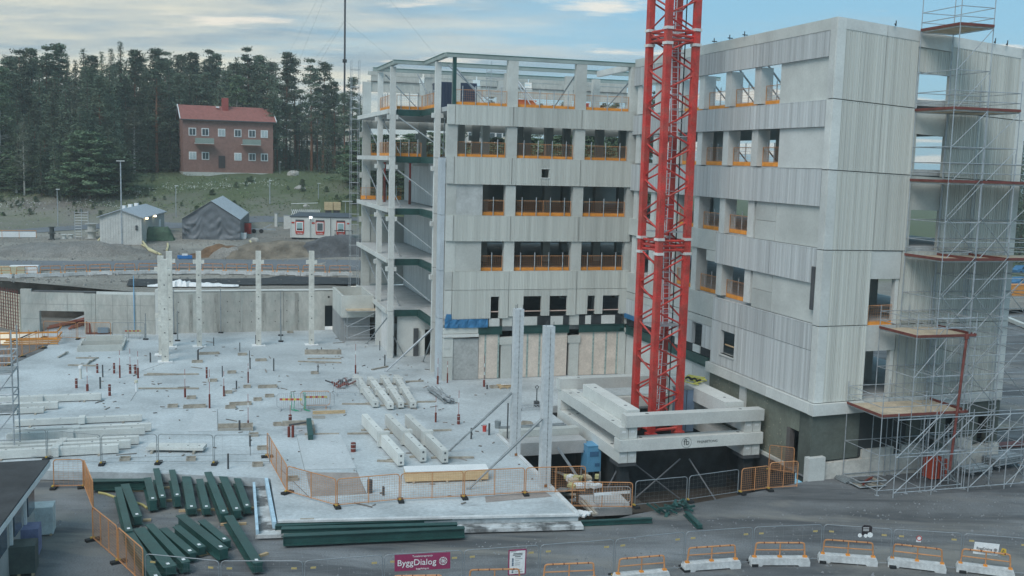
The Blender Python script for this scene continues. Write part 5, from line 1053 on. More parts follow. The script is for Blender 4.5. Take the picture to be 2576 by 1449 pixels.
t = thing('water_tap_stand', 'white fire hydrant like stand on the bluish slab', 'tap stand', G(T(4, 610, 1410))); P = G(T(4, 610, 1410)); MB().tube(P, P+UP*.75, .09, 8).build('pipe', M('hydrant_white', (.6, .6, .55)), t); MB().tube(P+UP*.75, P+UP*.95, .15, 8).build('valve', white, t)
for k, (x0, y0, x1, y1) in enumerate(((435, 1255, 525, 1215), (655, 1305, 735, 1255))):
    t = thing('clamp_bundle', ('pile of formwork clamps lying obliquely on the bluish slab, rear one', 'pile of formwork clamps lying obliquely on the bluish slab, front one')[k], 'clamps', G(T(4, x0, y0))); a, c = G(T(4, x0, y0)), G(T(4, x1, y1)); rs = random.Random(k)
    for i in range(9): MB().tube(a+(c-a)*(i/9*.7)+EV*rs.uniform(-.2, .2)+UP*.06, a+(c-a)*(i/9*.7+.3)+EV*rs.uniform(-.2, .2)+UP*rs.uniform(.05, .2), .05, 5).build('clamp', M('clamp_beige', (.38, .37, .33)), t)
# tall props standing upright at the retaining wall
for k, (x, y, h_) in enumerate(((1313, 1072, 4.0), (1667, 1065, 4.0), (2118, 1085, 4.0), (2120, 1130, 2.6), (1340, 1125, 2.6), (1100, 1115, 2.3))):
    P = G(T(4, x, y)); t = thing('upright_prop', ['slim grey prop standing upright just right of the clustered columns', 'slim grey prop standing upright between the first two single columns', 'slim grey prop standing upright left of the last single column', 'shorter prop with a black foot before the retaining wall', 'pair of thin poles with a black foot right of the clustered columns', 'pole with a black foot at the crowd barrier by the wall'][k], 'prop', P)
    MB().tube(P, P+UP*h_*.6, .06, 6).build('outer_tube', galvD, t); MB().tube(P+UP*h_*.6, P+UP*h_, .04, 6).build('inner_tube', galvD, t); MB().box(P+UP*.06, .4, .25, .1).build('foot', black, t)
# ------------------------------------------------------------------ pit contents
t = thing('blue_cabinet', 'light blue steel cabinet on legs in the pit', 'cabinet', G((1477, 1203), -2.2)); P = G((1485, 1197), -2.2)
MB()._b(P+UP*1.15, .85, 1.0, 1.5, EU, EV, UP).build('body', M('light_blue_paint', (.12, .33, .52), .45, .1), t); MB()._b(P+UP*1.93, .9, 1.06, .05, EU, EV, UP).build('roof', M('light_blue_paint', (.12, .33, .52)), t)
b = MB(); b._b(P-EV*.51+UP*1.45, .55, .01, .3, EU, EV, UP); b._b(P-EU*.43+EV*.2+UP*1.5, .01, .5, .12, EU, EV, UP); b._b(P-EV*.51+EU*.2+UP*.8, .3, .01, .2, EU, EV, UP); b.build('vent_grille', M('deep_blue', (.05, .15, .28)), t)
for sx in (-1, 1):
    for sy in (-1, 1): MB()._b(P+EU*.4*sx+EV*.5*sy-UP*.2, .08, .08, 1.2, EU, EV, UP).build('leg', galvD, t)
t = thing('pit_pad', 'pale concrete pad at the near edge of the pit, under the small grey barrier', 'concrete pad', G(T(8, 2010, 950), -.48))
MB().prism([G(T(8, x, y), -.9) for x, y in ((1790, 895), (1900, 1000), (2195, 985), (2105, 890))][::-1], UP*.4).build('pad', M('pad_concrete', (.40, .40, .39)), t)
t = thing('pit_boards', 'boards and white plates scattered at the back of the pit, behind the brown post', 'boards', W(1, -17, -2.9)); rs = random.Random(21)
for i in range(12): c = W(rs.uniform(.2, 3.5), rs.uniform(-21, -16), -2.9+rs.random()*.5); a = rs.uniform(0, pi); MB().bar(c, c+Vector((cos(a), sin(a), rs.uniform(-.1, .2)))*rs.uniform(.8, 2), rs.uniform(.2, .7), .05).build('board', (concL, woodG, galvD)[i % 3], t)
P = G(T(8, 1650, 560), -1.8); tag(MB().tube(P-UP*1.2, P+UP*1.6, .2, 12).build('brown_post', M('rust_brown', (.16, .05, .03), .7)), 'thick rusty brown tube standing in the pit by the front pale column', 'post')
t = thing('rubbish_bag', 'yellow and white rubbish spilling over the pit ledge', 'rubbish', G(T(8, 1790, 735), -1.0)); rs = random.Random(31)
for i in range(14): c = G(T(8, rs.uniform(1700, 1930), rs.uniform(690, 770)), -1.2); MB().box(c, rs.uniform(.2, .6), rs.uniform(.2, .5), rs.uniform(.1, .35), (cos(i), sin(i), 0), (-sin(i), cos(i), .1)).build('scrap', (M('foam_yellow', (.50, .46, .22)), white, ply)[i % 3], t)
MB().ub(1.6, 4.2, -26.0, -21.8, -2.4, -1.4).build('earth_bench', pitm, t)
t = thing('cut_offs', 'white insulation cut-offs lying at the slab corner beside the pit', 'rubbish', G(T(8, 1825, 985), ZG)); rs = random.Random(33)
for i in range(12): c = G(T(8, rs.uniform(1780, 1870), rs.uniform(960, 1005)), ZG)+UP*.08; a = i*1.1; MB().box(c, rs.uniform(.15, .5), rs.uniform(.1, .35), .08, (cos(a), sin(a), .1), (-sin(a), cos(a), 0)).build('scrap', white, t)
for k, (x0, y0, x1, y1) in enumerate(((1810, 895, 1905, 1000), (1835, 890, 1925, 995))): timber(G(T(8, x0, y0), ZG), G(T(8, x1, y1), ZG), .12, .1, ('weathered plank running into the pit at the slab corner, left one', 'weathered plank running into the pit at the slab corner, right one')[k], ZG+.02, woodG)
# slab right side: stacked slab steps beside the left tall column
t = thing('slab_step', 'low stepped concrete edge with steel bars between the tall pale columns', 'concrete step', W(1.5, -15.8, 0))
MB().ub(-.9, 3.9, -15.9, -15.3, -.2, .35).build('step', conc, t); MB().ub(-.7, 3.9, -17.2, -15.95, -.8, -.05).build('step', M('pad_concrete', (.4, .4, .39)), t)
for k in range(4): MB().tube(W(-.5, -15.0+.35*k, .1), W(3.7, -14.9+.35*k, .1), .06, 6).build('steel_bar', galvD, t)
tag(MB().bar(W(2.0, -17.5, -.3), W(3.6, -19.0, -2.9), .14, .1).build('pale_strut', galv), 'pale steel strut going down into the pit behind the front pale column', 'strut')
# ------------------------------------------------------------------ fences
def RPL(pk, A, B):                              # ray through a pick, met with the vertical plane through A and B
    n = (B-A).cross(UP).normalized(); d = ray(pk); c = Vector((0, 0, CH)); return c+d*((A-c).dot(n)/d.dot(n))
def panel(p, q, h_, label, m, group, mesh=True, mids=1, lean=0, foot=True, name='fence_panel', cat='fence panel', wm=None, z0=.08, dx=.22, ww=.006, fr=.026):
    d = q-p; Ln = d.length; d = d.normalized(); u = UP; t = thing(name, label, cat, (p+q)/2, group); r_ = .13; a, c = p+d*.04, q-d*.04
    b = MB(); pts = [a+u*z0, a+u*(h_-r_), a+d*r_*.3+u*(h_-r_*.3), a+d*r_+u*h_, c-d*r_+u*h_, c-d*r_*.3+u*(h_-r_*.3), c+u*(h_-r_), c+u*z0]
    b.path(pts, fr, 6); b.tube(a+u*(z0+.05), c+u*(z0+.05), fr*.85, 6); b.build('frame', m, t)
    b = MB()
    for i in range(1, mids+1): x = a+(c-a)*(i/(mids+1)); b.tube(x+u*z0, x+u*h_, .022, 6)
    if mids: b.build('middle_post', m, t)
    if mesh:
        b = MB(); n = int(Ln/dx)
        for i in range(1, n): x = a+(c-a)*(i/n)+u*z0; b._b(x+u*((h_-z0)/2), ww, ww, h_-z0, d, d.cross(UP), UP)
        n = int((h_-z0)/(.11 if ww > .004 else .2))
        for j in range(1, n): z = z0+(h_-z0)*j/n; b._b((a+c)/2+u*z, (c-a).length, ww, ww, d, d.cross(UP), UP)
        b.build('wire_mesh', wm or m, t)
    if foot: 
        for x in (a,): MB()._b(x+u*.05, .26, .62, .11, d, d.cross(UP), UP).build('foot_block', black, t); MB()._b(x+u*.13-d*.05, .1, .2, .06, d, d.cross(UP), UP).build('yellow_clip', M('clip_yellow', (.5, .33, .06)), t)
    return t
of = 'orange mesh fence panels round the slab corner'
base = [(672, 1150), (721.5, 1241), (846, 1277), (1006, 1262), (1166, 1254), (1320, 1245), (1473, 1240)]
nm = ['orange fence panel standing obliquely beside the raised field, farthest from the camera', 'orange fence panel between the oblique one and the sunken brown field', 'orange fence panel before the sunken brown field', 'orange fence panel before the left part of the glued timber beam', 'orange fence panel before the right end of the glued timber beam', 'orange fence panel reaching over the slab edge by the front pale column']
for k, (a, c) in enumerate(zip(base, base[1:])): panel(G(a), G(c), 1.35, nm[k], orng, of, mids=3 if k == 0 else 1, dx=.12)
a = G((1436, 1279), -.45); c = G((1591, 1281), -.45); panel(a, c, 1.32, 'orange fence panel at the near edge of the pit behind the small barrier', orng, of, dx=.12)
for k, (x0, y0, x1, y1) in enumerate(((1595, 1276, 1728, 1263), (1730, 1262, 1857, 1243))): panel(G((x0, y0), -.48), G((x1, y1), -.48), 1.3, ('grey wire fence panel at the pit edge, left one', 'grey wire fence panel at the pit edge, right one below the crane frame')[k], gfence, 'grey wire fence panels along the pit', mids=0, dx=.25, ww=.003, fr=.022)
a, c, e = G((1862, 1242), -.48), G((1932, 1233), -.48), G((2006, 1228), -.48)
panel(a, c, 1.3, 'orange fence panel at the right end of the pit, tilted before the dark earth', orng, of, dx=.12); panel(c, e, 1.45, 'orange fence panel closing the pit against the building corner', orng, of, dx=.12); panel(W(13.0, -22.2, -1.0), W(13.1, -24.6, -.5), 1.5, 'orange fence panel standing crosswise below the door in the green wall', orng, of, dx=.12)
tag(MB().tube(G((865, 1287), ZG), G((865, 1287), ZG)+UP*.02, .1).build('manhole_cover', darks), 'small round cover in the gravel', 'cover')
sf = 'grey wire fence panels on the left of the slab'
bs = [(-10, 1150), (119, 1155), (255, 1169), (397, 1166), (538, 1168), (680, 1167)]
for k, (a, c) in enumerate(zip(bs, bs[1:])): panel(G(a), G(c), 1.56, 'grey wire fence panel on the slab, %s from the left edge of the picture' % ORD[k], galvD, sf, mids=0, wm=gfence, dx=.4, ww=.003, fr=.022)
for k, (x0, y0, x1, y1, m_) in enumerate(((330, 1100, 580, 1112, orng), (585, 1112, 840, 1112, orng), (845, 1112, 1095, 1110, galvD))): panel(G(T(4, x0, y0)), G(T(4, x1, y1)), 1.45, ['orange fence panel before the ramp opening of the left wall', 'orange fence panel before the stacked boards at the left wall', 'grey fence panel before the blue pipe of the left wall'][k], m_, 'fence panels before the left wall', dx=.2)
for k, (x0, y0, x1, y1) in enumerate(((325, 1180, 170, 1243), (165, 1245, 70, 1308), (65, 1312, -30, 1372))): panel(G(T(4, x0, y0)), G(T(4, x1, y1)), 1.4, 'orange fence panel on the left slab edge, %s from the wall' % ORD[k], orng, 'orange fence panels down the left slab edge', mids=2)
c = G(T(4, 230, 1140)); t = thing('guard_platform', 'orange timber guarded platform at the left end of the slab', 'guard platform', c)
for k in range(4): MB().bar(c+EU*(-2+.0*k)+EV*(.9*k-1)+UP*(.1), c+EU*2.2+EV*(.9*k-1)+UP*.1, .12, .1).build('joist', M('orange_timber', (.55, .27, .08)), t)
for z in (.55, 1.05): 
    MB().bar(c-EU*2.1-EV*1.1+UP*z, c+EU*2.2-EV*1.1+UP*z, .04, .14).build('rail', orngB, t); MB().bar(c+EU*2.2-EV*1.1+UP*z, c+EU*2.2+EV*1.9+UP*z, .04, .14).build('rail', orngB, t)
for k in range(7): x = c+EU*(-2.1+.72*k)-EV*1.1; MB().tube(x, x+UP*1.3, .03, 5).build('post', orng, t)
MB().bar(c-EU*1.5+UP*.1, c+EU*.5+UP*1.0, .12, .1).build('brace', darks, t)
t = thing('board_stack', 'upright boards leaning at the foot of the left wall', 'boards', G(T(4, 662, 1070)))
for k in range(4): x = G(T(4, 650+k*9, 1070)); MB().bar(x+UP*.02, x+EV*.3+UP*1.5, .16, .04).build('board', (woodG, pipeR)[k % 2], t)
t = thing('blue_toolbox', 'small blue grey crate on planks before the left wall', 'crate', G(T(4, 780, 1070))); x = G(T(4, 780, 1070)); MB()._b(x+UP*.35, .9, .6, .45, EU, EV, UP).build('body', M('steel_blue', (.17, .25, .31)), t); MB()._b(x+UP*.08, 2.8, .25, .08, EU, EV, UP).build('plank', pipeR, t)
panel(G(T(7, 700, 1180), ZG), G(T(7, 890, 1345), ZG), 1.5, 'orange fence panel left of the green beams, farther one', orng, 'orange fence panels left of the green steel beams', mids=2, dx=.1)
panel(G(T(7, 893, 1348), ZG), G(T(7, 1085, 1530), ZG), 1.5, 'orange fence panel left of the green beams, cut by the bottom edge', orng, 'orange fence panels left of the green steel beams', mids=2, dx=.1)
p_, q_ = G(T(7, 395, 572), .95), G(T(7, 630, 568), .95); r_2 = G(T(7, 700, 735), .95)
for x in (p_, q_, r_2): x.z = ZG
panel(p_, q_, 1.45, 'orange fence panel behind the site office roof corner', orng, of, mids=0); panel(q_, r_2, 1.45, 'orange fence panel running forward from the site office corner', orng, of, mids=2, dx=.08)
# fence at the bottom of the picture
ft = [(150, 1400), (363, 1393), (553, 1411), (764, 1411), (965, 1396), (1166, 1384), (1358, 1371), (1547, 1357), (1724, 1338), (1896, 1326), (2071, 1319), (2247, 1331), (2423, 1342), (2600, 1356)]
HF = 1.62; FB_ = []
for p in ft: g_ = G(p, ZG+HF); g_.z = ZG; FB_.append(g_)
for k, (a, c) in enumerate(zip(FB_, FB_[1:])):
    if k == 0: continue
    t = panel(a, c, HF, 'thin grey wire fence panel of the front fence, %s from the left' % ORD[k-1], gfence, 'front wire fence along the bottom of the picture', mids=0, wm=gfence, dx=.4, ww=.0026, fr=.018)
    e = (c-a).normalized(); 
    for x in (a+e*.35, c-e*.35):
        MB()._b(x+UP*(HF-.28)+e.cross(UP)*.02, .2, .02, .07, e, e.cross(UP), UP).build('yellow_label', M('label_yellow', (.45, .36, .16)), t)
def board(k, cs, label, m, cat='sign', name='sign_board', back=.03):
    A, B = FB_[k], FB_[k+1]; n = (B-A).cross(UP).normalized(); n = n if n.y < 0 else -n
    q = [RPL(p, A+n*.06, B+n*.06) for p in cs]; t = thing(name, label, cat, q[0]); MB().prism(q, -n*back).build('plate', m, t); return t, q, n
burg = M('burgundy_banner', (.27, .035, .10), .6, .05)
t, q, n = board(4, [T(8, 402, 1415), T(8, 822, 1392), T(8, 822, 1270), T(8, 402, 1292)], 'burgundy banner with white company lettering and rosette on the front fence', burg)
ex = (q[1]-q[0]).normalized(); Wd = (q[1]-q[0]).length; Hd = (q[3]-q[0]).length; cc = (q[0]+q[2])/2+n*.01
txt('ByggDialog', Wd*.158, cc-ex*(Wd*.105)-UP*(Hd*.02), ex, n, white, t, ext=.006); txt('Totalentreprenör', Wd*.052, cc+UP*(Hd*.37), ex, n, white, t, 'lettering'); txt('byggdialog.se', Wd*.045, cc-UP*(Hd*.40), ex, n, white, t, 'lettering')
def rosette(cen, r_, m, t, n):
    b = MB()
    for a in range(6):
        o_ = cen+ex*(r_*.45*cos(a*pi/3))+UP*(r_*.45*sin(a*pi/3)); b.path([o_+ex*(r_*.5*cos(i*pi/7))+UP*(r_*.5*sin(i*pi/7)) for i in range(15)], r_*.045, 4)
    b.path([cen+ex*(r_*.95*cos(i*pi/10))+UP*(r_*.95*sin(i*pi/10)) for i in range(21)], r_*.05, 4); b.build('rosette', m, t)
rosette(cc+ex*(Wd*.37)+n*.01, Wd*.075, white, t, n)
t, q, n = board(5, [T(8, 1262, 1440), T(8, 1386, 1432), T(8, 1394, 1249), T(8, 1267, 1258)], 'tall white safety notice with small icons and a burgundy edge on the front fence', white)
ex = (q[1]-q[0]).normalized(); Wd = (q[1]-q[0]).length; Hd = (q[3]-q[0]).length; cc = (q[0]+q[2])/2
b = MB(); 
for (a, c) in ((q[0], q[1]), (q[1], q[2]), (q[2], q[3]), (q[3], q[0])): b.bar(a-n*.015, c-n*.015, .05, .04)
b.build('border', burg, t); b = MB()
for (f, w0, w1, th_) in ((.44, -.4, -.1, .012), (.36, -.25, .3, .03), (.30, -.28, .3, .03), (.23, -.15, .2, .03), (.14, -.15, .3, .012), (.06, -.15, .1, .012), (-.03, -.15, .18, .012), (-.11, -.15, .15, .012), (-.30, -.15, .3, .012), (-.4, -.15, .35, .012)): b._b(cc+UP*(Hd*f)+ex*(Wd*(w0+w1)/2)+n*.006, Wd*(w1-w0), .006, Hd*th_, ex, n, UP)
b.build('print_line', ink, t); b = MB()
for f in (.14, .06, -.03, -.11, -.30, -.4): b.tube(cc+UP*(Hd*f)-ex*(Wd*.28)+n*.004, cc+UP*(Hd*f)-ex*(Wd*.28)+n*.01, Wd*.06, 10)
b.build('icon', M('icon_blue_grey', (.12, .17, .22)), t)
t, q, n = board(10, [T(9, 1352, 1140), T(9, 1425, 1140), T(9, 1432, 1080), T(9, 1415, 1068), T(9, 1370, 1066), T(9, 1353, 1080)], 'black arched sign with pale lines and white patches hanging on the front fence', M('sign_black', (.03, .025, .03)))
ex = (q[1]-q[0]).normalized(); cc = (q[0]+q[3])/2; Wd = (q[1]-q[0]).length; b = MB()
for f in (.28, .12, -.04): b._b(cc+UP*(f*Wd)+n*.006, Wd*.6, .006, Wd*.05, ex, n, UP)
b.build('print_line', white, t); b = MB()
for (a, z_, r_) in ((-.6, -.55, .22), (.0, -.6, .2), (.45, -.5, .3)): b.tube(cc+ex*(a*Wd)+UP*(z_*Wd)+n*.01, cc+ex*(a*Wd)+UP*(z_*Wd)+n*.02, Wd*r_, 8)
b.build('white_patch', white, t)
t, q, n = board(11, [T(9, 1762, 1192), T(9, 1797, 1194), T(9, 1806, 1152), T(9, 1772, 1150)], 'small white notice with a red ring on the front fence', white); cc = (q[0]+q[2])/2; ex = (q[1]-q[0]).normalized()
b = MB(); b.path([cc+UP*.05+ex*(.1*cos(i*pi/6))+UP*(.1*sin(i*pi/6))+n*.01 for i in range(13)], .018, 4); b.build('red_ring', redp, t)
t, q, n = board(12, [T(9, 2190, 1278), T(9, 2376, 1297), T(9, 2393, 1211), T(9, 2206, 1192)], 'white banner with dark company lettering at the right end of the front fence', white)
ex = (q[1]-q[0]).normalized(); Wd = (q[1]-q[0]).length; cc = (q[0]+q[2])/2+n*.01; txt('ByggDialog', Wd*.145, cc-ex*(Wd*.08), ex, n, ink, t); rosette(cc+ex*(Wd*.37)+n*.01, Wd*.07, ink, t, n)
t, q, n = board(12, [T(9, 2395, 1285), T(9, 2425, 1297), T(9, 2443, 1290), T(9, 2442, 1248), T(9, 2412, 1240)], 'yellow warning sign beside the white banner', M('sign_yellow', (.62, .42, .05))); cc = (q[0]+q[3])/2; b = MB(); b.path([cc+EU*(.09*cos(i*pi*2/3+pi/2))+UP*(.09*sin(i*pi*2/3+pi/2))+n*.015 for i in range(4)], .012, 4); b.build('symbol', ink, t)
# concrete based guard rails
def guardrail():
    t = proto('road_barrier', 'x', 'barrier', 'orange rail barriers on concrete bases'); L_, b = 2.45, MB()
    # base with two feet: profile along the length
    prof = [(-1.22, .0), (-.78, .0), (-.72, .06), (.72, .06), (.78, .0), (1.22, .0), (1.22, .2), (1.16, .34), (-1.16, .34), (-1.22, .2)]
    b.prism([Vector((x, .2, z)) for x, z in prof], Vector((0, -.4, 0))); b.build('concrete_base', M('barrier_concrete', (.52, .54, .54), .85, .14, 2, 8), t)
    b = MB(); r_ = .12; pts = [Vector(p) for p in ((-1.05, 0, .34), (-1.0, 0, .86), (-.98, 0, .93), (-.9, 0, .96), (.9, 0, .96), (.98, 0, .93), (1.0, 0, .86), (1.05, 0, .34))]
    b.path(pts, .036, 8); b.build('rail', orng, t); MB().tube((-1.02, 0, .65), (1.02, 0, .65), .028, 8).build('middle_rail', orng, t)
    MB().tube((0, 0, .34), (0, 0, .92), .028, 8).build('middle_post', orng, t)
    [MB().box((x, 0, .37), .16, .14, .06).build('foot_bracket', orngB, t) for x in (-1.05, 0, 1.05)]
    b = MB(); [b.tube((x, 0, .96), (x+.05, 0, .96), .042, 8) for x in (-.7, -.25, .3, .75)]; b.build('worn_spot', M('worn_rust', (.18, .06, .03)), t); return t
GRL = guardrail(); first = True
def putbar(a, c, label, group=None, sc=1):
    global first
    loc = (a+c)/2; o = GRL if first else copy_tree(GRL); first = False; o.location = loc; o.rotation_euler = (math.atan2(0, 1), -math.atan2(c.z-a.z, (c-a).xy.length), yaw(c-a)); o['label'] = label; o.scale = (sc*(c-a).xy.length/2.45,)+(sc, sc)
    if group: o['group'] = group
    return o
bl = []
for (x0, y0, x1, y1) in ((978, 1449, 1125, 1447), (1169, 1434, 1320, 1431), (1357, 1421, 1507, 1415), (1546, 1407, 1683, 1396)):
    a, c = G((x0, y0), ZG+.96), G((x1, y1), ZG+.96); a.z = c.z = ZG; bl.append((a, c))
for (x0, y0, x1, y1) in ((0, 1410, 425, 1380), (505, 1364, 950, 1364), (1020, 1335, 1465, 1368), (1545, 1368, 1985, 1420), (2060, 1405, 2500, 1462)): bl.append((G(T(9, x0, y0), ZG), G(T(9, x1, y1), ZG)))
nb = ['its top bar just showing below the burgundy banner', 'in front of the tall white safety notice', 'just right of the tall white safety notice', 'fourth from the left', 'below the thin green beam pieces', 'sixth from the left, below the gravel heap', 'with the black arched sign behind its right half', 'second from the right, below the small white notice', 'at the right end, below the white banner']
for k, (a, c) in enumerate(bl): putbar(a, c, 'orange rail barrier on a concrete base, '+nb[k])
for k, (x0, x1) in enumerate(((-60, 90), (120, 290), (300, 465), (485, 660), (675, 845), (860, 1025), (1040, 1210), (1225, 1335), (1345, 1515), (1525, 1690), (1700, 1875), (1890, 2065), (2085, 2260), (2280, 2460), (2480, 2650))):
    yb = lambda x: 650-30*ss(0, 1100, x)+14*ss(1500, 2500, x); a, c = TP(T(4, x0, yb(x0))), TP(T(4, x1, yb(x1))); putbar(a, c, 'orange rail barrier along the far road, %s from the left' % ORD[k], 'orange rail barriers along the far road', 1.1)
# ------------------------------------------------------------------ scaffold on the right
def LVL(top): return [z for z in (2.1, 4.05, 6.1, 8.1, 10.1, 12.0, 14.0, 15.95, 17.8, 19.6, 21.6, 23.7) if z <= top]
scaf('facade_scaffold', 'tall narrow scaffold tower with the topmost deck above the parapet', W(18.4, -28.6, ZG), EU, EV, 1, 1, 2.0, 2.9, LVL(24), decks=(12.0, 15.95, 19.6, 23.7), rails=(3.1, 8.6, 9.1, 12.5, 13.0, 16.5, 17.0, 20.1, 20.6, 24.2, 24.7), tops=2.6, r=.026)
scaf('facade_scaffold', 'scaffold bay just right of the narrow tower, one deck lower', W(20.45, -28.6, ZG), EU, EV, 1, 1, 2.0, 2.9, LVL(20), decks=(12.0, 15.95, 19.6), rails=(3.1, 5.1, 7.1, 9.1, 11.1, 12.5, 13.0, 16.5, 17.0, 20.1, 20.6), tops=1.6, r=.026)
scaf('facade_scaffold', 'two lower scaffold bays along the right part of the end wall', W(22.5, -28.5, ZG), EU, EV, 2, 1, 2.3, 2.7, LVL(16), decks=(12.0, 15.95), rails=(3.1, 5.1, 7.1, 9.1, 11.1, 12.5, 13.0, 16.5, 17.0), tops=1.6, r=.025)
scaf('facade_scaffold', 'small scaffold with a plywood deck before the doorways of the end wall', W(17.1, -28.75, ZG), EU, EV, 2, 1, 1.8, 3.0, LVL(8.2), decks=(8.1,), rails=(8.6, 9.1), tops=1.3, r=.025)
scaf('base_scaffold', 'low scaffold with a broad plywood deck before the building corner', W(15.4, -28.7, ZG), EU, EV, 2, 1, 2.6, 2.95, [.25, 2.1, 4.05], decks=(4.05,), rails=(4.6, 5.1), tops=1.3, r=.026)
for k_, (u_, top_) in enumerate(((20.4, 16), (22.45, 14), (24.75, 12))):
    t = thing('scaffold_brace_bay', 'run of zigzag braces on the outer face of the scaffold, %s from the left' % ORD[k_], 'scaffold', W(u_, -28.7, ZG))
    for j in range(top_//2): s_ = j % 2; MB().tube(W(u_-2.0*s_, -28.68, ZG+.3+2*j), W(u_-2.0*(1-s_), -28.68, ZG+2.3+2*j), .022, 5).build('diagonal_brace', galvD, t)
    b = MB(); [b.tube(W(u_-.9, -26.6, ZG+.3*j), W(u_-.5, -26.6, ZG+.3*j), .014, 4) for j in range(36)]; [b.tube(W(u_-e_, -26.6, ZG), W(u_-e_, -26.6, ZG+11), .02, 4) for e_ in (.5, .9)]; b.build('ladder', galv, t)
scaf('facade_scaffold', 'outermost scaffold bay standing past the right corner of the building', W(27.2, -28.2, ZG), EU, EV, 1, 1, 2.3, 2.3, LVL(10.2), decks=(), rails=(3.0, 5.1, 7.1), tops=1.2, r=.025)
t = thing('scaffold_outriggers', 'outer row of galvanised scaffold frames with long diagonals along the foot of the scaffold', 'scaffold', W(20, -29.6, ZG))
zs = [.25, 2.1, 4.05, 6.0]
for i in range(6): x = W(16+i*2.3, -29.2, ZG); MB().tube(x, x+UP*(6.4 if i > 3 else 4.4), .027, 5).build('standard', galv, t)
for z in zs[:3]: MB().tube(W(16, -29.2, ZG+z), W(27.5, -29.2, ZG+z), .026, 5).build('ledger', galv, t)
for i in range(5):
    for k in range(2): MB().tube(W(16+i*2.3, -29.25, ZG+zs[k]), W(18.3+i*2.3, -29.25, ZG+zs[k+1]), .027, 5).build('diagonal_brace', galv, t)
MB().tube(W(23.5, -29.0, ZG), W(28.8, -28.4, 8.5), .024, 5).build('long_brace', galv, t); MB().tube(W(28.8, -28.4, ZG), W(23.5, -29.0, 8.5), .024, 5).build('long_brace', galv, t)
t = thing('rubbish_chute', 'rust red pipe hanging down the scaffold', 'pipe', W(20.6, -28.75, -.2)); MB().tube(W(19.7, -28.8, .6), W(20.1, -28.8, 7.6), .07, 10).build('pipe', redo, t); MB().tube(W(20.1, -28.8, 7.55), W(20.1, -28.8, 7.8), .12, 10).build('collar', redo, t)
t = thing('red_crate', 'orange red crate standing inside the scaffold foot', 'crate', W(20.3, -26.7, ZG)); MB().ub(19.9, 20.9, -27.2, -26.5, ZG+.1, ZG+1.15).build('body', M('crate_red', (.50, .07, .03), .6), t); b = MB(); [b.ub(19.93+.16*k, 19.97+.16*k, -27.23, -27.2, ZG+.15, ZG+1.1) for k in range(6)]; b.build('rib', redo, t)
t = thing('step_ladder', 'narrow aluminium step ladder standing before the scaffold', 'ladder', W(21.3, -30.2, ZG)); P = G(T(9, 1985, 755), ZG); b = MB()
for s_ in (-.25, .25): b.tube(P+EU*s_-EU*.1, P+EU*s_*.4+UP*3.2+EV*.3, .03, 5); b.tube(P+EU*s_+EU*.5+EV*.5, P+EU*s_*.4+UP*3.2+EV*.3, .03, 5)
b.build('rail', galv, t); b = MB(); [b.tube(P+EU*(-.25-.1*(1-k/9))*(1-.06*k)+UP*(.3*k+.2)+EV*(.03*k), P+EU*(.25*(1-.06*k))+UP*(.3*k+.2)+EV*(.03*k), .02, 4) for k in range(9)]; b.build('rung', galv, t)
for k, (x0, y0, x1, y1, w_, hh) in enumerate(((2155, 715, 2335, 690, .9, .35), (2350, 665, 2560, 630, 1.0, .55))):
    a, c = G(T(9, x0, y0), ZG), G(T(9, x1, y1), ZG); t = thing('tube_bundle', ('flat bundle of scaffold tubes on a rack, nearer one', 'higher bundle of scaffold tubes on a rack, farther one')[k], 'steel bundle', (a+c)/2); d = (c-a).normalized(); s_ = d.cross(UP); s_ = -s_ if s_.y < 0 else s_
    for i in range(7):
        for j in range(int(hh/.12)): MB().tube(a+s_*(i*w_/7)+UP*(.35+j*.12), c+s_*(i*w_/7+.03)+UP*(.35+j*.12), .05, 6).build('scaffold_tube', galvD if (i+j) % 3 else galv, t)
    for f in (.12, .88): MB()._b(a+(c-a)*f+s_*(w_/2)+UP*.26, .08, w_+.3, .06, d, s_, UP).build('rack', galv, t); b = MB(); [b.tube(a+(c-a)*f+s_*e, a+(c-a)*f+s_*e+UP*.7, .03, 5) for e in (-.1, w_+.1)]; b.build('rack_post', galv, t)
P = G(T(9, 1435, 790), ZG); t = thing('pallet_box', 'mesh pallet box with scrap at the foot of the scaffold', 'pallet box', P); b = MB()
for z in (.12, .4): b.path([P-EU*.8+UP*z, P+EU*.8+UP*z, P+EU*.8+EV*.9+UP*z, P-EU*.8+EV*.9+UP*z, P-EU*.8+UP*z], .03, 5)
b.build('frame', galv, t); rs = random.Random(4)
for i in range(8): c = P+EU*rs.uniform(-.6, .6)+EV*rs.uniform(.1, .8)+UP*.3; MB().box(c, rs.uniform(.3, .9), .1, .08, (cos(i), sin(i), .1), (-sin(i), cos(i), 0)).build('scrap_piece', (darks, pipeR, woodG)[i % 3], t)
MB()._b(P+EV*.45+UP*.1, 1.6, .9, .04, EU, EV, UP).build('floor', woodG, t)
t = thing('loose_tubes', 'scaffold tubes lying on the gravel at the building corner', 'steel tubes', G(T(9, 1150, 700), ZG)); rs = random.Random(7)
for i in range(9): a = G(T(9, 1040+i*12, 665+i*2), ZG)+UP*.06*(i % 3+1); c = G(T(9, 1230+i*12, 755+i*2), ZG)+UP*.06*(i % 3+1); MB().tube(a, c, .035, 5).build('tube', galvD, t)
for k, (x, y, l_, w_) in enumerate(((2350, 350, 3.2, .9), (2470, 480, 4, 1.2))):
    P = G(T(9, x, y), ZG); t = thing('plank_stack', ('stack of pale planks beyond the scaffold', 'second stack of boards beyond the scaffold, with a dark red cover')[k], 'planks', P)
    for j in range(3): MB()._b(P+EV*(j*.3)+UP*.12, l_, .26, .08, EU, EV, UP).build('plank', (woodG, redo)[k], t)
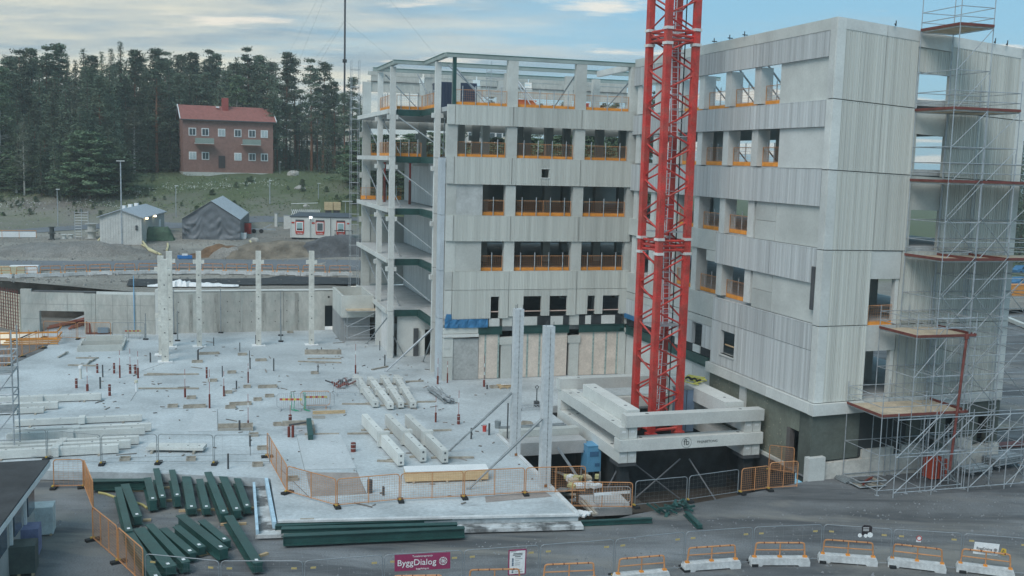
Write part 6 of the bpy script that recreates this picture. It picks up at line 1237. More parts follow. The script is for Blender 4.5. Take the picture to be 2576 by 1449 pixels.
# ------------------------------------------------------------------ things to the right of the building
def car(P, rz, label, m):
    t = thing('parked_car', label, 'car', P, 'blue cars parked right of the building'); c_, s_ = cos(rz), sin(rz); X = Vector((c_, s_, 0)); Y_ = Vector((-s_, c_, 0))
    pr = [(-2.2, .35), (-2.25, .8), (-1.9, .95), (-1.35, 1.0), (-.9, 1.42), (.7, 1.45), (1.45, .98), (2.15, .85), (2.2, .4), (2.0, .3), (-2.0, .3)]
    b = MB(); b.prism([P+X*x-Y_*.85+UP*z for x, z in pr], Y_*1.7); b.build('body', m, t)
    b = MB(); b.prism([P+X*x-Y_*.87+UP*z for x, z in ((-1.2, 1.02), (-.85, 1.37), (.65, 1.38), (1.25, 1.02))], Y_*1.74); b.build('window', M('car_glass', (.03, .04, .05), .1, .05, spec=.8), t)
    for x in (-1.4, 1.35):
        for y in (-.8, .8): MB().tube(P+X*x+Y_*(y-.1)+UP*.32, P+X*x+Y_*(y+.1)+UP*.32, .32, 12).build('wheel', black, t)
    return t
cb_ = M('car_blue', (.04, .15, .30), .3, .05, spec=.7)
car(G((2574, 690), -.2), R(20), 'blue car parked on the far right, upper one', cb_); car(G((2570, 722), -.2), R(20), 'blue car parked on the far right, lower one, nearer the orange container', cb_)
P = G((2560, 752), -.4); t = thing('orange_container', 'small orange skip right of the building corner', 'skip', P); b = MB(); b.prism([P+UP*.2+EU*x+EV*0+UP*z for x, z in ((-.8, 0), (3.4, 0), (3.9, 1.6), (-1.3, 1.6))], EV*2); b.build('body', M('skip_orange', (.60, .25, .05), .6), t); MB().bar(P+EU*-1.3+UP*1.85, P+EU*3.9+UP*1.85, .1, .12).build('rim', orng, t)
tag(MB().bar(G((2520, 800), -.4)+UP*.2, G((2640, 850), -.4)+UP*.2, .5, .4).build('kerb_stone', conc), 'pale kerb stone running off to the right beyond the scaffold', 'kerb')
# ------------------------------------------------------------------ scaffold stair and site office at the lower left
scaf('stair_scaffold', 'leaning grey stair scaffold cut by the left edge of the picture', G((-42, 1146)), EU, EV, 1, 1, 1.5, 1.8, [.3, 2.2, 4.3], decks=(4.3, 2.2), rails=(2.8, 3.2, 4.9, 5.3), toe=False, tops=2.3, r=.04, dm=galvD)
t = thing('site_office', 'flat roofed site office with dark roof and white fascia at the lower left corner', 'site office', W(-28, -30, ZG))
E0, E1, E2 = G((125, 1157), 2.7), G((-4, 1330), 2.7), G((0, 1147), 2.7); le = (E2-E0).normalized(); le = -EU
fd = (E1-E0).normalized(); L1_ = 17; q = [E0, E0+le*12, E0+le*12+fd*L1_, E0+fd*L1_]
q = q[::-1] if True else q
MB().prism([p+UP*-.05 for p in q], UP*.07).build('roof', M('roof_felt', (.045, .048, .052), .8, .25, .6, 8), t)
b = MB(); s_ = fd.cross(UP); s_ = s_ if s_.dot(EU) > 0 else -s_
b.bar(E0-UP*.16, E0+fd*L1_-UP*.16, .06, .22); b.build('fascia', white, t); b = MB(); b.tube(E0-UP*.3-s_*.12, E0+fd*L1_-UP*.3-s_*.12, .05, 8); b.build('gutter', galv, t)
b = MB(); b.prism([p-UP*3.15-s_*.0 for p in [E0-s_*.55+fd*.5, E0+le*12+fd*.5, E0+le*12+fd*L1_, E0-s_*.55+fd*L1_]][::-1], UP*3.08); b.build('wall', M('office_wall', (.36, .37, .36), .8, .15), t)
for k in range(7):
    x = E0+fd*(.9+k*2.3)-s_*.50; MB()._b(x+fd*.5-UP*1.3, 1.1, .06, 1.1, fd, s_, UP).build('window', M('office_glass', (.10, .13, .16), .2, .1, spec=.7), t)
    MB().bar(x-UP*.25, x+s_*.45-UP*.12, .05).build('eave_bracket', white, t); MB()._b(x+fd*1.5-UP*1.6, .12, .1, 3.0, fd, s_, UP).build('white_post', white, t)
rs = random.Random(17)
for k, (x, y, c_, nm_) in enumerate(((62, 1395, (.20, .22, .36), 'lilac blue wrapped pallet beside the site office'), (100, 1340, (.55, .60, .60), 'tall white wrapped pallet beside the site office'), (52, 1440, (.09, .11, .10), 'dark crate beside the site office at the bottom edge'))):
    P = G((x, y), ZG); t = thing('wrapped_pallet', nm_, 'pallet', P); MB()._b(P+UP*.65, 1.2, .9, 1.1 if k != 1 else 1.2, EU, EV, UP).build('load', M('wrap_%d' % k, c_, .6, .15, 2), t)
    for e in (-.5, 0, .5): MB()._b(P+EU*e+UP*.05, .1, .9, .1, EU, EV, UP).build('runner', wood, t)
t = thing('yellow_hose', 'yellow hose curving under the green steel beams', 'hose', G(T(7, 750, 830), ZG)); b = MB(); b.path([G(T(7, x, y), ZG)+UP*.06 for x, y in ((745, 828), (800, 838), (860, 860), (940, 885), (1030, 905), (1075, 920), (1110, 945))], .06, 6); b.build('hose_body', M('hose_yellow', (.50, .44, .18)), t)
# ------------------------------------------------------------------ the yard behind the site
glassd = M('window_glass', (.05, .07, .08), .12, .05, spec=.9)
def shedlike(A, B, C, eave, ridge, label, name, cat, wall, roof, off=.25, roofT=.12, ribs=True):
    """A, B front bottom corners, C right rear bottom corner; ridge runs front to back"""
    dep = C-B; t = thing(name, label, cat, (A+B)/2); z0 = min(A.z, B.z)-.2; A0, B0 = Vector((A.x, A.y, z0)), Vector((B.x, B.y, z0)); dep = Vector((dep.x, dep.y, 0)); D0 = A0+dep; C0 = B0+dep; m_ = (A0+B0)/2
    e, r = eave+.2, ridge+.2
    b = MB(); b.poly([A0, B0, B0+UP*e, m_+UP*r, A0+UP*e]); b.poly([D0, C0, C0+UP*e, m_+dep+UP*r, D0+UP*e][::-1]); b.poly([B0, C0, C0+UP*e, B0+UP*e]); b.poly([D0, A0, A0+UP*e, D0+UP*e]); b.build('wall', wall, t)
    x = (B0-A0).normalized(); y = dep.normalized(); sl = (ridge-eave)/((B0-A0).length/2)
    for s_, P in ((-1, A0), (1, B0)):
        o = P+x*(s_*off)-UP*(off*sl); rg = m_+UP*(r+.02)
        b = MB(); q = [o+UP*(e+.02)-y*off, rg-y*off, rg+dep+y*off, o+UP*(e+.02)+dep+y*off]; q = q if s_ < 0 else q[::-1]; b.prism(q, UP*roofT); b.build('roof_slope', roof, t)
    if ribs:
        b = MB(); n = int((B-A).length/.3)
        for i in range(1, n): f = i/n; h_ = e+(r-e)*(1-abs(2*f-1)); p = A0+(B0-A0)*f-y*.02; b.bar(p+UP*.3, p+UP*(h_-.1), .04, .03)
        n = int(dep.length/.3)
        for i in range(1, n): p = B0+dep*(i/n)+x*.02; b.bar(p+UP*.3, p+UP*(e-.1), .04, .03)
        b.build('cladding_rib', wall, t)
    return t, A0, B0, dep, x, y
shw = M('shed_sheet', (.52, .53, .51), .6, .08, 1, 6); shr = M('shed_roof_sheet', (.40, .44, .48), .45, .1, 1, 8, metal=.2)
A, B, Cc = TP((252, 615)), TP((357, 617)), TP((414, 581)); eav = CH+ray((361, 548)).z*(B.y/ray((361, 548)).y)-B.z
t, A0, B0, dep, x, y = shedlike(A, B, Cc, eav, eav+.9, 'grey metal shed with low pitched roof, lit lamps on its side', 'metal_shed', 'shed', shw, shr, .3)
for k in range(3): P = A0+(B0-A0)*.42+dep*(.25+.25*k)+UP*(eav+1.0); MB().box(P+UP*.3, .5, .5, .4).build('roof_vent', white, t)
lampm = M('lit_lamp', (1, .82, .5), .5, 0, emit=4)
for k, f in enumerate((.1, .45)): P = B0+dep*f+x*.35+UP*(eav+.05); MB().box(P, .28, .28, .2).build('lamp', lampm, t)
MB().box(B0+dep*.75+x*.06+UP*2, .1, .7, 1.6).build('door', white, t); MB()._b(A0+(B0-A0)*.88-y*.1+UP*2.4, .25, .1, .6, x, y, UP).build('meter_box', darks, t)
# tarpaulin tent
A, B = TP((459, 602)), TP((605, 604)); eav = CH+ray((460, 551)).z*(A.y/ray((460, 551)).y)-A.z; rid = CH+ray((533, 507)).z*(A.y/ray((533, 507)).y)-A.z
tg = M('grey_tarpaulin', (.13, .145, .16), .55, .12, 1.2, 6, spec=.5); tr = M('silver_tarpaulin', (.42, .46, .49), .5, .12, 2, 8, .03, 3)
_e = B+UP*(eav); tdep = G((627, 534), _e.z)-_e; t = thing('tarpaulin_tent', 'large grey tarpaulin hall with folds sagging across its gable', 'tent', (A+B)/2)
z0 = min(A.z, B.z)-.3; A0, B0 = Vector((A.x, A.y, z0)), Vector((B.x, B.y, z0)); dep = Vector((tdep.x, tdep.y, 0)); m_ = (A0+B0)/2; eav += .3; rid += .3; x = (B0-A0).normalized(); n_ = x.cross(UP)
nx, nz_ = 60, 34; b = MB()
for i in range(nx+1):
    f = i/nx; top = eav+(rid-eav)*(1-abs(2*f-1))
    for j in range(nz_+1):
        g = j/nz_; bay = (f*3.0) % 1.0; sag = (bay-.5)**2*1.6; w_ = sin((g*4.2-sag*(4.5-2*f)+.35*noise.noise(Vector((f*6, g*3, 7))))*pi*1.7)*.09*sin(pi*min(1, g*1.1+.05))*(1.1-.6*f)*(.5+noise.noise(Vector((f*7, g*2, 4)))**2*6)+noise.noise(Vector((f*5, g*4, 2)))*.16
        b.v.append(tuple(A0+(B0-A0)*f+UP*(top*g)+n_*(w_+.1)))
b.f = [(i*(nz_+1)+j, (i+1)*(nz_+1)+j, (i+1)*(nz_+1)+j+1, i*(nz_+1)+j+1) for i in range(nx) for j in range(nz_)]
b.build('gable_sheet', tg, t, smooth=True)
for s_, P in ((-1, A0), (1, B0)):
    b = MB(); n = 14; ed = [P-n_*-.15+UP*eav, m_+n_*.15+UP*rid]
    for i in range(n+1):
        for k in (0, 1): p = ed[k]+dep*(i/n)+UP*(.10*(i % 2)); b.v.append(tuple(p))
    b.f = [(2*i, 2*i+1, 2*i+3, 2*i+2) for i in range(n)]; b.build('roof_sheet', tr, t)
    b = MB(); b.poly([P+n_*.1, P+dep, P+dep+UP*eav, P+n_*.1+UP*eav]); b.build('side_sheet', tg, t)
MB().bar(A0+UP*(eav-.0)+n_*.16, m_+UP*rid+n_*.16, .1).build('edge_tube', darks, t); MB().bar(m_+UP*rid+n_*.16, B0+UP*eav+n_*.16, .1).build('edge_tube', darks, t)
# site cabins
Pc = [TP((x_, y_)) for x_, y_ in ((730, 602), (781, 602.5), (832, 603), (885, 603.5))]; cabm = M('cabin_white', (.56, .57, .54), .5, .06); redf = M('sign_red', (.45, .05, .03), .5, .05); zc_ = min(p.z for p in Pc)
for k in range(3):
    a, c = Pc[k].copy(), Pc[k+1].copy(); a.z = c.z = zc_+.25; x = (c-a).normalized(); y = UP.cross(x); Wd = (c-a).length-.06; t = thing('site_cabin', ['left white site cabin with a blind half drawn behind its window', 'middle white site cabin with a grid behind its window', 'right white site cabin with the pallet cage before it'][k], 'site cabin', a, 'site cabins in a row behind the road')
    H_ = 2.75; m0 = a+x*(Wd/2); MB()._b(m0+y*3+UP*(H_/2), Wd, 6, H_, x, y, UP).build('body', cabm, t)
    b = MB(); b.hexa([m0-x*(Wd/2+.05)-y*.1+UP*H_, m0+x*(Wd/2+.05)-y*.1+UP*H_, m0+x*(Wd/2+.05)+y*6.1+UP*H_, m0-x*(Wd/2+.05)+y*6.1+UP*H_], [m0-x*(Wd/2+.05)-y*.1+UP*(H_+.12), m0+x*(Wd/2+.05)-y*.1+UP*(H_+.12), m0+x*(Wd/2+.05)+y*6.1+UP*(H_+.35), m0-x*(Wd/2+.05)+y*6.1+UP*(H_+.35)]); b.build('roof', M('cabin_roof', (.06, .075, .09), .7), t)
    MB()._b(m0+y*3-UP*.12, Wd-.3, 5.5, .2, x, y, UP).build('skid', darks, t)
    for s_ in (-1, 1): MB()._b(m0+x*(s_*(Wd/2-.06))-y*.03+UP*(H_/2), .1, .05, H_, x, y, UP).build('corner_trim', concL, t)
    f = MB(); wx = m0-x*.05; f._b(wx-y*.03+UP*1.5, 1.15, .05, 1.75, x, y, UP); fo = f.build('window_surround', redf, t)
    MB()._b(wx-y*.06+UP*1.5, .92, .04, 1.2, x, y, UP).build('window_frame', white, t); MB()._b(wx-y*.085+UP*1.5, .72, .03, .98, x, y, UP).build('pane', M('pane_green', (.30, .42, .42), .2) if k != 1 else glassd, t)
    MB()._b(wx-y*.06+UP*2.32, 1.1, .03, .2, x, y, UP).build('dark_strip', darks, t)
    if k != 1: MB()._b(wx-y*.105+UP*1.12, .72, .02, .2, x, y, UP).build('blind_gap', black, t)
    else:
        b = MB(); [b._b(wx-y*.105+x*(.14*i-.28)+UP*1.5, .02, .01, .95, x, y, UP) for i in range(5)]; [b._b(wx-y*.105+UP*(1.15+.17*i), .7, .01, .02, x, y, UP) for i in range(5)]; b.build('window_grid', galvD, t)
    MB()._b(wx-y*.05+UP*.62, 1.0, .04, .32, x, y, UP).build('name_plate', redf, t); txt('renta', .34, wx-y*.075+UP*.62, x, -y, white, t)
    sx = -1 if k < 2 else 1
    MB()._b(m0+x*(sx*Wd*.36)-y*.03+UP*2.0, .38, .03, .2, x, y, UP).build('small_plate', redf, t)
P = Pc[1]+UP*2.95-EV*.3; t = thing('site_lamp', 'round lit lamp at the roof edge between the left and middle cabins', 'lamp', P); MB().box(P, .35, .3, .3).build('lamp_head', M('lit_lamp_white', (.9, .95, 1), .5, 0, emit=1.5), t); MB().tube(P-UP*.4, P-UP*.1, .03, 5).build('bracket', darks, t)
for k, (x0, x1, y0_, y1_) in enumerate(((817, 837, 508, 529), (839, 857, 508, 529))):
    a = AY((x0, y1_), Pc[2].y+9); c = AY((x1, y1_), Pc[2].y+9); hh = AY((x0, y0_), Pc[2].y+9).z-a.z; t = thing('wood_crate', ('left pale timber crate stacked behind the site cabins', 'right pale timber crate stacked behind the site cabins')[k], 'crate', a)
    d = (c-a).normalized(); m0 = (a+c)/2; MB()._b(m0+EV*.6+UP*(hh/2), (c-a).length-.1, 1.1, hh-.1, d, EV, UP).build('core', wood, t)
    for j in range(7): MB()._b(m0+UP*(hh*(j+.5)/7), (c-a).length, .06, hh/7-.05, d, EV, UP).build('board', M('fresh_wood', (.58, .46, .28), .7, .1, 3), t)
    MB()._b(Vector((m0.x, m0.y, (zt(m0.x, m0.y)+a.z)/2))+EV*.6, .8, .9, max(.2, a.z-zt(m0.x, m0.y)), d, EV, UP).build('stand', darks, t)
a, c = AY((733, 541), Pc[0].y+7), AY((800, 541), Pc[0].y+7); t = thing('stacked_chairs', 'row of white legged frames stacked behind the left cabin roof', 'frames', a); b = MB()
for i in range(14): p = a+(c-a)*(i/13); b.tube(p, p+UP*.8+EU*.3, .04, 4); b.tube(p+EU*.3, p+UP*.8, .04, 4)
b.tube(a+UP*1.6, c+UP*1.7, .05, 4); b.build('frame_leg', white, t); MB().bar(a-UP*.2, c-UP*.2, .8, .3).build('platform', galvD, t)
a = TP((843, 606)); t = thing('pallet_cage', 'dark wire pallet cage with bundles before the right cabin', 'pallet cage', a); b = MB()
for z in (.1, .7, 1.3): b.path([a+UP*z, a+EU*2.3+UP*z, a+EU*2.3+EV*.9+UP*z, a+EV*.9+UP*z, a+UP*z], .04, 4)
for i in range(6): b.tube(a+EU*(.46*i), a+EU*(.46*i)+UP*1.3, .035, 4)
b.build('cage', darks, t); MB()._b(a+EU*1.1+EV*.5+UP*.35, 1.8, .6, .4, EU, EV, UP).build('load', galvD, t)
# lamp posts and masts
def lamppost(px, yb, yt, label, r_=.07, head=.5, two=False):
    P = TP((px, yb)); H_ = CH+ray((px, yt)).z*(P.y/ray((px, yt)).y)-P.z; t = thing('lamp_post', label, 'lamp post', P, 'lamp posts round the yard'); MB().tube(P-UP*.3, P+UP*H_, r_, 8, r_*.6).build('pole', galv, t); MB()._b(P+UP*(H_+.05)+EU*(0 if two else head*.2), head*(2 if two else 1), .3, .12, EU, EV, UP).build('lamp_head', concL, t)
lamppost(307.5, 632, 406, 'tall lamp post with a double arm before the metal shed', .12, .45, True); lamppost(146, 568, 477, 'slim lamp post on the left by the access road'); lamppost(443, 545, 468, 'slim lamp post between shed and tent'); lamppost(802, 424, 371, 'lamp post on the hillside path right of the red house'); lamppost(679, 515, 455, 'lattice like post on the slope right of the tent', .1); lamppost(801, 500, 462, 'lamp post on the slope above the cabins'); lamppost(869, 540, 507, 'short lamp with a wide head behind the right cabin', .06, 1.6); lamppost(704, 437, 408, 'small lamp beside the house corner', .05, .4); lamppost(728, 425, 402, 'small lamp at the hillside fence, left', .05, .3); lamppost(750, 425, 402, 'small lamp at the hillside fence, right', .05, .3)
P = AY((866, 330), 265); P.z = 12; t = thing('guyed_mast', 'very tall thin dark guyed mast rising out of the forest', 'mast', P); H_ = 58
for k in range(6): MB().tube(P+UP*(H_/6*k), P+UP*(H_/6*(k+1)), .26, 6).build('mast_section', M('mast_dark', (.035, .035, .045), .6) , t)
for z in (16, 28, 45): MB().tube(P+UP*(z-.4), P+UP*(z+.4), .55, 8).build('dish', black, t)
b = MB()
for a_ in (10, 130, 250):
    for z in (20, 38, 56): b.tube(P+UP*z, P+Vector((cos(R(a_))*50, sin(R(a_))*50, 0)), .025, 4)
b.build('guy_wire', galvD, t)
# drums, rack, barrels
def drum(px, py, r_, h_, label, m, n=1):
    P = TP((px, py)); t = thing('cable_drum', label, 'cable drum', P, 'cable drums left of the shed'); z = 0
    for k in range(n): MB().tube(P+UP*z, P+UP*(z+.08), r_, 16).build('flange', m, t); MB().tube(P+UP*(z+.08), P+UP*(z+h_), r_*.62, 14).build('core', m, t); z += h_; MB().tube(P+UP*z, P+UP*(z+.08), r_, 16).build('flange', m, t); z += .08
drum(231, 600, .8, .9, 'two big pale cable drums stacked left of the shed', M('drum_grey', (.42, .43, .41), .8), 2); drum(131, 603, .45, .75, 'two dark drums stacked on the left of the yard', M('drum_dark', (.07, .08, .08), .8), 2); drum(161, 601, .42, .5, 'small pale drum in the middle of the drum row', concL); drum(178, 600, .42, .45, 'small pale drum right in the drum row', concL)
P = TP((206, 602)); t = thing('pallet_rack', 'slim white scaffold ladder tower left of the shed', 'scaffold', P); b = MB()
for sx in (-.8, 0, .8): b.tube(P+EU*sx, P+EU*sx+UP*(3.6 if sx else 3.9), .04, 4)
b.build('upright', galv, t); b = MB(); [b.tube(P+EU*(-.8), P+EU*.8, .03, 4) if False else b.tube(P-EU*.8+UP*(.35*k+.3), P+EU*.8*(1 if k > 5 else 0)+UP*(.35*k+.3), .03, 4) for k in range(10)]; b.build('rung', white, t)
P = TP((220, 626)); t = thing('barrel', 'small orange red striped marker barrel on the dirt', 'barrel', P); MB().tube(P, P+UP*.7, .2, 10).build('body', M('barrel_orange', (.5, .12, .03), .6), t); MB().tube(P+UP*.3, P+UP*.4, .21, 10).build('band', white, t)
P = TP((623, 588)); t = thing('red_tank', 'red box standing at the right side of the tent', 'box', P); MB().box(P+UP*.75, .9, .6, 1.5).build('body', redp, t); MB().box(P+UP*1.53, .95, .65, .08).build('lid', darks, t)
P = TP((612, 601)); t = thing('white_tank', 'small white canister at the tent corner', 'canister', P); MB().box(P+UP*.4, .8, .6, .8).build('body', white, t); MB().tube(P+UP*.8, P+UP*.9, .1, 8).build('cap', darks, t)
P = TP((650, 587)); t = thing('trailer', 'low trailer with arms right of the tent', 'trailer', P); b = MB(); b.bar(P-EU*2+UP*.6, P+EU*2.4+UP*.5, .15); b.bar(P-EU*2+EV*1+UP*.6, P+EU*2.4+EV*1+UP*.5, .15); b.bar(P+EU*.5+UP*.6, P+EU*1.8+UP*1.3, .12); b.build('frame', galv, t); b = MB(); [b.tube(P+EU*s_-EV*.1+UP*.3, P+EU*s_+EV*.05+UP*.3, .3, 10) for s_ in (-.6, .4)]; b.build('wheel', black, t)
for k, (px, py, lb) in enumerate(((724, 577, 'grey electric cabinet left of the cabins'), (695, 571, 'slim pale post cabinet on the access road'))):
    P = TP((px, py)); t = thing('electric_cabinet', lb, 'cabinet', P); w_ = 1.1 if k == 0 else .4; MB().box(P+UP*1.0, w_, .5, 2.0).build('body', cabm, t); MB().box(P+UP*2.03, w_+.05, .55, .06).build('roof', galvD, t)
P = TP((398, 606)); t = thing('covered_heap', 'low heap under a green tarpaulin between shed and tent', 'tarpaulin', P); b = MB()
for i in range(15):
    for j in range(7):
        f, g = i/14, j/6; h_ = 1.7*min(1, 5*min(f, 1-f)+.05)*min(1, 4*min(g, 1-g)+.0)*(1+.15*noise.noise(Vector((f*4, g*4, 0)))); p = P+EU*((f-.5)*4.2)+EV*(g*2.4-.5); b.v.append((p.x, p.y, P.z+h_))
b.f = [(i*7+j, (i+1)*7+j, (i+1)*7+j+1, i*7+j+1) for i in range(14) for j in range(6)]; b.build('cover', M('green_tarp', (.055, .10, .065), .7, .25, 2), t)
for k, (pts, lb) in enumerate((([(66, 634), (90, 641), (120, 645), (150, 643), (185, 635), (210, 625), (240, 616), (262, 603), (285, 597), (320, 597), (345, 603), (360, 617), (375, 632), (395, 640)], 'pale yellow hose looping over the dirt and up the shed front'), ([(357, 618), (372, 626), (385, 634), (405, 643)], 'second pale yellow hose running down right of the shed'), ([(629, 608), (637, 622), (638, 634), (627, 650)], 'yellow hose curving down the bank right of the tent'), ([(422, 616), (423, 624), (420, 632)], 'short stub of yellow hose behind the clustered columns'))):
    b = MB(); q = [TP(p)+UP*.12 for p in pts]
    if k == 0: q = [p+UP*(0 if not 7 <= i <= 11 else [.6, 1.4, 1.5, 1.1, .3][i-7]) for i, p in enumerate(q)]
    b.path(q, .13, 6); tag(b.build('yellow_hose', M('hose_pale', (.55, .50, .30), .7)), lb, 'hose')
P = TP((465, 651)); t = thing('blue_pump', 'small blue and white machine lying at the road edge', 'pump', P); MB()._b(P+UP*.2, 1.6, .6, .35, EU, EV, UP).build('body', M('pump_blue', (.04, .18, .45)), t); MB()._b(P+UP*.45, .6, .5, .2, EU, EV, UP).build('top', white, t)
for k, (px, py) in enumerate(((28, 690), (62, 688))):
    P = TP((px, py)); t = thing('covered_stack', ('pale wrapped stack beside the far rail barriers at the left edge', 'white heap of sheets on the barrier row at the left')[k], 'stack', P); MB()._b(P+UP*.45, 2.6, 1, .7, EU, EV, UP).build('load', (M('stack_yellow', (.5, .47, .33)), white)[k], t); MB()._b(P+UP*.06, 2.6, .8, .1, EU, EV, UP).build('bearer', woodG, t)
P = TP((27, 600)); t = thing('orange_rail', 'white and orange low fence at the left end of the yard', 'fence', P); MB().bar(P-EU*3+UP*.5, P+EU*3+UP*.5, .05, .7).build('white_board', white, t); MB().bar(P-EU*3+UP*1.0, P+EU*3+UP*1.0, .08, .08).build('rail', orng, t); [MB().tube(P+EU*s_, P+EU*s_+UP*1.05, .04, 5).build('post', orng, t) for s_ in (-3, -1, 1, 3)]
# dirt heaps
for k, (px, py, w_, h_, nm_) in enumerate(((215, 645, 7, 1.5, 'low mound of grey dirt below the shed'), (120, 640, 9, 1.0, 'broad flat mound of grey dirt on the left'), (700, 648, 8, 1.9, 'brown dirt heap left of the big boulders'), (850, 645, 7, 2.4, 'dark heap of broken rock below the cabins'), (560, 645, 4, 1.3, 'rusty brown heap behind the second column'), (585, 648, 3.2, 1.1, 'small grey heap beside the rusty one'))):
    P = TP((px, py)); t_ = MB(); n = 22; rs = random.Random(k+50)
    for i in range(n+1):
        for j in range(n+1):
            x_, y_ = (i/n-.5)*2, (j/n-.5)*2; r_ = min(1, (x_*x_+y_*y_)**.5); zz2 = h_*(1-r_*r_)**1.2 if r_ < 1 else 0; zz2 += noise.noise(Vector((x_*4+k, y_*4, 0)))*.28*(zz2 > 0)
            q = P+EU*(x_*w_)+EV*(y_*w_*.35+w_*.2); t_.v.append((q.x, q.y, zt(q.x, q.y)-.08+zz2))
    t_.f = [(i*(n+1)+j, (i+1)*(n+1)+j, (i+1)*(n+1)+j+1, i*(n+1)+j+1) for i in range(n) for j in range(n)]
    tag(t_.build('dirt_heap', dirt if k not in (2, 3, 4) else M('heap_%d' % k, ((.19, .165, .13), (.10, .105, .11), (.16, .10, .06))[k-2], .95, .35, .6, 8, .15, 3), smooth=True), nm_, 'dirt heap')
# ------------------------------------------------------------------ red house
A, B = TP((462, 441)), TP((687, 437)); A.z = B.z = min(A.z, B.z)-.1; x = (B-A).normalized(); y = UP.cross(x); y = y if y.y > 0 else -y; Wd = (B-A).length; dep = 9.0; sc_ = A.y/2600
t = thing('red_house', 'two storey red brick house with red tiled roof and chimney at the forest edge', 'house', A); He = (441-300)*sc_; Hr = (441-266)*sc_+.1; brick = M('brick_red', (.27, .155, .13), .85, .12, 2, 12); m0 = (A+B)/2
MB()._b(m0+y*(dep/2)+UP*(He/2), Wd, dep, He, x, y, UP).build('wall', brick, t); MB()._b(m0+y*(dep/2)+UP*.3, Wd+.15, dep+.15, .9, x, y, UP).build('foundation', conc, t)
tile = M('roof_tile_red', (.33, .135, .115), .8, .12, 1.5, 14, .05, 6); ov = .5
for s_ in (0, 1):
    e_ = m0+y*(-ov if s_ == 0 else dep+ov)+UP*(He-.1); r__ = m0+y*(dep/2)+UP*Hr; q = [e_-x*(Wd/2+ov), e_+x*(Wd/2+ov), r__+x*(Wd/2+ov), r__-x*(Wd/2+ov)]; ro = MB().prism(q if s_ == 0 else q[::-1], UP*.14).build('roof_slope', tile, t)
    if s_ == 0:
        MB().box(r__-y*1.0+UP*.4-x*.2, 1.15, 1.15, 2.6, x, y).build('chimney', M('chimney_red', (.30, .07, .06), .8), ro); MB().box(r__-y*1.2-UP*.1-x*1.6, .6, .4, .3, x, y).build('skylight', white, ro)
        b = MB(); n = 26; b2 = [b.bar(e_+(r__-e_)*(i/n)-x*(Wd/2+ov)+UP*.15, e_+(r__-e_)*(i/n)+x*(Wd/2+ov)+UP*.15, .05, .03) for i in range(1, n)]; b.build('tile_course', tile, ro)
    for sx in (-1, 1): MB().bar(e_+x*(sx*(Wd/2+ov+.06))+UP*.1, r__+x*(sx*(Wd/2+ov+.06))+UP*.1, .12, .35).build('bargeboard', white, t)
for sx in (-1, 1): b = MB(); g0 = m0+x*(sx*(Wd/2-.02)); b.poly([g0+UP*He, g0+y*dep+UP*He, g0+y*(dep/2)+UP*Hr]); b.build('gable', brick, t)
MB().bar(m0-y*.52-x*(Wd/2+.4)+UP*(He-.12), m0-y*.52+x*(Wd/2+.4)+UP*(He-.12), .14, .2).build('gutter', darks, t)
for row, zf in enumerate((.36, .78)):
    for k, fx in enumerate((.10, .24, .42, .60, .76, .90)):
        if row == 0 and k in (2,): continue
        c_ = A+x*(Wd*fx)+UP*(He*zf)-y*.03; w_ = 1.35; f = MB()._b(c_, w_, .08, 1.45, x, y, UP).build('window', white, t); MB()._b(c_-y*.05, w_-.3, .05, 1.15, x, y, UP).build('pane', glassd if (k+row) % 3 else M('pane_pale', (.45, .52, .54), .3), f); MB()._b(c_-y*.09, .07, .04, 1.2, x, y, UP).build('mullion', white, f)
c_ = A+x*(Wd*.42)+UP*(He*.26)-y*.03; MB()._b(c_, 1.2, .1, 2.3, x, y, UP).build('door', M('door_dark', (.06, .05, .05)), t)
for fx in (.22, .74): c_ = A+x*(Wd*fx)-y*1.0+UP*(He*.58); o_ = MB()._b(c_, 3.4, 1.6, .16, x, y, UP).build('balcony', concL, t); MB()._b(c_-y*.78+UP*.5, 3.4, .06, .95, x, y, UP).build('balcony_front', M('balcony_green_grey', (.26, .32, .29), .7), o_)
# pale blocks of flats beyond the trees
def flats(pl, pr, yb, yt, Y, label, m, rows, cols):
    a, c = AY((pl, yb), Y), AY((pr, yb), Y); c = Vector((c.x, c.y, a.z)); H_ = AY((pl, yt), Y).z-a.z; x = (c-a).normalized(); y = EV; t = thing('apartment_block', label, 'building', a); m0 = (a+c)/2
    MB()._b(m0+y*6+UP*(H_/2-3), (c-a).length, 12, H_+6, x, y, UP).build('wall', m, t); MB()._b(m0+y*6+UP*(H_+.15), (c-a).length+.6, 12.6, .5, x, y, UP).build('roof', M('flat_roof_grey', (.13, .15, .17)), t)
    for i in range(cols):
        for j in range(rows):
            p = a+x*((c-a).length*(i+.5)/cols)+UP*(H_*(j+.55)/rows)-y*.03; f = MB()._b(p, 1.5, .08, 1.4, x, y, UP).build('window', white, t); MB()._b(p-y*.05, 1.2, .05, 1.1, x, y, UP).build('pane', glassd, f)
flats(742, 905, 400, 292, 290, 'long pale block of flats glimpsed between the tree trunks right of the red house', M('cream_render', (.48, .43, .36), .85), 4, 12)
flats(1175, 1262, 420, 325, 240, 'white block of flats seen through the highest roofed storey, left of the first thick column', M('white_render', (.66, .64, .60), .85), 3, 5)
flats(1262, 1292, 425, 322, 250, 'narrow cream building right beside the white block seen through the building', M('cream_render2', (.58, .52, .40), .85), 3, 2)
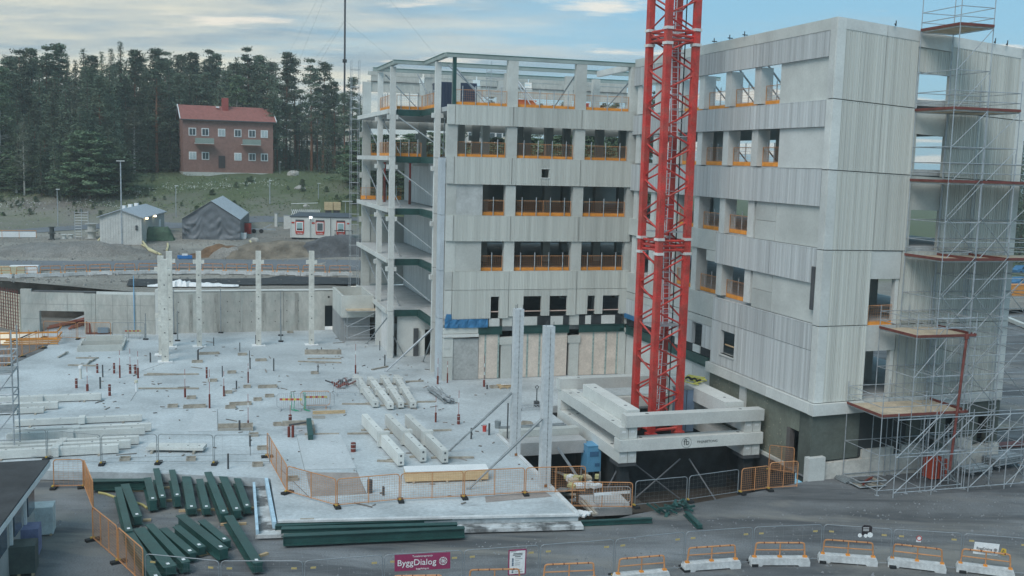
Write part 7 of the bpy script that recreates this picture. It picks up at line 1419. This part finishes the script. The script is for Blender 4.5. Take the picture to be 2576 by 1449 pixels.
# ------------------------------------------------------------------ trees
def leafmat(name, a, b_):
    m = M(name, a, .75, .35, .35, 2.2, col2=b_, s2=.22, th=(.40, .62), fvar=.25, spec=.2)
    t = m.node_tree; p = t.nodes['Principled BSDF']; s_ = p.inputs['Base Color'].links[0].from_socket; oi = t.nodes.new('ShaderNodeObjectInfo'); r = t.nodes.new('ShaderNodeMapRange'); r.inputs[3].default_value = .7; r.inputs[4].default_value = 1.35; t.links.new(oi.outputs['Random'], r.inputs[0])
    v = t.nodes.new('ShaderNodeVectorMath'); v.operation = 'SCALE'; t.links.new(s_, v.inputs[0]); t.links.new(r.outputs[0], v.inputs['Scale']); t.links.new(v.outputs[0], p.inputs['Base Color']); return m
lspr = leafmat('spruce_needles', (.078, .12, .085), (.115, .15, .10)); lpin = leafmat('pine_needles', (.082, .122, .085), (.118, .15, .10)); lbir = leafmat('birch_leaves', (.085, .135, .075), (.11, .155, .09)); lgray = leafmat('aspen_leaves', (.10, .115, .085), (.12, .135, .095))
bark = M('bark', (.11, .08, .06), .9, .3, 3); pbark = M('pine_bark', (.20, .095, .055), .9, .25, 3); wbark = M('birch_bark', (.50, .48, .44), .8, .3, 6, stretch=(1, 1, 4))
def leaf(b, p, s_, rs, flat=.5):
    n = Vector((rs.uniform(-1, 1), rs.uniform(-1, 1), rs.uniform(-flat, 1))).normalized(); a = n.orthogonal().normalized(); c = n.cross(a); th = rs.uniform(0, 6.28); u = a*cos(th)+c*sin(th); v = n.cross(u); l_ = s_*rs.uniform(.7, 1.5); w_ = s_*rs.uniform(.3, .6)
    k = len(b.v); b.v += [tuple(p-u*l_*.5), tuple(p+v*w_*.5), tuple(p+u*l_*.5), tuple(p-v*w_*.5)]; b.f.append((k, k+1, k+2, k+3))
def spruce(seed, H_=22, R_=3.0):
    rs = random.Random(seed); t = proto('spruce_tree', 'x', 'tree'); MB().tube((0, 0, -.5), (0, 0, H_*.96), .25, 7, .04).build('trunk', bark, t); b = MB(); z = H_*.07
    while z < H_:
        f = 1-z/H_; r_ = R_*(f**.75)*rs.uniform(.8, 1.15)+.12; n = int(6+f*5)
        for i in range(n):
            a = rs.uniform(0, 6.28); rr = r_*rs.uniform(.6, 1.1); m_ = max(3, int(rr*5.2))
            for k in range(m_): q = (k+.6)/m_; p = Vector((cos(a)*rr*q, sin(a)*rr*q, z-rr*q*.28-.22*q*q+rs.uniform(-.18, .12)))+Vector((rs.uniform(-.22, .22), rs.uniform(-.22, .22), 0)); leaf(b, p, .40 if f > .15 else .28, rs, .1)
        z += .42*(.6+f*.7)
    b.build('crown', lspr, t); return t
def pine(seed, H_=22, bare=.5, R_=2.6, ml=None, bk=None, name='pine_tree', lsz=.36, nb=46, nl=64, cone_=True):
    rs = random.Random(seed); t = proto(name, 'x', 'tree'); lean = Vector((rs.uniform(-.5, .5), rs.uniform(-.5, .5), 0)); tr = MB(); p0 = Vector((0, 0, -.5))
    for i in range(5): p1 = lean*((i+1)/5)**2+UP*(H_*.95*(i+1)/5); tr.tube(p0, p1, .24*(1-i/5.5), 7, .24*(1-(i+1)/5.5)); p0 = p1
    tr.build('trunk', bk or pbark, t); b = MB(); lm = MB()
    for i in range(nb):
        f = rs.random()**.8; z = H_*(bare+(1-bare)*f); q_ = (z/H_-bare)/(1-bare); rr = R_*(min(1, .55+q_*2) if cone_ else 1)*((1-q_)**.6*.95+.07 if cone_ else 1-q_**2*.75)*rs.uniform(.2, 1.0); a = rs.uniform(0, 6.28); c = Vector((cos(a)*rr, sin(a)*rr, z))+lean*f; lm.tube(lean*f*.8+UP*(z-rr*.35), c, .05, 4, .02)
        s_ = rs.uniform(.55, 1.15)*(1-.35*q_)
        for k in range(nl): leaf(b, c+Vector((rs.gauss(0, .55), rs.gauss(0, .55), rs.gauss(0, .28)))*s_, lsz, rs, .3)
    lm.build('limb', bk or pbark, t); b.build('crown', ml or lpin, t); return t
PR = {'spruce': [spruce(1), spruce(2, 22, 2.4), spruce(3, 22, 3.6)], 'pine': [pine(4, bare=.45, nb=54), pine(5, 22, .3, 2.7, nb=70), pine(6, 22, .5, 2.4, nb=44), pine(7, 22, .24, 2.8, nb=84)], 'birch': [pine(8, 22, .16, 3.3, lbir, wbark, 'birch_tree', .36, 90, 70, False), pine(9, 22, .22, 2.1, lgray, wbark, 'birch_tree', .36, 70, 56)], 'round': [pine(10, 22, .05, 6.2, lbir, bark, 'broadleaf_tree', .6, 190, 60, False)]}
used = set(); rs = random.Random(99)
def tree(kind, px, yb, yt, label, k=None, group=None, P=None, wide=1.0, uni=False):
    P = P or TP((px, yb)); d = ray((px, yt)); top = CH+d.z*(P.y/d.y); H_ = max(.6 if uni else 3, top-P.z); k = rs.randrange(len(PR[kind])) if k is None else k % len(PR[kind]); o = PR[kind][k]
    if o.name in used: o = copy_tree(o)
    used.add(o.name); s_ = H_/22; o.location = P; o.rotation_euler = (0, 0, rs.uniform(0, 6.28)); w_ = (s_*.6+.4)*wide if not uni else s_*wide; o.scale = (w_, w_, s_); o['label'] = label; o['group'] = group or 'forest trees behind the site'; return o
# silhouette row, as read from the photograph
nmk = {'spruce': 'dark spruce', 'pine': 'pine', 'birch': 'birch', 'round': 'broadleaf tree'}
where = lambda x_: 'at the left edge of the forest' if x_ < 110 else 'in the forest behind the slim left lamp post' if x_ < 250 else 'in the forest behind the tall double lamp post' if x_ < 420 else 'in the forest behind the red house' if x_ < 690 else 'in the open stand between the red house and the building'
sil = [(-25, 150, 'pine'), (22, 148, 'pine'), (60, 128, 'pine'), (88, 122, 'pine'), (120, 118, 'pine'), (148, 110, 'pine'), (175, 140, 'spruce'), (196, 150, 'spruce'), (216, 120, 'spruce'), (240, 140, 'pine'), (262, 128, 'spruce'), (285, 120, 'spruce'), (309, 103, 'spruce'), (340, 126, 'pine'), (366, 160, 'spruce'), (395, 122, 'pine'), (424, 133, 'pine'), (452, 138, 'pine'), (472, 165, 'spruce'), (492, 133, 'pine'), (525, 127, 'pine'), (548, 135, 'pine'), (578, 165, 'spruce'), (600, 160, 'pine'), (628, 122, 'pine'), (648, 140, 'pine'), (676, 168, 'pine'), (720, 132, 'pine'), (742, 150, 'pine'), (784, 150, 'pine'), (812, 158, 'pine'), (842, 205, 'pine'), (886, 196, 'pine'), (905, 240, 'spruce')]
for i, (px, yt, kd) in enumerate(sil):
    yb = 428+rs.uniform(-2, 6) if px < 440 else 422
    P = None
    if px > 400: P = AY((px, 400), 215+rs.uniform(0, 18)); P.z = zt(P.x, P.y)
    tree(kd, px, yb, yt, '%s forming the skyline %s' % (nmk[kd], where(px)), P=P, k=(1, 3)[i % 2] if px < 690 and kd == 'pine' else i, wide=1.4 if px < 690 else 1.3)
for i in range(46):
    px = -35+i*16.2; P = AY((px, 400), rs.uniform(224, 248)); P.z = zt(P.x, P.y); tree(['spruce', 'pine'][i % 4 == 0], px, 0, rs.uniform(138, 178), 'rear tree closing the skyline '+where(px), P=P, k=0 if i % 2 else 2, wide=1.5)
for i in range(84):                                  # body of the forest, lower trees before and between
    px = -30+i/83*710+rs.uniform(-8, 8); kd = rs.choice(['spruce', 'spruce', 'pine', 'birch', 'spruce', 'pine']); yt = rs.uniform(165, 300); 
    if px < 430: yb = rs.uniform(434, 486) if px < 300 else rs.uniform(424, 436); P = None
    else: P = AY((px, 400), rs.uniform(203, 216)); P.z = zt(P.x, P.y)
    tree(kd, px, yb, yt+(40 if px < 300 and yb > 460 else 0), 'middle row %s %s' % (nmk[kd], where(px)), P=P, wide=1.3, k=(1, 3)[i % 2] if kd == 'pine' else None)
for (px, yb, yt, kd, k, lb, w_) in ((62, 492, 300, 'birch', 1, 'slender grey birch with a white foot at the left of the forest edge', .9), (105, 495, 330, 'spruce', 1, 'dark young spruce right of the slender grey birch', 1), (140, 498, 345, 'spruce', 0, 'dark spruce behind the slim left lamp post', 1), (186, 496, 370, 'round', 0, 'light green broadleaf tree at the forest edge, left one of the bushy pair', .75), (226, 500, 330, 'round', 0, 'big bushy birch at the forest edge left of the double lamp post', 1.5), (258, 488, 350, 'round', 0, 'bushy birch leaning on the big one', 1.3), (-8, 470, 335, 'round', 0, 'bright green broadleaf tree cut by the left edge', .8), (369, 424, 165, 'birch', 1, 'tall slender birch with a white stem left of the red house', .8), (398, 424, 372, 'round', 0, 'dense low green bush tree left of the red house', 1.2), (427, 426, 380, 'round', 0, 'dense low green bush tree touching the red house', 1.1), (140, 460, 420, 'round', 0, 'low bush under the spruces on the left', 1), (305, 440, 385, 'round', 0, 'low bush behind the double lamp post', 1)):
    tree(kd, px, yb, yt, lb, k=k, wide=w_)
for i in range(15): px = 700+i*14+rs.uniform(-4, 4); P = AY((px, 400), rs.uniform(205, 245)); P.z = zt(P.x, P.y); tree('pine', px, 0, rs.uniform(215, 290), 'bare stemmed pine in the open stand between the red house and the building', P=P, k=[0, 2][i % 2], wide=.9)
for i in range(30):
    px = -25+i*11.2; tree('round' if i % 3 else 'birch', px, rs.uniform(452, 494), rs.uniform(372, 425), 'low bushy growth along the foot of the forest on the left', k=0, wide=1.5)
for i in range(14): px = 300+i*10.5; tree('round', px, rs.uniform(423, 429), rs.uniform(345, 392), 'low bushy growth along the forest foot behind the double lamp post', k=0, wide=1.4)
for i in range(9): px = 700+i*24; tree('round', px, rs.uniform(406, 416), rs.uniform(385, 398), 'low bush under the pines between the red house and the building', k=0, wide=.9)
for i in range(22): P = AY((900+i*34, 400), rs.uniform(150, 200)); P.z = zt(P.x, P.y); tree('round', 900+i*34, 0, rs.uniform(335, 365), 'dark thicket behind the building, seen through its rear openings', P=P, k=0, group='trees behind the building', wide=1.5)
for i in range(17): px = 1140+i*31; P = AY((px, 400), rs.uniform(165, 215) if not 1160 < px < 1300 else 262); P.z = zt(P.x, P.y); tree(['pine', 'birch', 'spruce'][i % 3], px, 0, rs.uniform(232, 268), 'tree seen through the rear openings of the building, %s from the left' % ORD[i], P=P, group='trees behind the building')
for i, (px, Y_, yt) in enumerate(((2585, 190, 330), (2610, 180, 350), (2572, 230, 352), (2640, 210, 340))): P = AY((px, 400), Y_); P.z = -.3; tree('spruce', px, 0, yt, 'dark spruce at the far right edge beyond the building', P=P, group='spruces beyond the building on the right')
for i in range(13): px = 696+i*16+rs.uniform(-4, 4); P = AY((px, 400), rs.uniform(206, 240)); P.z = zt(P.x, P.y); tree('spruce', px, 0, rs.uniform(300, 352), 'young spruce under the tall pines right of the red house', P=P, wide=1.2)
# undergrowth and flowers on the slope
b = MB(); rs = random.Random(41)
for i in range(6500):
    px = rs.uniform(-20, 905); yb = rs.uniform(425, 545); n_ = noise.noise(Vector((px*.02, yb*.05, 0)))
    if px < 340: yb = rs.uniform(470, 545) if rs.random() < .6 else rs.uniform(440, 500)
    if n_ < -.05 and yb > 440: continue
    if 452 < px < 690 and yb < 446: continue
    P = TP((px, yb)) if i % 6 == 0 or i == 0 else P+Vector((rs.uniform(-2, 2), rs.uniform(-1.2, 1.2), 0)); P = Vector((P.x, P.y, zt(P.x, P.y))); leaf(b, P+UP*rs.uniform(.05, .35), .36, rs, 0)
tag(b.build('undergrowth', leafmat('weeds', (.10, .145, .065), (.15, .165, .09))), kind='stuff')
b = MB(); 
for i in range(1500):
    f = rs.random(); px = 300+f*400 if i % 4 else rs.uniform(0, 330); yc = 487-f*22 if i % 4 else 520; yb = yc+rs.gauss(0, 6)
    if noise.noise(Vector((px*.05, yb*.2, 3))) < 0: continue
    P = TP((px, yb)) if i % 3 == 0 or i < 5 else P+Vector((rs.uniform(-1.5, 1.5), rs.uniform(-1, 1), 0)); leaf(b, Vector((P.x, P.y, zt(P.x, P.y)+.5)), .26, rs, 0)
tag(b.build('white_flowers', M('flower_white', (.50, .52, .47), .8)), kind='stuff')
b = MB()
for i in range(2600):
    px = rs.uniform(0, 905); yb = rs.uniform(545, 715); P = TP((px, yb)) if i % 4 == 0 else P+Vector((rs.uniform(-1.5, 1.5), rs.uniform(-1, 1), 0)); P.z = zt(P.x, P.y)
    if 655 < yb < 683 or 545 < yb < 600: continue
    s_ = rs.uniform(.05, .22); k = len(b.v); b.v += [tuple(P+Vector((cos(j*2.1+i)*s_, sin(j*2.1+i)*s_, 0))) for j in range(3)]+[tuple(P+UP*s_)]; b.f += [(k, k+1, k+3), (k+1, k+2, k+3), (k+2, k, k+3)]
tag(b.build('rocks', M('rock_grey', (.22, .215, .20), .9, .35, .5, 3)), kind='stuff')
for k, (px, py, s_) in enumerate(((738, 440, 1.6), (755, 475, 1.1), (640, 606, .8), (595, 405, .9), (770, 520, .7))):
    P = TP((px, py)); b = MB(); rs = random.Random(k); n = 8
    for i in range(n+1):
        for j in range(12): th, ph = pi*i/n, 2*pi*j/12; r_ = s_*(.8+.35*noise.noise(Vector((cos(ph)*2, sin(ph)*2, th+k)))); b.v.append(tuple(P+Vector((sin(th)*cos(ph)*r_, sin(th)*sin(ph)*r_*.7, cos(th)*r_*.6))))
    b.f = [(i*12+j, i*12+(j+1) % 12, (i+1)*12+(j+1) % 12, (i+1)*12+j) for i in range(n) for j in range(12)]; tag(b.build('boulder', M('boulder_pale', (.36, .35, .32), .9, .2, 1, 4)), 'pale boulder on the slope, %s' % ['right of the red house', 'lower on the slope right of the house', 'at the tent corner', 'behind the red house', 'above the cabins'][k], 'boulder')
rs = random.Random(77)
for i in range(44):
    px = rs.uniform(300, 900) if i % 3 else rs.uniform(0, 300); py = rs.uniform(448, 540) if i % 3 else rs.uniform(505, 545)
    tree('round', px, py, py-rs.uniform(7, 17), 'low scrub bush on the grassy slope', k=0, group='scrub bushes on the slope', wide=2.2, uni=True)
# wire fence on the hillside
a, c = TP((700, 424)), TP((905, 424)); t = thing('hillside_fence', 'light wire fence on the hillside under the pines', 'fence', a); 
for i in range(15): P = a+(c-a)*(i/14); P.z = zt(P.x, P.y); MB().tube(P, P+UP*1.6, .04, 5).build('post', galvD, t)

# tell look-alikes apart by their order in view
by = {}
for o in list(SC.objects):
    if o.parent is None and o.get('label') and o.get('category'): by.setdefault(o['label'], []).append(o)
inv = MC.transposed()
for lb, os_ in by.items():
    if 1 < len(os_) <= 20:
        def sx(o): q = inv @ (Vector(o.location if o.type == 'EMPTY' else o.data.vertices[0].co)-Vector((0, 0, CH))); return q.x/max(.1, q.z)
        for i, o in enumerate(sorted(os_, key=sx)):
            n_ = len(lb.split()); o['label'] = lb+(', the %s from the left' if n_ < 12 else ', %s from left' if n_ < 14 else '%s') % (ORD[i] if n_ < 14 else '')

# ------------------------------------------------------------------ thin evening air
hz = bpy.data.materials.new('haze'); hz.use_nodes = True; t = hz.node_tree; t.nodes.clear(); pv = t.nodes.new('ShaderNodeVolumePrincipled'); mo = t.nodes.new('ShaderNodeOutputMaterial')
pv.inputs['Color'].default_value = (.82, .88, .88, 1); pv.inputs['Density'].default_value = .0006; pv.inputs['Anisotropy'].default_value = .2; t.links.new(pv.outputs[0], mo.inputs['Volume'])
tag(MB().hexa([(-2400, -300, -5), (2400, -300, -5), (2400, 1500, -5), (-2400, 1500, -5)], [(-2400, -300, 73), (2400, -300, 73), (2400, 1500, 73), (-2400, 1500, 73)]).build('haze', hz), kind='stuff')
